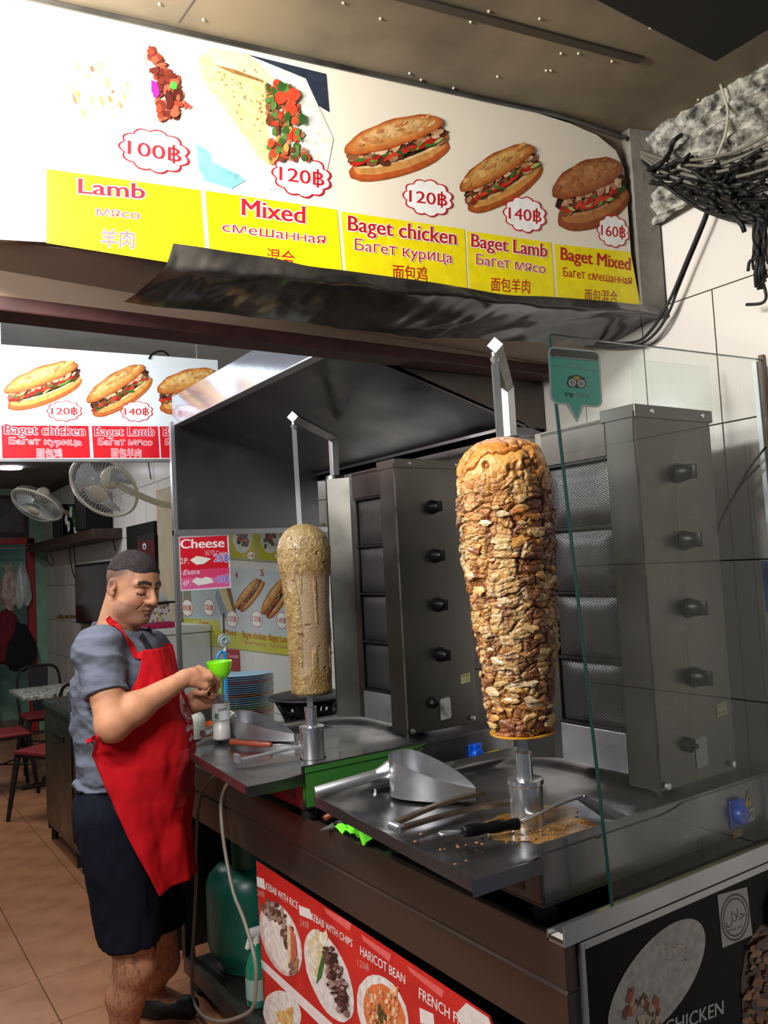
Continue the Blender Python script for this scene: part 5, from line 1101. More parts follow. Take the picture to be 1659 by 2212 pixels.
# black plastic sheet sagging over the ledge below the sign
top_c = [(372, 530), (430, 538), (500, 549), (590, 562), (660, 578), (740, 588), (830, 600), (920, 612), (1000, 625), (1090, 640), (1180, 644), (1290, 652), (1385, 661), (1430, 657)]
bot_c = [(268, 652), (330, 662), (400, 668), (480, 676), (560, 688), (640, 694), (720, 706), (800, 716), (880, 722), (960, 726), (1060, 726), (1180, 718), (1320, 706), (1432, 688)]
NU, NV = 130, 16
T3 = spline([PS.P(PS.uv(*q_), .012) for q_ in top_c], 10); 
Y_b = lambda x: 1.80 - .14 * max(0, (x - 900) / 530)
B3 = spline([ony(q_[0], q_[1], Y_b(q_[0])) for q_ in bot_c], 10)
vs = []
for i in range(NU + 1):
    for j in range(NV + 1):
        v = j / NV; a = T3[i]; b = B3[i]; cr_ = Vector((a.x * .75 + b.x * .25, 0, 2.296)); cr_.y = sg(cr_.x, -.02).y - .034; q_ = a.lerp(cr_, v / .3125) if v < .3125 else cr_.lerp(b, (v - .3125) / .6875); m_ = Vector((0, -.012 * math.sin(v * PI), -.012 * math.sin(v * PI))); w_ = .014 * noise.noise((i * .11, v * 2.0, 1)) + .006 * noise.noise((i * .33, v * 5, 4))
        q_ = q_ + m_ + Vector((0, -w_, w_ * .8)) * math.sin(v * PI); y0_ = sg(q_.x, -.02).y; lim = 2.312 - .074 * min(1, max(0, (q_.y - y0_) / (1.881 - y0_))) - .007 - .004 * abs(math.sin(i * .4 + v * 5)) - .012 * (.5 + noise.noise((i * .09, v * 3, 8)))
        if q_.y > y0_ - .03 and v > .25: q_.z = min(q_.z, lim)
        vs.append(q_)
fs = [(i * (NV + 1) + j, i * (NV + 1) + j + 1, (i + 1) * (NV + 1) + j + 1, (i + 1) * (NV + 1) + j) for i in range(NU) for j in range(NV)]
o = MB().add(vs, fs).build('plastic_sheet', MT['wrap'], smooth=True); tag(o, 'glossy black plastic sheet sagging along the ledge under the big sign', 'sheet')
# ================================================================ inner red menu sign
YI = 3.42; PI2 = Plane((1.0, YI, 2.3), (1, 0, 0), (0, 0, 1))
ins = empty('inner_menu_sign', (.9, YI, 2.1), 'white and red menu sign hanging inside above the cook', 'sign')
Bp(MB().prism([ony(-40, 741, YI), ony(470, 778, YI), ony(478, 992, YI), ony(-40, 992, YI)], (0, .02, 0)), 'panel', mat('white_sign_face', (226, 232, 234), .35, coat=.3), ins)
Bp(MB().prism([ony(-40, 991, YI - .002), ony(478, 991, YI - .002), ony(478, 997, YI - .002), ony(-40, 997, YI - .002)], (0, .03, 0)), 'lower_trim', MT['alu'], ins)
RR = (206, 20, 32)
for quad in (((3, 919), (191, 920), (195, 989), (5, 990)), ((198, 920), (341, 921), (345, 989), (202, 989)), ((344, 921), (470, 922), (474, 989), (348, 989)), ((-50, 919), (-2, 919), (0, 990), (-50, 990))):
    p = Pr(PI2, base=.0006); p.poly(list(quad), RR); pbuild(p, 'red_band', ins)
PW = (246, 226, 230); DR = (200, 30, 44)
lines([('Baget chicken', (10, 937), (183, 941), 20, DR, .02, PW), ('Багет курица', (20, 959), (176, 962), 14, DR, .0, PW), ('面包鸡', (79, 987), (134, 988), 19, DR, .0, PW),
       ('Baget Lamb', (205, 941), (333, 941), 18, DR, .02, PW), ('Багет мясо', (212, 961), (329, 962), 14, DR, .0, PW), ('面包羊肉', (240, 986), (305, 987), 18, DR, .0, PW),
       ('Baget Mixed', (353, 941), (466, 943), 17, DR, .02, PW), ('Багет смешанная', (357, 961), (468, 963), 13, DR, .0, PW)], pl=PI2, par=ins, base=.0012)
for (c_, U_, V_, sd) in (((93, 833), (84, -30), (-8, -42), 41), ((258, 843), (66, -40), (-18, -36), 42), ((410, 845), (70, -18), (-8, -48), 43)):
    p = Pr(PI2, base=.0010); food_sandwich(p, c_, U_, V_, sd, (226, 166, 84), (244, 214, 150), (196, 104, 46)); pbuild(p, 'food_photo', ins, MT['food'])
for (c_, t) in (((139, 888), '120'), ((295, 889), '140'), ((440, 890), '160')):
    p = Pr(PI2, base=.0016); p.badge(c_, 39 if t == '120' else 36, 23, t, sk=0); pbuild(p, 'price_badge', ins)
Bp(MB().tube(spline([ony(322, 775, YI - .005), ony(330, 764, YI), ony(350, 758, YI + .01), ony(365, 768, YI + .02)], 5), .004, 8), 'power_lead', MT['black'], ins, smooth=True)
# sign carriers up to the ceiling
for x in (.55, 1.35): Bp(MB().tube([(x, YI + .01, 2.52), (x, YI + .01, 2.68)], .004, 6), 'hanger', MT['alu'], ins)
# ================================================================ wall menus behind the partition
PWL = Plane((1.993, 4.5, 1.5), (0, -1, 0), (0, 0, 1))
wm = empty('wall_menu', (1.99, 4.4, 1.2), 'long white and yellow wall menu seen through the glass partition', 'menu')
p = Pr(PWL, base=.0005)
p.poly([(430, 1222), (700, 1238), (700, 1425), (430, 1385)], (206, 210, 214)); p.poly([(430, 1356), (700, 1386), (700, 1425), (430, 1392)], (206, 196, 60)); p.poly([(388, 1200), (468, 1205), (478, 1375), (388, 1362)], (190, 196, 200)); p.poly([(388, 1335), (474, 1340), (478, 1375), (388, 1364)], (200, 190, 60))
pbuild(p, 'banner', wm, MT['sleeve'])
for (c_, U_, V_, sd) in (((540, 1285), (26, -34), (-14, -10), 51), ((598, 1292), (26, -40), (-16, -14), 52), ((655, 1296), (30, -30), (-16, -24), 53)):
    p = Pr(PWL, base=.0010); food_sandwich(p, c_, U_, V_, sd, chunky=.6); pbuild(p, 'food_photo', wm, MT['food'])
p = Pr(PWL, base=.001); p.poly([(470, 1262), (486, 1262), (510, 1335), (500, 1345)], (216, 196, 140)); p.poly([(486, 1262), (498, 1270), (512, 1330), (508, 1335)], (140, 90, 50)); p.poly([(470, 1270), (500, 1345), (478, 1330), (465, 1290)], (150, 158, 166)); p.poly([(395, 1262), (412, 1262), (414, 1320), (398, 1320)], (150, 140, 120)); pbuild(p, 'food_photo', wm, MT['food'])
for (c_, t) in (((405, 1313), '80'), ((452, 1312), '100'), ((502, 1337), '120'), ((555, 1337), '120'), ((609, 1340), '140')):
    p = Pr(PWL, base=.0016); p.badge(c_, 13, 19, t, sk=.1); pbuild(p, 'price_badge', wm)
lines([('4', (508, 1249), (514, 1249), 14, CR, .02, None), ('5', (563, 1244), (570, 1244), 14, CR, .02, None), ('6', (620, 1240), (627, 1240), 14, CR, .02, None),
       ('Lamb', (432, 1350), (452, 1352), 11, CR, .0, None), ('Mixed', (486, 1370), (510, 1373), 12, CR, .0, None), ('Baget chicken', (524, 1376), (575, 1383), 14, CR, .0, None), ('Baget Lamb', (581, 1383), (628, 1390), 14, CR, .0, None), ('Багет курица', (530, 1390), (574, 1396), 7, (200, 110, 120), 0, None), ('Багет мясо', (585, 1397), (624, 1402), 7, (200, 110, 120), 0, None)], pl=PWL, par=wm, base=.0012)
um = empty('dish_menu', (1.99, 4.4, 1.7), 'yellow wall menu with round dish photos above the long one', 'menu')
p = Pr(PWL, base=.0005); p.poly([(495, 1130), (700, 1130), (700, 1222), (495, 1208)], (170, 168, 130)); p.poly([(498, 1130), (550, 1130), (552, 1208), (500, 1203)], (196, 180, 40)); p.poly([(555, 1130), (608, 1130), (610, 1212), (557, 1208)], (196, 180, 40)); p.poly([(613, 1130), (690, 1130), (690, 1216), (615, 1212)], (196, 180, 40)); pbuild(p, 'banner', um, MT['sleeve'])
for x in (524, 584, 640):
    p = Pr(PWL, base=.001); p.blob((x, 1163), 21, 32, (206, 206, 196), 24, 0); random.seed(x)
    for i in range(30): p.blob((x + random.uniform(-12, 12), 1158 + random.uniform(-22, 22)), 4, 5, random.choice([(70, 44, 34), (120, 70, 50), (190, 60, 40), (200, 160, 120)] if x != 524 else [(50, 34, 30), (80, 50, 40), (170, 50, 40)]), 7, .3)
    pbuild(p, 'dish_photo', um, MT['food'])
    p = Pr(PWL, base=.0016); p.badge((x + 19, 1200), 9, 9, '2', sk=.0); pbuild(p, 'price_badge', um)
p = Pr(PWL, base=.001); p.poly([(370, 1000), (386, 1000), (386, 1105), (372, 1100)], (210, 186, 40)); p.blob((376, 1036), 8, 20, (110, 30, 30), 12, .1); o = p.build('dish_poster', None, MT['food'])
tag(o, 'narrow yellow poster strip left of the hood end', 'poster')
p = Pr(PWL, base=.0008); p.poly([(488, 1402), (516, 1404), (518, 1450), (490, 1448)], (186, 30, 40)); p.text('Cheese', (489, 1420), (515, 1422), 9, (236, 200, 200), .01); o = p.build('small_cheese_sign', None); tag(o, 'tiny red Cheese sign low on the tiled wall behind the funnel', 'sign')
# ================================================================ cables on the upper right
def cable(pts, r, m, name, label, cat='cable', k=8, group=None):
    o = MB().tube(spline(pts, k), r, 8).build(name, m, smooth=True); return tag(o, label, cat, group)
cable([onx(x, y, 1.955) for (x, y) in ((1545, 95), (1549, 135), (1553, 170), (1563, 205), (1572, 240), (1568, 285), (1556, 320), (1540, 355), (1522, 378), (1500, 386), (1478, 388), (1450, 390))], .0035, MT['wirew'], 'white_cable', 'single dirty white cable dangling from the black tarpaulin')
cable([onx(x, y, 1.94) for (x, y) in ((1470, 362), (1455, 352), (1438, 352), (1424, 362), (1422, 378), (1434, 392), (1458, 394), (1480, 390))], .0035, MT['wirew'], 'white_cable_loop', 'small white cable loop in the black cable tangle')
cable([onx(x, y, 1.95) for (x, y) in ((1522, 420), (1526, 455), (1505, 510), (1482, 565), (1455, 630), (1435, 670), (1405, 715), (1375, 738), (1320, 742), (1260, 741), (1150, 735))], .0045, MT['wire'], 'black_cable', 'black cable drooping from the tangle down past the sign corner')
cable([onx(x, y, 1.96) for (x, y) in ((1530, 425), (1530, 458), (1510, 512), (1488, 565), (1462, 630), (1446, 672), (1420, 715), (1385, 742), (1330, 750), (1270, 748), (1150, 742))], .004, MT['wire'], 'black_cable', 'thinner black cable running beside the drooping one by the sign')
random.seed(77)
# long dusty runs along the plaster
for i in range(9):
    y0_ = 330 + i * 11; y1_ = 290 + i * 24
    pts = [onx(1372 + i * 2, 322 + i * 3, 1.95)] + [onx(1372 + 290 * t, (322 + i * 3) * (1 - t) + y1_ * t + 40 * math.sin(t * PI) + random.uniform(-3, 3), 1.95 - random.uniform(0, .02)) for t in (.2, .4, .6, .8, 1.0, 1.15)]
    cable(pts, .0045, MT['cable'] if i < 5 else MT['wire'], 'wall_cable', (['topmost', 'second', 'third', 'fourth', 'lowest'][i] + ' of the five dusty pale cables along the plaster' if i < 5 else ['topmost', 'second', 'third', 'lowest'][i - 5] + ' of the four sooty black cables running into the tangle'), group='cables in the wall bundle')
mb = MB()
for i in range(40):
    x, y = random.uniform(1400, 1670), 0; y = 350 + (x - 1400) * .34 + random.uniform(-22, 44); p0 = Vector((x, y)); pts = []
    an = random.uniform(-.5, .9)
    for k in range(6): pts.append(onx(p0.x, p0.y, 1.93 + random.uniform(-.03, .03))); p0 = p0 + Vector((math.cos(an), math.sin(an))) * random.uniform(14, 30); an += random.uniform(-.55, .55)
    mb.tube(spline(pts, 4), random.uniform(.0035, .007), 6)
for i in range(10):
    x = random.uniform(1630, 1662); y = random.uniform(440, 500); pts = []
    for k in range(6): pts.append(onx(x, y, 1.93 + random.uniform(-.02, .02))); y += random.uniform(16, 34); x += random.uniform(-5, 7)
    mb.tube(spline(pts, 4), random.uniform(.0035, .007), 6)
for st_, dx_ in (((1645, 520), -14), ((1640, 560), -20), ((1650, 600), -10)):
    mb.tube(spline([onx(st_[0], st_[1], 1.94), onx(st_[0] + dx_, st_[1] + 4, 1.93), onx(st_[0] + dx_ * 1.2, st_[1] + 26, 1.93)], 4), .004, 6)
mb.tube(spline([onx(x, y, 1.94) for (x, y) in ((1648, 610), (1655, 640), (1645, 655), (1612, 658))], 5), .004, 6)
o = mb.build('cable_tangle', MT['wire'], smooth=True); tag(o, 'dense sooty black tangle of old cables on the upper right wall', 'cables', kind='stuff')
cable([onx(x, y, 1.93) for (x, y) in ((1655, 965), (1620, 1010), (1585, 1070), (1555, 1130), (1540, 1180))], .003, MT['wire'], 'thin_cable', 'thin black cable slanting down the tiles behind the glass')
cable([onx(x, y, 1.93) for (x, y) in ((1640, 1005), (1600, 1050), (1560, 1118), (1545, 1170))], .003, MT['wire'], 'thin_cable', 'second thin black cable joining the slanting one on the tiles')
# blue notice at the frame edge
q_ = Plane((1.993, 1.2, 1.5), (0, -1, 0), (0, 0, 1)); p = Pr(q_, base=.001); p.poly([(1644, 1212), (1700, 1212), (1700, 1330), (1656, 1322)], (60, 110, 180)); o = p.build('blue_notice', None); tag(o, 'blue paper notice on the tiles at the right frame edge', 'notice')
# ================================================================ back room
def fan(name, c, n, R, label, up=(0, 0, 1), arm_to=None):
    c = Vector(c); n = Vector(n).normalized(); e = empty(name, c, label, 'fan', None); q = n.to_track_quat('Z', 'Y').to_matrix().to_4x4(); T = Matrix.Translation(c) @ q
    def L(mb_f, nm, m, **k):
        mb = MB(); mb.T = T; mb_f(mb); return Bp(mb, nm, m, e, **k)
    cg = MB(); cg.T = T
    for k in range(64):                                            # guard wires front and back
        a = 2 * PI * k / 64; ca, sa = math.cos(a), math.sin(a)
        cg.tube([(.055 * ca, .055 * sa, .070), (R * .75 * ca, R * .75 * sa, .062), (R * .97 * ca, R * .97 * sa, .022), (R * ca, R * sa, .0)], .0010, 3)
        cg.tube([(R * ca, R * sa, .0), (R * .95 * ca, R * .95 * sa, -.045), (R * .6 * ca, R * .6 * sa, -.060), (.07 * ca, .07 * sa, -.060)], .0010, 3)
    for rr_ in (.35, .68): cg.tube([(R * rr_ * math.cos(2 * PI * k / 40), R * rr_ * math.sin(2 * PI * k / 40), .068) for k in range(40)], .0014, 4, closed=True)
    g = Bp(cg, 'guard', MT['white'], e); g['kind'] = 'stuff'
    L(lambda m: m.tube([(R * math.cos(2 * PI * k / 48), R * math.sin(2 * PI * k / 48), 0) for k in range(48)], .009, 8, closed=True), 'guard_ring', MT['cream'], smooth=True)
    L(lambda m: m.lathe([(.0, .078), (.045, .076), (.056, .070), (.058, .062), (0, .062)], 24), 'hub_cap', MT['cream'], smooth=True)
    for k in range(3):
        a0 = 2 * PI * k / 3 + .3; mb = MB(); mb.T = T; vs = []
        for i in range(9):
            r_ = .04 + (R * .86 - .04) * i / 8; wd = .95 * math.sin(min(1, (i + .8) / 7) * PI / 2)
            for j in range(7): t = j / 6 - .5; vs.append((r_ * math.cos(a0 + t * wd), r_ * math.sin(a0 + t * wd), -.02 + .05 * t))
        mb.add(vs, [(i * 7 + j, i * 7 + j + 1, (i + 1) * 7 + j + 1, (i + 1) * 7 + j) for i in range(8) for j in range(6)])
        Bp(mb, 'blade', bpy.data.materials.get('fan_blade') or mat('fan_blade', (168, 176, 180), .3, coat=.2), e, smooth=True)
    L(lambda m: m.lathe([(.0, -.175), (.035, -.170), (.055, -.14), (.062, -.09), (.058, -.062), (0, -.062)], 24), 'motor', MT['cream'], smooth=True)
    if arm_to is not None:
        a1 = Vector(arm_to); b1 = c - n * .14
        Bp(MB().tube(spline([b1, b1 + Vector((.03, 0, -.07)), a1.lerp(b1, .4) + Vector((0, 0, -.05)), a1], 6), .02, 8, rs=None), 'bracket_arm', MT['cream'], e, smooth=True)
        Bp(MB().box(a1.x - .03, 1.997, a1.y - .05, a1.y + .05, a1.z - .09, a1.z + .09, .01), 'wall_plate', MT['cream'], e)
    return e
fan('wall_fan', ony(224, 1052, 4.85), (-.62, -.50, -.62), .205, 'large white wall fan right under the inner red sign', arm_to=(1.96, 5.35, 2.08))
fan('wall_fan', ony(80, 1090, 7.6), (-.50, -.25, -.82), .225, 'farther white wall fan at the left near the ceiling', arm_to=(1.96, 8.0, 2.20))
MB().box(1.975, 1.997, 5.50, 5.92, 1.2, 2.25, .002).build('trim_4', MT['tan'])['kind'] = 'structure'
o = MB().box(1.975, 1.998, 5.30, 5.60, 2.16, 2.36, .002).build('notice_board', MT['cream']); tag(o, 'cream notice with faint writing high on the wall beside the near fan', 'notice')
# shelf, speakers, flowers, flag
o = MB().box(1.76, 1.998, 6.87, 9.60, 1.955, 2.04, .004).build('wall_shelf', MT['wood']); tag(o, 'long dark wooden shelf on the tiled wall under the fans', 'shelf')
def speaker(x, y, w, d, h, label):
    e = empty('speaker', (x, y, 2.041), label, 'speaker'); Bp(MB().box(x - d / 2, x + d / 2, y - w / 2, y + w / 2, 2.041, 2.041 + h, .012), 'cabinet', MT['black'], e)
    Bp(MB().box(x - d / 2 - .006, x - d / 2, y - w / 2 + .01, y + w / 2 - .01, 2.055, 2.03 + h, .002), 'grille', MT['rubber'], e); return e
speaker(1.86, 8.15, .34, .20, .30, 'smaller black speaker at the left on the wall shelf')
speaker(1.86, 7.25, .30, .22, .34, 'taller black speaker at the right on the wall shelf')
e = empty('artificial_flowers', (1.86, 7.75, 2.041), 'green leaves with white flowers between the two shelf speakers', 'flowers')
mb = MB(); random.seed(9)
for i in range(16):
    a = random.uniform(0, 6.28); t = random.uniform(.1, .32); b_ = Vector((1.86, 7.75, 2.05)); tip = b_ + Vector((math.cos(a) * .09, math.sin(a) * .16, t)); s_ = Vector((-math.sin(a), math.cos(a), 0)) * .018; md_ = b_.lerp(tip, .6)
    mb.add([b_, md_ - s_, tip, md_ + s_], [(0, 1, 2, 3)])
Bp(mb, 'leaves', mat('leaf_green', (96, 140, 70), .6), e)['kind'] = 'stuff'
for (y, z) in ((7.68, 2.24), (7.86, 2.19), (7.78, 2.12)):
    mb = MB()
    for k in range(5): a = k * 1.257; mb.lathe([(0, .006), (.022, .004), (.026, 0)], 7, (1.78 , y + .03 * math.cos(a), z + .03 * math.sin(a)), 'X')
    Bp(mb, 'flower', MT['white'], e)
Bp(MB().lathe([(0, 0), (.035, 0), (.045, .06), (.04, .07), (0, .07)], 14, (1.86, 7.75, 2.041)), 'pot', MT['white'], e)
e = empty('red_flag', (1.85, 7.5, 2.041), 'small red flag hanging beside the taller shelf speaker', 'flag')
Bp(MB().tube([(1.86, 7.50, 2.041), (1.84, 7.46, 2.52)], .004, 6), 'pole', MT['wood'], e)
Bp(MB().prism([(1.84, 7.465, 2.50), (1.83, 7.58, 2.30), (1.82, 7.66, 2.12), (1.84, 7.50, 2.20)], (.004, 0, 0)), 'cloth', MT['redp'], e)
# television, framed picture
e = empty('television', (1.95, 7.8, 1.24), 'flat black television on the tiled wall behind the cook', 'television')
Bp(MB().box(1.93, 1.98, 7.05, 8.25, 1.22, 1.775, .006), 'casing', MT['black'], e); Bp(MB().box(1.9285, 1.931, 7.08, 8.22, 1.25, 1.75), 'screen', mat('dark_screen', (8, 10, 10), .12, coat=.4), e)
Bp(MB().box(1.96, 1.998, 7.5, 7.8, 1.4, 1.6), 'bracket', MT['blackiron'], e)
PT2 = Plane((1.955, 6.2, 1.7), (0, -1, 0), (0, 0, 1))
e = empty('framed_picture', (1.97, 6.25, 1.43), 'dark framed red picture on the wall above the cook', 'picture')
Bp(MB().box(1.95, 1.997, 5.93, 6.60, 1.40, 2.03, .004), 'frame', MT['blackiron'], e)
p = Pr(PT2, base=-.0045 + .001); PT2.o.x = 1.949; p = Pr(PT2, base=.0008)
p.poly([(296, 1158), (333, 1150), (336, 1290), (300, 1290)], (84, 22, 30)); p.poly([(296, 1158), (333, 1150), (333, 1164), (297, 1172)], (40, 34, 34)); p.blob((312, 1180), 4, 7, (210, 220, 230), 12, 0); p.blob((312, 1181), 2, 4, (20, 30, 60), 10, 0); p.poly([(318, 1200), (328, 1198), (330, 1230), (320, 1236)], (60, 40, 70))
pbuild(p, 'picture_print', e)
# decorated tile stripe (flat print)
PZL = Plane((1.993, 8, 1.25), (0, -1, 0), (0, 0, 1)); p = Pr(PZL, px=True, base=.001); random.seed(6)
for i in range(26): x = 121 + i * 3.6; p.blob((x, 1333 - i * .12 + random.uniform(-1, 1)), 2.0, random.uniform(2, 5), random.choice([(150, 110, 60), (190, 160, 110), (120, 84, 50)]), 8, .3)
o = p.build('border_print', None); o.parent = wr; 
# white fridge with boxes on top
e = empty('chest_freezer', (1.8, 5.0, 0), 'white freezer cabinet behind the cook and the glass partition', 'freezer')
Bp(MB().box(1.56, 1.99, 5.0, 5.55, .05, 1.255, .01), 'body', mat('white_enamel', (206, 208, 204), .35), e); Bp(MB().box(1.55, 1.992, 4.99, 5.56, 1.258, 1.30, .008), 'lid', MT['white'], e)
for (x, y) in ((1.60, 5.05), (1.95, 5.05), (1.60, 5.5), (1.95, 5.5)): Bp(MB().cyl((x, y, 0), .02, .06, 10), 'foot', MT['rubber'], e)
bx0 = ony(318, 1352, 5.2)
o = MB().box(1.57, 1.78, 5.05, 5.30, 1.301, 1.335, .008).build('pink_tray', mat('hot_pink_plastic', (190, 20, 84), .4)); tag(o, 'hot pink tray on the white freezer', 'tray')
e = empty('patterned_box', (1.66, 5.2, 1.336), 'white box with small coloured fruit prints on the pink tray', 'box')
Bp(MB().box(1.585, 1.76, 5.08, 5.27, 1.336, 1.45, .006), 'carton', MT['white'], e)
pq = Plane((1.7, 5.0795, 1.4), (1, 0, 0), (0, 0, 1)); p = Pr(pq, px=False, base=.001); random.seed(2)
for i in range(18): p.blob((random.uniform(-.105, .05), random.uniform(-.055, .04)), .007, .008, random.choice([(220, 130, 40), (180, 190, 60), (170, 60, 120), (120, 110, 130)]), 9, .2)
pbuild(p, 'fruit_print', e)
e = empty('black_white_cap', (1.70, 5.2, 1.452), 'black and white cap on top of the patterned box', 'cap')
Bp(MB().lathe([(.075, 0), (.078, .02), (.07, .05), (.045, .075), (.0, .082)], 20, (1.70, 5.18, 1.455)), 'crown', MT['white'], e, smooth=True); Bp(MB().prism([(1.63, 5.12, 1.455), (1.77, 5.12, 1.455), (1.80, 5.04, 1.452), (1.66, 5.03, 1.452)], (0, 0, .010)), 'peak', MT['black'], e)
# steel prep cabinets behind the cook
for i, (y0_, y1_, lab) in enumerate(((4.95, 5.70, 'farther steel prep cabinet behind the cook'), (4.15, 4.93, 'nearer steel prep cabinet directly behind the cook'))):
    e = empty('prep_cabinet', (1.3, y0_, 0), lab, 'cabinet', 'steel cabinets behind the cook')
    Bp(MB().box(1.125, 1.53, y0_, y1_, .10, .84, .003), 'body', MT['darksteel'], e); Bp(MB().box(1.115, 1.54, y0_ - .002, y1_ + .002, .84, .875, .003), 'worktop', MT['steel_h'], e)
    Bp(MB().box(1.116, 1.124, y0_ + .03, y1_ - .03, .14, .80, .002), 'door', MT['steel'], e); Bp(MB().box(1.108, 1.116, y0_ + .20, y0_ + .45, .68, .715, .002), 'handle', MT['blackiron'], e)
    for (x, y) in ((1.16, y0_ + .05), (1.49, y0_ + .05), (1.16, y1_ - .05), (1.49, y1_ - .05)): Bp(MB().cyl((x, y, 0), .022, .11, 12), 'leg', MT['blackiron'], e)
# tables and chairs
def table(cx_, cy_, w, d, label):
    e = empty('marble_table', (cx_, cy_, 0), label, 'table', 'marble-topped tables')
    Bp(MB().box(cx_ - w / 2, cx_ + w / 2, cy_ - d / 2, cy_ + d / 2, .725, .755, .004), 'tabletop', MT['marble'], e)
    Bp(MB().tube([(cx_, cy_, .02), (cx_, cy_, .725)], .03, 10), 'pedestal', MT['blackiron'], e); Bp(MB().box(cx_ - .22, cx_ + .22, cy_ - .03, cy_ + .03, 0, .025).box(cx_ - .03, cx_ + .03, cy_ - .22, cy_ + .22, 0, .025), 'base', MT['blackiron'], e)
table(1.45, 7.15, .50, .62, 'farther marble-topped table by the tiled wall'); table(1.77, 6.15, .40, .5, 'nearer marble-topped table just behind the cook')
def chair(x, y, rz, label):
    e = empty('metal_chair', (x, y, 0), label, 'chair', 'black metal chairs', rz)
    def K(mb, nm, m, **k): o = mb.build(nm, m, e, **k); return o
    K(MB().box(-.18, .18, -.18, .18, .445, .475, .012), 'seat', MT['redseat']); K(MB().box(-.175, .175, -.175, .175, .43, .445), 'seat_pan', MT['blackiron'])
    for sx in (-1, 1):
        for sy in (-1, 1): K(MB().tube([(sx * .16, sy * .16, .435), (sx * .21, sy * .21, 0)], .018, 6, rs=[.022, .014]), 'leg', MT['blackiron'])
    K(MB().tube(spline([(-.17, .17, .44), (-.185, .21, .66), (-.15, .235, .84), (0, .245, .87), (.15, .235, .84), (.185, .21, .66), (.17, .17, .44)], 6), .012, 8), 'back_frame', MT['blackiron'], smooth=True)
    K(MB().prism([(-.06, .17, .45), (.06, .17, .45), (.085, .24, .865), (-.085, .24, .865)], (0, .006, 0)), 'back_splat', MT['blackiron'])
    K(MB().tube([(-.18, -.18, .22), (.18, .18, .22)], .006, 6).tube([(.18, -.18, .225), (-.18, .18, .225)], .006, 6), 'brace', MT['blackiron'])
    return e
chair(1.10, 7.15, PI / 2, 'black metal chair with red seat left of the farther marble table')
chair(1.27, 6.20, -PI / 2 + .5, 'black metal chair with red seat close behind the cook')
chair(1.55, 7.85, 0, 'black metal chair behind the farther marble table')
# picture on the end wall; bags and clothes hanging in the doorway
e = empty('framed_photo', (1.4, 9.85, 2.2), 'dark brown framed picture above the red doorway', 'picture')
Bp(MB().prism([ony(-30, 1068, 9.82), ony(60, 1072, 9.82), ony(62, 1160, 9.82), ony(-30, 1160, 9.82)], (0, .035, 0)), 'frame', MT['wood'], e)
Bp(MB().prism([ony(-30, 1076, 9.815), ony(52, 1080, 9.815), ony(54, 1150, 9.815), ony(-30, 1150, 9.815)], (0, .006, 0)), 'photo', mat('murky_photo', (56, 52, 50), .4, var=.6, vs=5, col2=(96, 92, 90)), e)
def bagm(c, r, m, name, label, cat, seed, parent=None, cut=None):
    bm = bmesh.new(); bmesh.ops.create_icosphere(bm, subdivisions=4, radius=1)
    for v in bm.verts:
        d = v.co.copy(); k = 1 + .28 * noise.noise(d * 1.8 + Vector((seed, 0, 0))) + .10 * noise.noise(Vector((d.x * 6, d.y * 6, d.z * 1.5 + seed))); tp = 1 - .45 * max(0, d.z)
        v.co = Vector((d.x * r[0] * k * tp, d.y * r[1] * k * tp, d.z * r[2] * k))
    o = MB().bm(bm).build(name, m, parent, smooth=True); o.location = c
    if label: tag(o, label, cat)
    return o
bagm(ony(46, 1265, 9.70), (.10, .08, .24), mat('translucent_bag', (186, 198, 192), .35, coat=.3), 'white_bag', 'pale translucent bag hanging in the red doorway', 'bag', 3)
bagm(ony(22, 1270, 9.72), (.11, .08, .26), mat('printed_bag', (170, 130, 116), .5, var=.6, vs=14, col2=(200, 190, 180)), 'printed_bag', 'reddish white printed bag hanging left of the pale bag', 'bag', 8)
bagm(ony(16, 1375, 9.66), (.16, .10, .30), mat('dark_red_cloth', (104, 22, 34), .9), 'red_garment', 'dark red garment hanging low in the doorway', 'clothing', 14)
bagm(ony(42, 1395, 9.62), (.16, .10, .24), mat('black_cloth', (22, 20, 24), .95), 'black_garment', 'black garment hanging over the red one in the doorway', 'clothing', 21)
o = MB().tube([(1.06, 9.68, 2.02), (1.79, 9.68, 2.02)], .012, 8).build('clothes_rail', MT['alu']); tag(o, 'thin rail across the red doorway carrying bags', 'rail')
def lead(pts, label, r=.004):
    o = MB().tube(spline(pts, 6), r, 6).build('power_cord', MT['black'], smooth=True); return tag(o, label, 'cord')
lead([onx(x, y, 1.985) for (x, y) in ((150, 1180), (152, 1210), (158, 1240), (166, 1255), (176, 1262))], 'black cord hanging from the shelf left end towards the television')
lead([onx(x, y, 1.985) for (x, y) in ((160, 1178), (162, 1215), (168, 1240), (176, 1270))], 'black cord hanging beside the first one above the television')
lead([onx(x, y, 1.985) for (x, y) in ((243, 1158), (246, 1172), (250, 1190))], 'short black cord below the right end of the shelf')
lead([onx(x, y, 1.985) for (x, y) in ((318, 985), (322, 1010), (326, 1035))], 'black cord on the wall right of the near fan')
lead([onx(x, y, 1.80) for (x, y) in ((100, 1195), (103, 1212), (112, 1222), (115, 1210), (108, 1196))], 'small loop of thin cord below the shelf left end')
# narrow cabinet strip left of the partition post
o = MB().box(1.86, 1.998, 4.62, 4.90, .0, .90, .004).build('storage_box', mat('dark_box', (60, 62, 60), .6)); tag(o, 'dark low storage box under the wall menu', 'box')
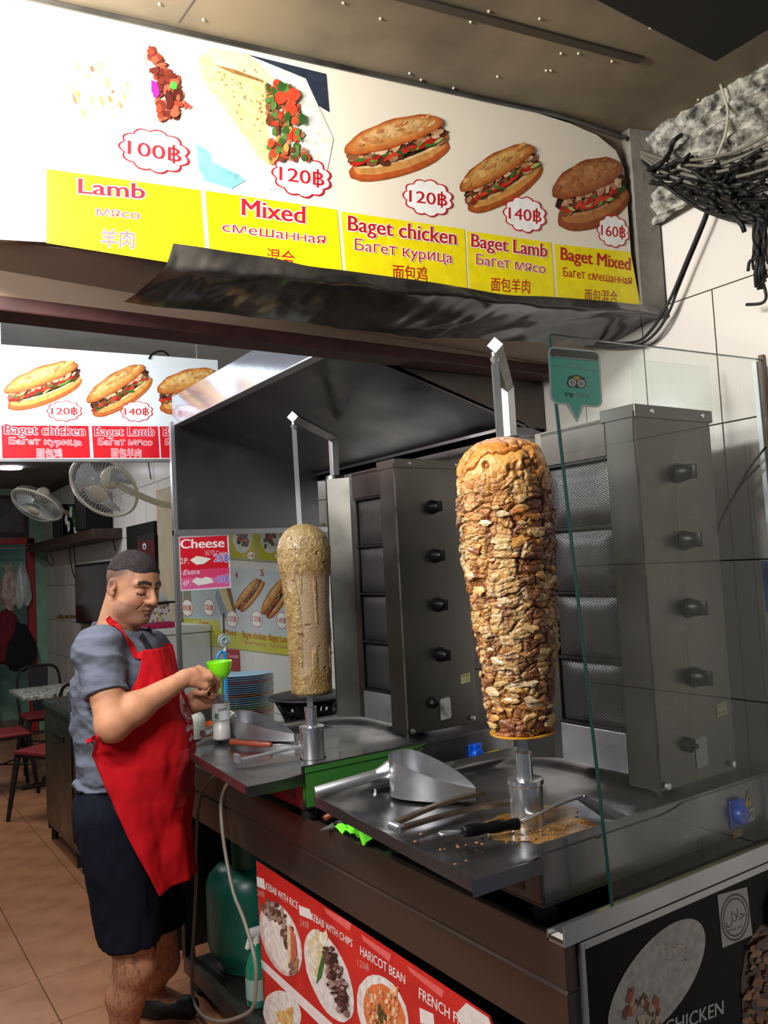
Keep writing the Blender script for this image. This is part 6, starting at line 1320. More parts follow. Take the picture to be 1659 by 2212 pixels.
# ================================================================ the cook
class Field:
    """signed-distance grid; smooth unions of capsules and ellipsoids; meshed with surface nets"""
    def __init__(s, lo, hi, h):
        s.h = h; s.lo = np.array(lo, float); s.n = np.ceil((np.array(hi) - s.lo) / h).astype(int) + 1
        s.f = np.full(s.n, .06, np.float32)
    def block(s, lo, hi):
        a = np.clip(np.floor((np.array(lo) - s.lo) / s.h).astype(int), 0, s.n); b = np.clip(np.ceil((np.array(hi) - s.lo) / s.h).astype(int) + 1, 0, s.n)
        if np.any(b <= a): return None
        ax = [s.lo[k] + s.h * np.arange(a[k], b[k]) for k in range(3)]
        return (slice(a[0], b[0]), slice(a[1], b[1]), slice(a[2], b[2])), np.meshgrid(*ax, indexing='ij')
    def comb(s, sl, d, k, sub=False):
        f = s.f[sl]; d = d.astype(np.float32)
        if sub: d = -d; h = np.clip(.5 - .5 * (d - f) / k, 0, 1) if k else 0; s.f[sl] = (np.maximum(f, d) if not k else d * (1 - h) + f * h + k * h * (1 - h)); return
        if not k: s.f[sl] = np.minimum(f, d); return
        h = np.clip(.5 + .5 * (d - f) / k, 0, 1); s.f[sl] = d * (1 - h) + f * h - k * h * (1 - h)
    def cap(s, p, q, r1, r2=None, k=.02, sub=False):
        r2 = r1 if r2 is None else r2; p = np.array(p, float); q = np.array(q, float); m = max(r1, r2) + k + .03
        bl = s.block(np.minimum(p, q) - m, np.maximum(p, q) + m)
        if bl is None: return s
        sl, (X, Y, Z) = bl; v = q - p; L = max(v @ v, 1e-9)
        t = np.clip(((X - p[0]) * v[0] + (Y - p[1]) * v[1] + (Z - p[2]) * v[2]) / L, 0, 1)
        d = np.sqrt((X - p[0] - t * v[0]) ** 2 + (Y - p[1] - t * v[1]) ** 2 + (Z - p[2] - t * v[2]) ** 2) - (r1 + (r2 - r1) * t)
        s.comb(sl, d, k, sub); return s
    def ell(s, c, r, k=.02, R=None, sub=False):
        c = np.array(c, float); r = np.array(r, float); m = max(r) + k + .03; bl = s.block(c - m, c + m)
        if bl is None: return s
        sl, (X, Y, Z) = bl; P = np.stack([X - c[0], Y - c[1], Z - c[2]], -1)
        if R is not None: P = P @ np.array(R)          # columns of R are the ellipsoid's axes
        q = P / r; a = np.sqrt((q ** 2).sum(-1)); b = np.sqrt(((q / r) ** 2).sum(-1)) + 1e-9; d = a * (a - 1) / b
        s.comb(sl, d, k, sub); return s
    def coords(s):
        return np.meshgrid(*[s.lo[k] + s.h * np.arange(s.n[k]) for k in range(3)], indexing='ij')
    def plane(s, p, n, k=0):
        """keep the side the normal points away from"""
        X, Y, Z = s.coords(); n = _n(n); d = ((X - p[0]) * n[0] + (Y - p[1]) * n[1] + (Z - p[2]) * n[2]).astype(np.float32)
        s.f = np.maximum(s.f, d); return s
    def mesh(s):
        f = s.f; S = f < 0; n = np.array(f.shape) - 1
        c = np.zeros(n, np.int8)
        for a in (0, 1):
            for b in (0, 1):
                for d in (0, 1): c += S[a:a + n[0], b:b + n[1], d:d + n[2]]
        act = (c > 0) & (c < 8); idx = np.full(n, -1, np.int64); I = np.argwhere(act); idx[act] = np.arange(len(I))
        acc = np.zeros((len(I), 3)); cnt = np.zeros(len(I)); V = {}
        for a in (0, 1):
            for b in (0, 1):
                for d in (0, 1): V[(a, b, d)] = f[I[:, 0] + a, I[:, 1] + b, I[:, 2] + d]
        for ax in range(3):
            o = [k for k in range(3) if k != ax]
            for u in (0, 1):
                for w in (0, 1):
                    A = [0, 0, 0]; A[o[0]] = u; A[o[1]] = w; B = list(A); B[ax] = 1; va, vb = V[tuple(A)], V[tuple(B)]
                    m = (va < 0) != (vb < 0); t = np.where(m, va / np.where(m, va - vb, 1), 0)
                    p = np.array(A, float)[None, :].repeat(len(I), 0); p[:, ax] = t; acc += np.where(m[:, None], p, 0); cnt += m
        P = s.lo + s.h * (I + acc / cnt[:, None]); F = []
        for ax in range(3):
            o = [(ax + 1) % 3, (ax + 2) % 3]
            sl0 = [slice(1, -1)] * 3; sl0[ax] = slice(0, -1); sl1 = [slice(1, -1)] * 3; sl1[ax] = slice(1, None)
            a = S[tuple(sl0)]; b = S[tuple(sl1)]; E = np.argwhere(a != b)
            if not len(E): continue
            inside = a[tuple(E.T)]; base = E.copy(); base[:, o[0]] += 1; base[:, o[1]] += 1
            def g(du, dv): q = base.copy(); q[:, o[0]] -= du; q[:, o[1]] -= dv; return idx[tuple(q.T)]
            Q = np.stack([g(1, 1), g(0, 1), g(0, 0), g(1, 0)], -1); Q[~inside] = Q[~inside][:, ::-1]; F.append(Q)
        F = np.concatenate(F); F = F[(F >= 0).all(1)]
        return P, F
def relax(P, F, it=2, lam=.5):
    n = len(P); e = np.concatenate([F[:, [0, 1]], F[:, [1, 2]], F[:, [2, 3]], F[:, [3, 0]]]); e = np.concatenate([e, e[:, ::-1]])
    for _ in range(it):
        s = np.zeros_like(P); np.add.at(s, e[:, 0], P[e[:, 1]]); c = np.bincount(e[:, 0], minlength=n)[:, None]; P = P * (1 - lam) + lam * s / np.maximum(c, 1)
    return P
def to_obj(name, P, F, m, parent, C=None):
    me = bpy.data.meshes.new(name); me.from_pydata(P.tolist(), [], F.tolist()); me.materials.append(m); me.polygons.foreach_set('use_smooth', [True] * len(me.polygons))
    if C is not None: ca = me.color_attributes.new('Col', 'FLOAT_COLOR', 'POINT'); ca.data.foreach_set('color', np.concatenate([C, np.ones((len(C), 1))], 1).astype(np.float32).ravel())
    me.update(); o = bpy.data.objects.new(name, me); COL.objects.link(o)
    if parent: o.parent = parent; o.matrix_parent_inverse = Matrix.Translation(-parent.location)
    return o
def dp(px, py, dep): return np.array(CAM + ray(px, py) * dep / FPX)
FW = RW @ np.array([0, 0, 1.]); FW[2] = 0; FW = _n(FW)          # view direction on the ground
tc_ = _n(np.array([-.28, -.96, 0])); ri_ = np.array([.96, -.28, 0])
yaw = math.radians(62); BF = _n(math.cos(yaw) * tc_ + math.sin(yaw) * ri_); BL = np.array([-BF[1], BF[0], 0])      # body: forward, its left
ck = empty('person', (.80, 2.76, 0), 'man in grey T-shirt and red apron looking down, filling a bottle through a green funnel', 'person')
MT['skin'] = attr_mat('skin', .58, bump=.14, bs=260, sss=.08, var=.12, vs=34, spec=.35)
SKIN = np.array(lin((182, 130, 100)))
# ---- head in its own frame: x forward, y left, z up
Hc = dp(287, 1266, 2.76); hy = math.radians(41); HF = _n(math.cos(hy) * tc_ + math.sin(hy) * ri_)
pitch = math.radians(17); hf = _n(HF * math.cos(pitch) + np.array([0, 0, -math.sin(pitch)])); hl = np.array([-HF[1], HF[0], 0]); hu = np.cross(hf, hl)
roll = math.radians(-4); hl, hu = _n(hl * math.cos(roll) + hu * math.sin(roll)), _n(hu * math.cos(roll) - hl * math.sin(roll))
HM = np.stack([hf, hl, hu], 0)                                    # rows: local axes in world
def headfield(extra=0.0, h=.0019):
    F_ = Field((-.13, -.105, -.27), (.135, .105, .14), h)
    F_.ell((-.014, 0, .030), (.097, .076, .088), 0); F_.ell((.020, 0, .030), (.070, .066, .072), .02)
    F_.ell((.026, 0, -.036), (.068, .065, .074), .03); F_.ell((.026, 0, -.074), (.058, .058, .038), .03)
    for s_ in (1, -1):
        F_.ell((.058, s_ * .034, -.030), (.030, .028, .032), .02)      # cheek
        F_.ell((.020, s_ * .052, -.068), (.040, .018, .032), .02)      # jaw corner
        F_.cap((.083, s_ * .010, .026), (.070, s_ * .048, .026), .0105, .009, .014)   # brow
    F_.ell((.070, 0, -.092), (.025, .029, .019), .018); F_.ell((.040, 0, -.102), (.050, .048, .022), .02)   # chin, soft underside
    F_.cap((.088, 0, .020), (.112, 0, -.020), .0085, .0130, .008); F_.ell((.1125, 0, -.0265), (.0140, .0150, .0120), .006)
    for s_ in (1, -1): F_.ell((.1000, s_ * .0145, -.030), (.0130, .0100, .0095), .006); F_.cap((.094, s_ * .023, -.036), (.082, s_ * .036, -.060), .0014, .0014, .007, sub=True); F_.ell((.089, s_ * .031, .004), (.016, .020, .013), .012, sub=True); F_.ell((.0735, s_ * .0325, .002), (.0165, .0185, .0150), .003)
    for s_ in (1, -1): F_.ell((.106, s_ * .0065, -.0385), (.004, .0035, .003), .002, sub=True)
    F_.cap((.0900, -.020, -.0595), (.0975, 0, -.0565), .0035, .0045, .006); F_.cap((.0900, .020, -.0595), (.0975, 0, -.0565), .0035, .0045, .006)
    F_.cap((.0880, -.017, -.0665), (.0945, 0, -.0690), .0038, .0052, .006); F_.cap((.0880, .017, -.0665), (.0945, 0, -.0690), .0038, .0052, .006)
    F_.cap((.096, -.022, -.0660), (.1015, 0, -.0628), .0015, .0015, .003, sub=True); F_.cap((.096, .022, -.0660), (.1015, 0, -.0628), .0015, .0015, .003, sub=True)
    F_.cap((.098, 0, -.080), (.095, .014, -.080), .004, .004, .008, sub=True)
    for s_ in (1, -1):                                                   # ear
        R_ = np.array([[.94, s_ * -.34, 0], [s_ * .34, .94, 0], [0, 0, 1]]).T
        F_.ell((-.012, s_ * .082, -.006), (.018, .0075, .031), .005, R=R_); F_.ell((-.006, s_ * .0895, .000), (.010, .0065, .019), .003, R=R_, sub=True); F_.ell((.002, s_ * .0830, -.010), (.004, .004, .007), .003); F_.ell((-.003, s_ * .079, -.030), (.008, .006, .009), .006)
    F_.cap((-.030, 0, -.060), (-.040, 0, -.25), .062, .068, .03); F_.cap((.008, 0, -.092), (-.030, 0, -.24), .050, .068, .03)
    return F_
F_ = headfield(); P, F = F_.mesh(); P = relax(P, F, 1, .4); x, y, z = P.T
C = np.repeat(SKIN[None], len(P), 0)
nz_ = fbm(x * 60, y * 60, z * 60, 3, 2)
def tint(mask, col): 
    global C
    m = np.clip(mask, 0, 1)[:, None]; C = C * (1 - m) + np.array(lin(col)) * m
tint(.35 * np.exp(-(((x - .07) / .03) ** 2 + ((np.abs(y) - .038) / .02) ** 2 + ((z + .03) / .02) ** 2)), (206, 120, 96))
tint(.30 * np.exp(-(((x - .11) / .015) ** 2 + (y / .016) ** 2 + ((z + .025) / .015) ** 2)), (206, 124, 104))
tint(np.clip((.075 - np.abs(x - .075)) * 30, 0, 1) * .58 * np.clip((-.040 - z) / .01, 0, 1) * np.clip((z + .125) / .02, 0, 1) * np.where(x > .0, 1, 0) * (.8 + .3 * nz_), (104, 80, 70))    # shaven beard
hair_low = np.where(x > .035, .066 + (x - .035) * .10, np.where(x > -.02, .02 + (x + .02) * .75, -.045 + (x + .09) * .6))
side = np.clip((z - (hair_low - .034)) / .04, 0, 1) * np.where(x < .055, 1, 0)
tint(side * .86 * (.8 + .3 * nz_), (70, 56, 52))
for s_ in (1, -1):
    yy = y * s_
    br = .0315 + .004 * np.exp(-((yy - .030) / .012) ** 2) - .0035 * np.clip((yy - .042) / .012, 0, 2)
    tint((np.abs(z - br) < .0066) * (yy > .008) * (yy < .054) * (x > .05) * (.95), (30, 22, 20))
    ld = -.0095 + .0030 * ((yy - .0325) / .016) ** 2
    tint((np.abs(z - ld) < .0024) * (yy > .016) * (yy < .050) * (x > .06), (26, 18, 16))
    tint(.5 * np.exp(-(((np.abs(y) - .030) / .020) ** 2 + ((z - .010) / .014) ** 2)) * (x > .06) * (np.abs(z - .002) > .010), (104, 70, 56))  # eye socket shadow put into the skin colour
for s_ in (1, -1):
    yy = y * s_; tint(.35 * (np.abs(z + .014) < .006) * (yy > .014) * (yy < .052) * (x > .06), (120, 82, 68))
    tint(.45 * (np.abs(z - .016) < .005) * (yy > .014) * (yy < .050) * (x > .06), (120, 80, 62))
tint(.55 * np.exp(-(((x + .006) / .008) ** 2 + ((z + .002) / .014) ** 2)) * (np.abs(y) > .078), (120, 66, 54))
lip = np.exp(-(((z + .062) / .0075) ** 4)) * (np.abs(y) < .0235 - .1 * np.abs(z + .062)) * (x > .080)
tint(lip * .65, (156, 96, 88)); tint((np.abs(z + .0628) < .0016) * (np.abs(y) < .024) * (x > .080) * .9, (70, 36, 32))
HS = .96
PW_ = (P * HS) @ HM + Hc
parts = [(PW_, F, C)]
# hair shell
G_ = headfield(h=.0024); X, Y, Z = G_.coords()
ns = fbm(X * 500, Y * 500, Z * 200, 2, 8) - .5
hl_ = np.where(X > .030, .062 + (X - .030) * .12 + .004 * np.cos(Y * 60), np.where(X > -.02, .036 + (X + .02) * .52, .036))
hl_ = hl_ + .010 * np.clip((np.abs(Y) - .055) / .02, 0, 1)
G_.f = np.maximum(G_.f - (.0022 + .0040 * np.clip((Z - .07) / .04, 0, 1) + ns * .0005), (hl_ - Z) * .7).astype(np.float32)
Ph, Fh = G_.mesh(); hairm = mat('short_dark_hair', (36, 30, 30), .85, var=.5, vs=90, col2=(56, 48, 47), bump=.3, bs=500, spec=.2)
hair = to_obj('hair', (Ph * HS) @ HM + Hc, Fh, hairm, ck)
# ---- joints
NB = Hc - hu * .19 - hf * .045
ShR = dp(214, 1408, 2.60); ShL = dp(318, 1408, 2.93); ElR = dp(243, 1566, 2.50); WrR = dp(398, 1466, 2.66)
ElL = dp(338, 1575, 2.93); WrL = dp(398, 1530, 2.885)
Tc = dp(268, 1500, 2.77); Tc2 = np.array([Tc[0], Tc[1], 0])
# fingers: generic hand on a frame; rooted in the palm
def hand(F_, W, along, back, thumb, curl, L=.092, spread=(0, 0, 0, 0), tips=None):
    """W wrist, along towards the knuckles, back out of the hand's back, thumb towards the thumb side"""
    along, back, thumb = _n(along), _n(back), _n(thumb); kn = W + along * L
    F_.cap(W, W + along * .03, .027, .028, .012)
    for k, o in enumerate((.028, .010, -.009, -.026)):
        F_.cap(W + along * .018 + thumb * o * .6, kn + thumb * o - along * (.0, -.004, .002, .010)[k], .0145, .0125, .012)
    lens = ((.040, .025, .020), (.044, .029, .021), (.041, .027, .021), (.032, .020, .018)); out = []
    for k, o in enumerate((.029, .010, -.009, -.027)):
        p = kn + thumb * o - along * (.0, -.004, .002, .010)[k]; a = 0; sp = spread[k]
        for j in range(3):
            a += curl[k][j]; d = _n((along + thumb * sp) * math.cos(a) - back * math.sin(a)); q = p + d * lens[k][j]
            F_.cap(p, q, (.0105, .0095, .0085)[j], (.0095, .0087, .0075)[j], .0035); p = q
        out.append(p)
    if tips is not None:
        b0 = W + along * .022 + thumb * .022 - back * .004; m1 = W + along * .055 + thumb * .044 - back * .016
        F_.cap(b0, m1, .0165, .0125, .010); m2 = m1 + (np.array(tips) - m1) * .52; F_.cap(m1, m2, .0118, .0105, .005); F_.cap(m2, tips, .0105, .0088, .004)
    return out
# right arm (nearest the street): sleeve to elbow, forearm across, fingers on the funnel rim
lo = np.minimum.reduce([ShR, ElR, WrR]) - .12; hi = np.maximum.reduce([ShR, ElR, WrR, WrR + [.2, .1, .06]]) + .10
A_ = Field(lo, hi, .0028)
A_.cap(ShR, ElR, .058, .049, .02); A_.ell(ElR, (.047, .047, .047), .02)
fd = _n(WrR - ElR); mid = ElR + (WrR - ElR) * .30 + np.array([0, 0, .006]); A_.cap(ElR, mid, .046, .050, .02); A_.cap(mid, WrR, .048, .027, .02)
FN = dp(481, 1436, 2.80)                                       # funnel rim centre
al = _n(dp(462, 1448, 2.74) - WrR); bk = _n(np.array([-.15, -.55, .80]) - al * np.dot(al, np.array([-.15, -.55, .80]))); tb = np.cross(al, bk); tb = tb if tb @ np.array(_r) * 0 + tb[1] < 0 else -tb
th_tip = dp(462, 1470, 2.742)
hand(A_, WrR, al, bk, tb, ((.62, .72, .5), (.72, .8, .5), (.95, .9, .6), (1.1, .95, .6)), L=.082, tips=th_tip)
P, F = A_.mesh(); P = relax(P, F, 1, .4)
Ca = np.repeat(SKIN[None], len(P), 0) * np.array([1.04, 1.0, .95]); nn = fbm(P[:, 0] * 30, P[:, 1] * 30, P[:, 2] * 30, 3, 6)[:, None]; Ca = Ca * (.88 + .24 * nn)
parts.append((P, F, Ca))
# left arm: behind, hand wrapped round the bottle
lo = np.minimum.reduce([ShL, ElL, WrL]) - .11; hi = np.maximum.reduce([ShL, ElL, WrL + [.20, .12, .05]]) + .08
A_ = Field(lo, hi, .0028)
A_.cap(ShL, ElL, .056, .047, .02); mid = ElL + (WrL - ElL) * .35; A_.cap(ElL, mid, .045, .045, .02); A_.cap(mid, WrL, .045, .028, .02)
BC = dp(478, 1560, 2.855)                                      # bottle axis point
al2 = _n(dp(452, 1506, 2.90) - WrL); bk2 = np.array([.25, .95, .15]); bk2 = _n(bk2 - al2 * (al2 @ bk2)); tb2 = np.cross(al2, bk2); tb2 = tb2 if tb2[2] > 0 else -tb2
hand(A_, WrL, al2, bk2, tb2, ((.25, .95, .8), (.3, 1.0, .8), (.35, 1.0, .8), (.4, 1.0, .8)), L=.080, tips=dp(452, 1498, 2.83))
P, F = A_.mesh(); P = relax(P, F, 1, .4); Ca = np.repeat(SKIN[None], len(P), 0); nn = fbm(P[:, 0] * 30, P[:, 1] * 30, P[:, 2] * 30, 3, 6)[:, None]; parts.append((P, F, Ca * (.88 + .24 * nn)))
# trunk and legs
def bp(f, l, z): return Tc2 + BF * f + BL * l + np.array([0, 0, z])
KnR = dp(292, 2085, 2.62); AnR = dp(268, 2330, 2.66); AnR[2] = .09
KnL = dp(348, 2075, 2.93); AnL = dp(326, 2175, 3.05); AnL[2] = .09
L_ = Field((Tc2[0] - .35, Tc2[1] - .40, .03), (Tc2[0] + .42, Tc2[1] + .45, 1.45), .005)
Rb = np.stack([BF, BL, [0, 0, 1]], 1)
L_.ell(bp(0, 0, 1.22), (.12, .17, .20), .03, R=Rb); L_.ell(bp(.02, 0, 1.02), (.14, .16, .16), .05, R=Rb); L_.ell(bp(-.01, 0, .88), (.12, .155, .13), .05, R=Rb)
HR, HL = bp(0, -.10, .86), bp(0, .10, .86)
for (h_, k_, a_) in ((HR, KnR, AnR), (HL, KnL, AnL)):
    L_.cap(h_, k_, .088, .062, .03); c1_ = k_ + (a_ - k_) * .3 - BF * .018; L_.cap(k_, c1_, .058, .062, .03); L_.cap(c1_, a_, .060, .036, .03); L_.cap(a_, a_ + BF * .13 + np.array([0, 0, -.045]), .036, .030, .02)
P, F = L_.mesh(); P = relax(P, F, 1, .4); Ca = np.repeat(SKIN[None], len(P), 0) * .92; hr_ = np.clip((fbm(P[:, 0] * 240, P[:, 1] * 240, P[:, 2] * 60, 2, 16) - .5) * 3, 0, .5)[:, None] * (P[:, 2:3] < .5); parts.append((P, F, Ca * (1 - hr_ * .8)))
off = 0; PP = []; FF = []; CC = []
for P, F, C_ in parts: PP.append(P); FF.append(F + off); CC.append(C_); off += len(P)
body = to_obj('body', np.concatenate(PP), np.concatenate(FF), MT['skin'], ck, np.concatenate(CC))
# ---- T-shirt
S_ = Field((Tc2[0] - .36, Tc2[1] - .42, .80), (Tc2[0] + .36, Tc2[1] + .42, 1.62), .0045)
S_.ell(bp(-.005, 0, 1.33), (.135, .185, .15), 0, R=Rb); S_.ell(bp(-.01, 0, 1.20), (.150, .185, .20), .06, R=Rb); S_.ell(bp(.03, 0, 1.08), (.165, .180, .17), .06, R=Rb); S_.ell(bp(.0, 0, .95), (.155, .185, .15), .05, R=Rb)
S_.cap(NB + hu * .015 - hf * .01, NB - np.array([0, 0, .06]), .072, .09, .04)
for (sh, el, ke) in ((ShR, ElR, .60), (ShL, ElL, .60)):
    S_.cap(NB - np.array([0, 0, .038]), sh, .060, .062, .04); S_.ell(sh, (.070, .070, .066), .04); S_.cap(sh, sh + (el - sh) * ke, .068, .067, .03)
# hem, cuffs and collar cut clean
S_.plane((0, 0, .850), (0, 0, -1))
X, Y, Z = S_.coords()
for (sh, el, ke) in ((ShR, ElR, .60), (ShL, ElL, .60)):
    dv = _n(el - sh); pc = sh + (el - sh) * ke; d = (X - pc[0]) * dv[0] + (Y - pc[1]) * dv[1] + (Z - pc[2]) * dv[2]; rr_ = np.sqrt((X - pc[0]) ** 2 + (Y - pc[1]) ** 2 + (Z - pc[2]) ** 2)
    fw = (X - pc[0]) * BF[0] + (Y - pc[1]) * BF[1]; lt = ((X - Tc2[0]) * BL[0] + (Y - Tc2[1]) * BL[1])
    m = (rr_ < .115) & (np.abs(lt) > .165); S_.f = np.where(m, np.maximum(S_.f, d), S_.f).astype(np.float32)
pc = NB + hf * .0 + np.array([0, 0, -.002]); nn_ = _n(hu * .85 + hf * .35); d = (X - pc[0]) * nn_[0] + (Y - pc[1]) * nn_[1] + (Z - pc[2]) * nn_[2]; rr_ = np.sqrt((X - pc[0]) ** 2 + (Y - pc[1]) ** 2 + (Z - pc[2]) ** 2); S_.f = np.where(rr_ < .125, np.maximum(S_.f, d), S_.f).astype(np.float32)
P, F = S_.mesh(); P = relax(P, F, 2, .5)
def vnorm(P, F):
    n = np.cross(P[F[:, 2]] - P[F[:, 0]], P[F[:, 3]] - P[F[:, 1]]); N = np.zeros_like(P)
    for k in range(4): np.add.at(N, F[:, k], n)
    return N / (np.linalg.norm(N, axis=1, keepdims=True) + 1e-12)
N = vnorm(P, F); lx = (P - Tc2) @ BL; fx = (P - Tc2) @ BF
fold = fbm(lx * 9 + P[:, 2] * 5, fx * 9 - P[:, 2] * 3, P[:, 2] * 15, 3, 61) - .5
rdg = 1 - np.abs(fbm(lx * 7 + P[:, 2] * 8, fx * 7 + P[:, 2] * 6, P[:, 2] * 12, 2, 81) * 2 - 1)
hemw = np.exp(-((P[:, 2] - .93) / .06) ** 2)
P = P + N * (fold * .026 + (rdg - .75) * .022 + hemw * .010 * np.sin(P[:, 2] * 95 + fold * 14))[:, None]
to_obj('t_shirt', P, F, MT['tshirt'], ck)['label'] = 'grey short-sleeved cotton T-shirt'
from mathutils.bvhtree import BVHTree
BV = BVHTree.FromPolygons([tuple(p_) for p_ in np.concatenate([P] + PP)], [tuple(f_) for f_ in np.concatenate([F] + [f_ + len(P) for f_ in FF])])
def onbody(px, py, lift=.006):
    d = Vector(ray(px, py)).normalized(); h_ = BV.ray_cast(Vector(CAM), d); return h_[0] + (h_[1] if h_[1].dot(d) < 0 else -h_[1]) * lift
# ---- shorts
S_ = Field((Tc2[0] - .34, Tc2[1] - .38, .34), (Tc2[0] + .36, Tc2[1] + .40, 1.02), .005)
S_.ell(bp(-.01, 0, .86), (.148, .182, .17), 0, R=Rb)
for (h_, k_) in ((HR, KnR), (HL, KnL)): e_ = k_ + (k_ - h_) * .02; S_.cap(h_, e_, .118, .094, .03)
S_.cap(bp(-.09, 0, .80), bp(-.075, 0, .72), .07, .05, .05)
X, Y, Z = S_.coords()
lt_ = (X - Tc2[0]) * BL[0] + (Y - Tc2[1]) * BL[1]; S_.f = np.maximum(S_.f, np.maximum(np.where(lt_ < .0, .466, .395) - Z, Z - 1.02)).astype(np.float32)
P, F = S_.mesh(); P = relax(P, F, 2, .5); N = vnorm(P, F); fo = fbm(P[:, 0] * 14, P[:, 1] * 14, P[:, 2] * 7, 3, 91) - .5; P = P + N * (fo * .028)[:, None]
to_obj('shorts', P, F, MT['shorts'], ck)['label'] = 'dark navy knee-length shorts'
# ---- shoes
for a_ in (AnR, AnL):
    S_ = Field(np.array(a_) - .2, np.array(a_) + .2, .005); g0 = np.array([a_[0], a_[1], .04])
    S_.cap(g0 - BF * .05, g0 + BF * .15, .040, .038, 0); S_.cap(a_ + np.array([0, 0, -.01]), g0 + BF * .03, .042, .042, .03); S_.plane((0, 0, .0), (0, 0, -1)); S_.plane((0, 0, .10), (0, 0, 1))
    P, F = S_.mesh(); P = relax(P, F, 1, .5); to_obj('shoe', P, F, MT['rubber'], ck)
# ---- apron: a sheet hung over the front of the trunk
def apron_pt(z, ph, off=0.0):
    """z height, ph angle about the trunk: 0 straight ahead, negative to his right"""
    zs_ = [.40, .55, .70, .82, .92, 1.02, 1.12, 1.20, 1.28, 1.34, 1.40, 1.46]
    a = np.interp(z, zs_, [.190, .188, .190, .198, .205, .211, .207, .196, .180, .165, .150, .135]); b = np.interp(z, zs_, [.205, .205, .208, .212, .212, .212, .210, .205, .200, .185, .165, .14])
    cf = np.interp(z, zs_, [.030, .020, .010, .0, .0, .010, .010, .005, .0, .0, .0, .0])
    n_ = 1.0; w_ = .012 * math.sin(ph * 9 + z * 4) * np.interp(z, [.4, .8, 1.0], [1.2, .6, .1]) + .010 * noise.noise((ph * 3, z * 9, 2)) + .004 * noise.noise((ph * 8, z * 20, 5))
    return Vector(Tc2 + BF * (cf + (a + off + w_) * math.cos(ph)) + BL * ((b + off + w_) * math.sin(ph)) + np.array([0, 0, z]))
phn = lambda z: np.interp(z, [.60, .70, .80, .90, 1.0, 1.08, 1.16, 1.24, 1.30, 1.345, 1.40], [-.62, -.82, -1.02, -1.22, -1.45, -1.62, -1.42, -1.05, -.80, -.70, -.62])
phf = lambda z: np.interp(z, [.60, .90, 1.08, 1.16, 1.24, 1.30, 1.345, 1.40], [1.1, 1.35, 1.55, 1.4, 1.05, .8, .7, .62])
nz0, nu = 110, 70; vs = []
for j in range(nz0 + 1):
    for i in range(nu + 1):
        u = i / nu; t = j / nz0; zb = .622 - .035 * math.exp(-((u - .12) / .14) ** 2) * 0 + .012 * math.sin(u * 7); z = 1.385 + (zb - 1.385) * t
        ph = phn(z) * (1 - u) + phf(z) * u; vs.append(apron_pt(z, ph))
fs = [(j * (nu + 1) + i, j * (nu + 1) + i + 1, (j + 1) * (nu + 1) + i + 1, (j + 1) * (nu + 1) + i) for j in range(nz0) for i in range(nu)]
ap = MB().add(vs, fs).build('apron', MT['apron'], smooth=True); ap.parent = ck; ap.matrix_parent_inverse = Matrix.Translation(-ck.location); ap['label'] = 'bright red bib apron with white lettering'
md = ap.modifiers.new('s', 'SOLIDIFY'); md.thickness = .003; md.offset = 1
# pocket, straps, ties (pieces of the apron)
def sub(o): o.parent = ap; return o
vs = []; n1, n2 = 24, 24
for j in range(n2 + 1):
    for i in range(n1 + 1): z = 1.055 - .185 * j / n2; ph = -.30 + (1.0) * i / n1; vs.append(apron_pt(z, ph, .006))
fs = [(j * (n1 + 1) + i, j * (n1 + 1) + i + 1, (j + 1) * (n1 + 1) + i + 1, (j + 1) * (n1 + 1) + i) for j in range(n2) for i in range(n1)]
po = MB().add(vs, fs).build('pocket', mat('darker_red_cloth', (176, 20, 28), .85, bump=.2, bs=300), smooth=True); sub(po)
def ribbon(pts, w, nrm, m, name):
    pts = spline(pts, 8); vs = []; K = len(pts)
    for i, p in enumerate(pts):
        t = (pts[min(i + 1, K - 1)] - pts[max(i - 1, 0)]).normalized(); nn = nrm(p).normalized(); s_ = t.cross(nn).normalized() * w / 2
        for q in (p - s_ - nn * .001, p + s_ - nn * .001, p + s_ + nn * .0015, p - s_ + nn * .0015): vs.append(q)
    fs = [(i * 4 + k, (i + 1) * 4 + k, (i + 1) * 4 + (k + 1) % 4, i * 4 + (k + 1) % 4) for i in range(K - 1) for k in range(4)]
    return sub(MB().add(vs, fs).build(name, m, smooth=False))
nb = Vector(NB); ntop = lambda p: (p - (nb - Vector((0, 0, .06))))
s0 = apron_pt(1.385, -.62); s1 = apron_pt(1.385, .62)
back_ = Vector(NB - BF * .075 + np.array([0, 0, .036]))
mR = Vector(dp(262, 1378, 2.665)); mR2 = Vector(dp(240, 1345, 2.69)); mL = Vector(NB + BL * .085 + BF * .02 + np.array([0, 0, .0]))
def shn(p): d = (Vector(CAM) - p).normalized(); h_ = BV.find_nearest(p); n_ = h_[1]; return n_ if n_.dot(d) > 0 else -n_
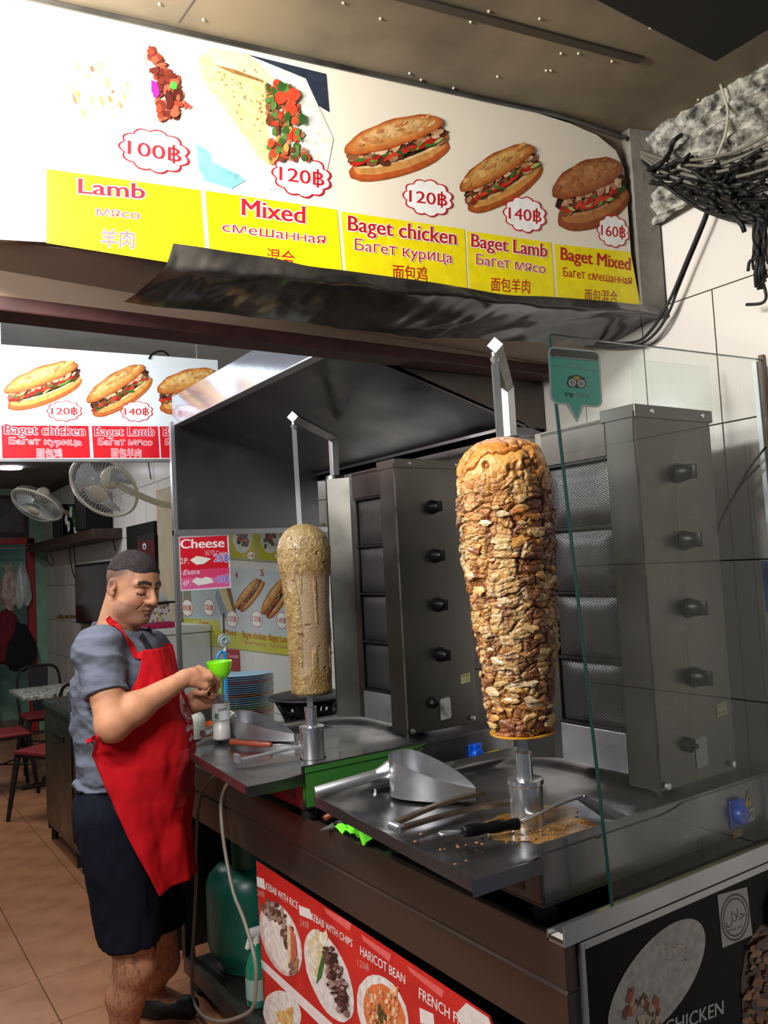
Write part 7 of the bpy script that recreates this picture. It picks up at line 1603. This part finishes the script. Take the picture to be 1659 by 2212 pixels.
ribbon([s0 + Vector((0, 0, -.012)), onbody(294, 1420), onbody(282, 1398), onbody(268, 1376), onbody(254, 1357), onbody(242, 1342), onbody(236, 1334)], .022, shn, MT['apron'], 'neck_strap')
ribbon([s1 + Vector((0, 0, -.01)), mL + Vector(BF * .05) + Vector((0, 0, -.03)), mL, back_], .024, ntop, MT['apron'], 'neck_strap')
cn_ = lambda p: Vector((p.x - Tc2[0], p.y - Tc2[1], 0))
ribbon([apron_pt(1.075, -1.60), onbody(215, 1590, .008), onbody(200, 1598), onbody(190, 1602)], .014, shn, MT['apron'], 'waist_tie')
# small dark print on the shirt front
vs = [onbody(299 + 2.6 * i + j * 1.6, 1378 + 4.2 * i - j * 2.4, .002) for i in range(9) for j in range(6)]; sub(MB().add(vs, [(i * 6 + j, i * 6 + j + 1, i * 6 + j + 7, i * 6 + j + 6) for i in range(8) for j in range(5)]).build('shirt_print', mat('black_shirt_print', (24, 24, 28), .8)))
# lettering on the bib, laid on the apron's surface
class Ap(Plane):
    def P(s, a, off=0.0): return apron_pt(a[1], a[0], .0045 + off)
ag = Ap((0, 0, 0), (1, 0, 0), (0, 0, 1))
def aprint(items):
    p_ = Pr(ag, px=False, base=0)
    for it in items:
        if it[0] == 'b': p_.blob(it[1], it[2], it[3], it[4], 40, 0)
        else: p_.text(*it[1:])
    o = p_.build('lettering', None); return sub(o)
aprint([('b', (.26, 1.185), .30, .060, (232, 170, 180)), ('b', (.26, 1.185), .285, .057, (206, 22, 32)), ('b', (.26, 1.187), .27, .053, (232, 176, 186))])
p_ = Pr(ag, px=False, base=.0009); p_.text('arc', (.04, 1.163), (.50, 1.163), .042, (196, 24, 34), .03); sub(p_.build('lettering', None))
p_ = Pr(ag, px=False, base=.0004); p_.text('สลัก', (-.04, 1.103), (.20, 1.103), .020, (240, 214, 216), .02); sub(p_.build('lettering', None))
p_ = Pr(ag, px=False, base=.0004); p_.text('คุณ', (.22, 1.103), (.42, 1.103), .020, (240, 214, 216), .02); sub(p_.build('lettering', None))
p_ = Pr(ag, px=False, base=.0004); p_.text('เพื่อ', (.02, 1.068), (.34, 1.068), .018, (240, 214, 216), .02); sub(p_.build('lettering', None))
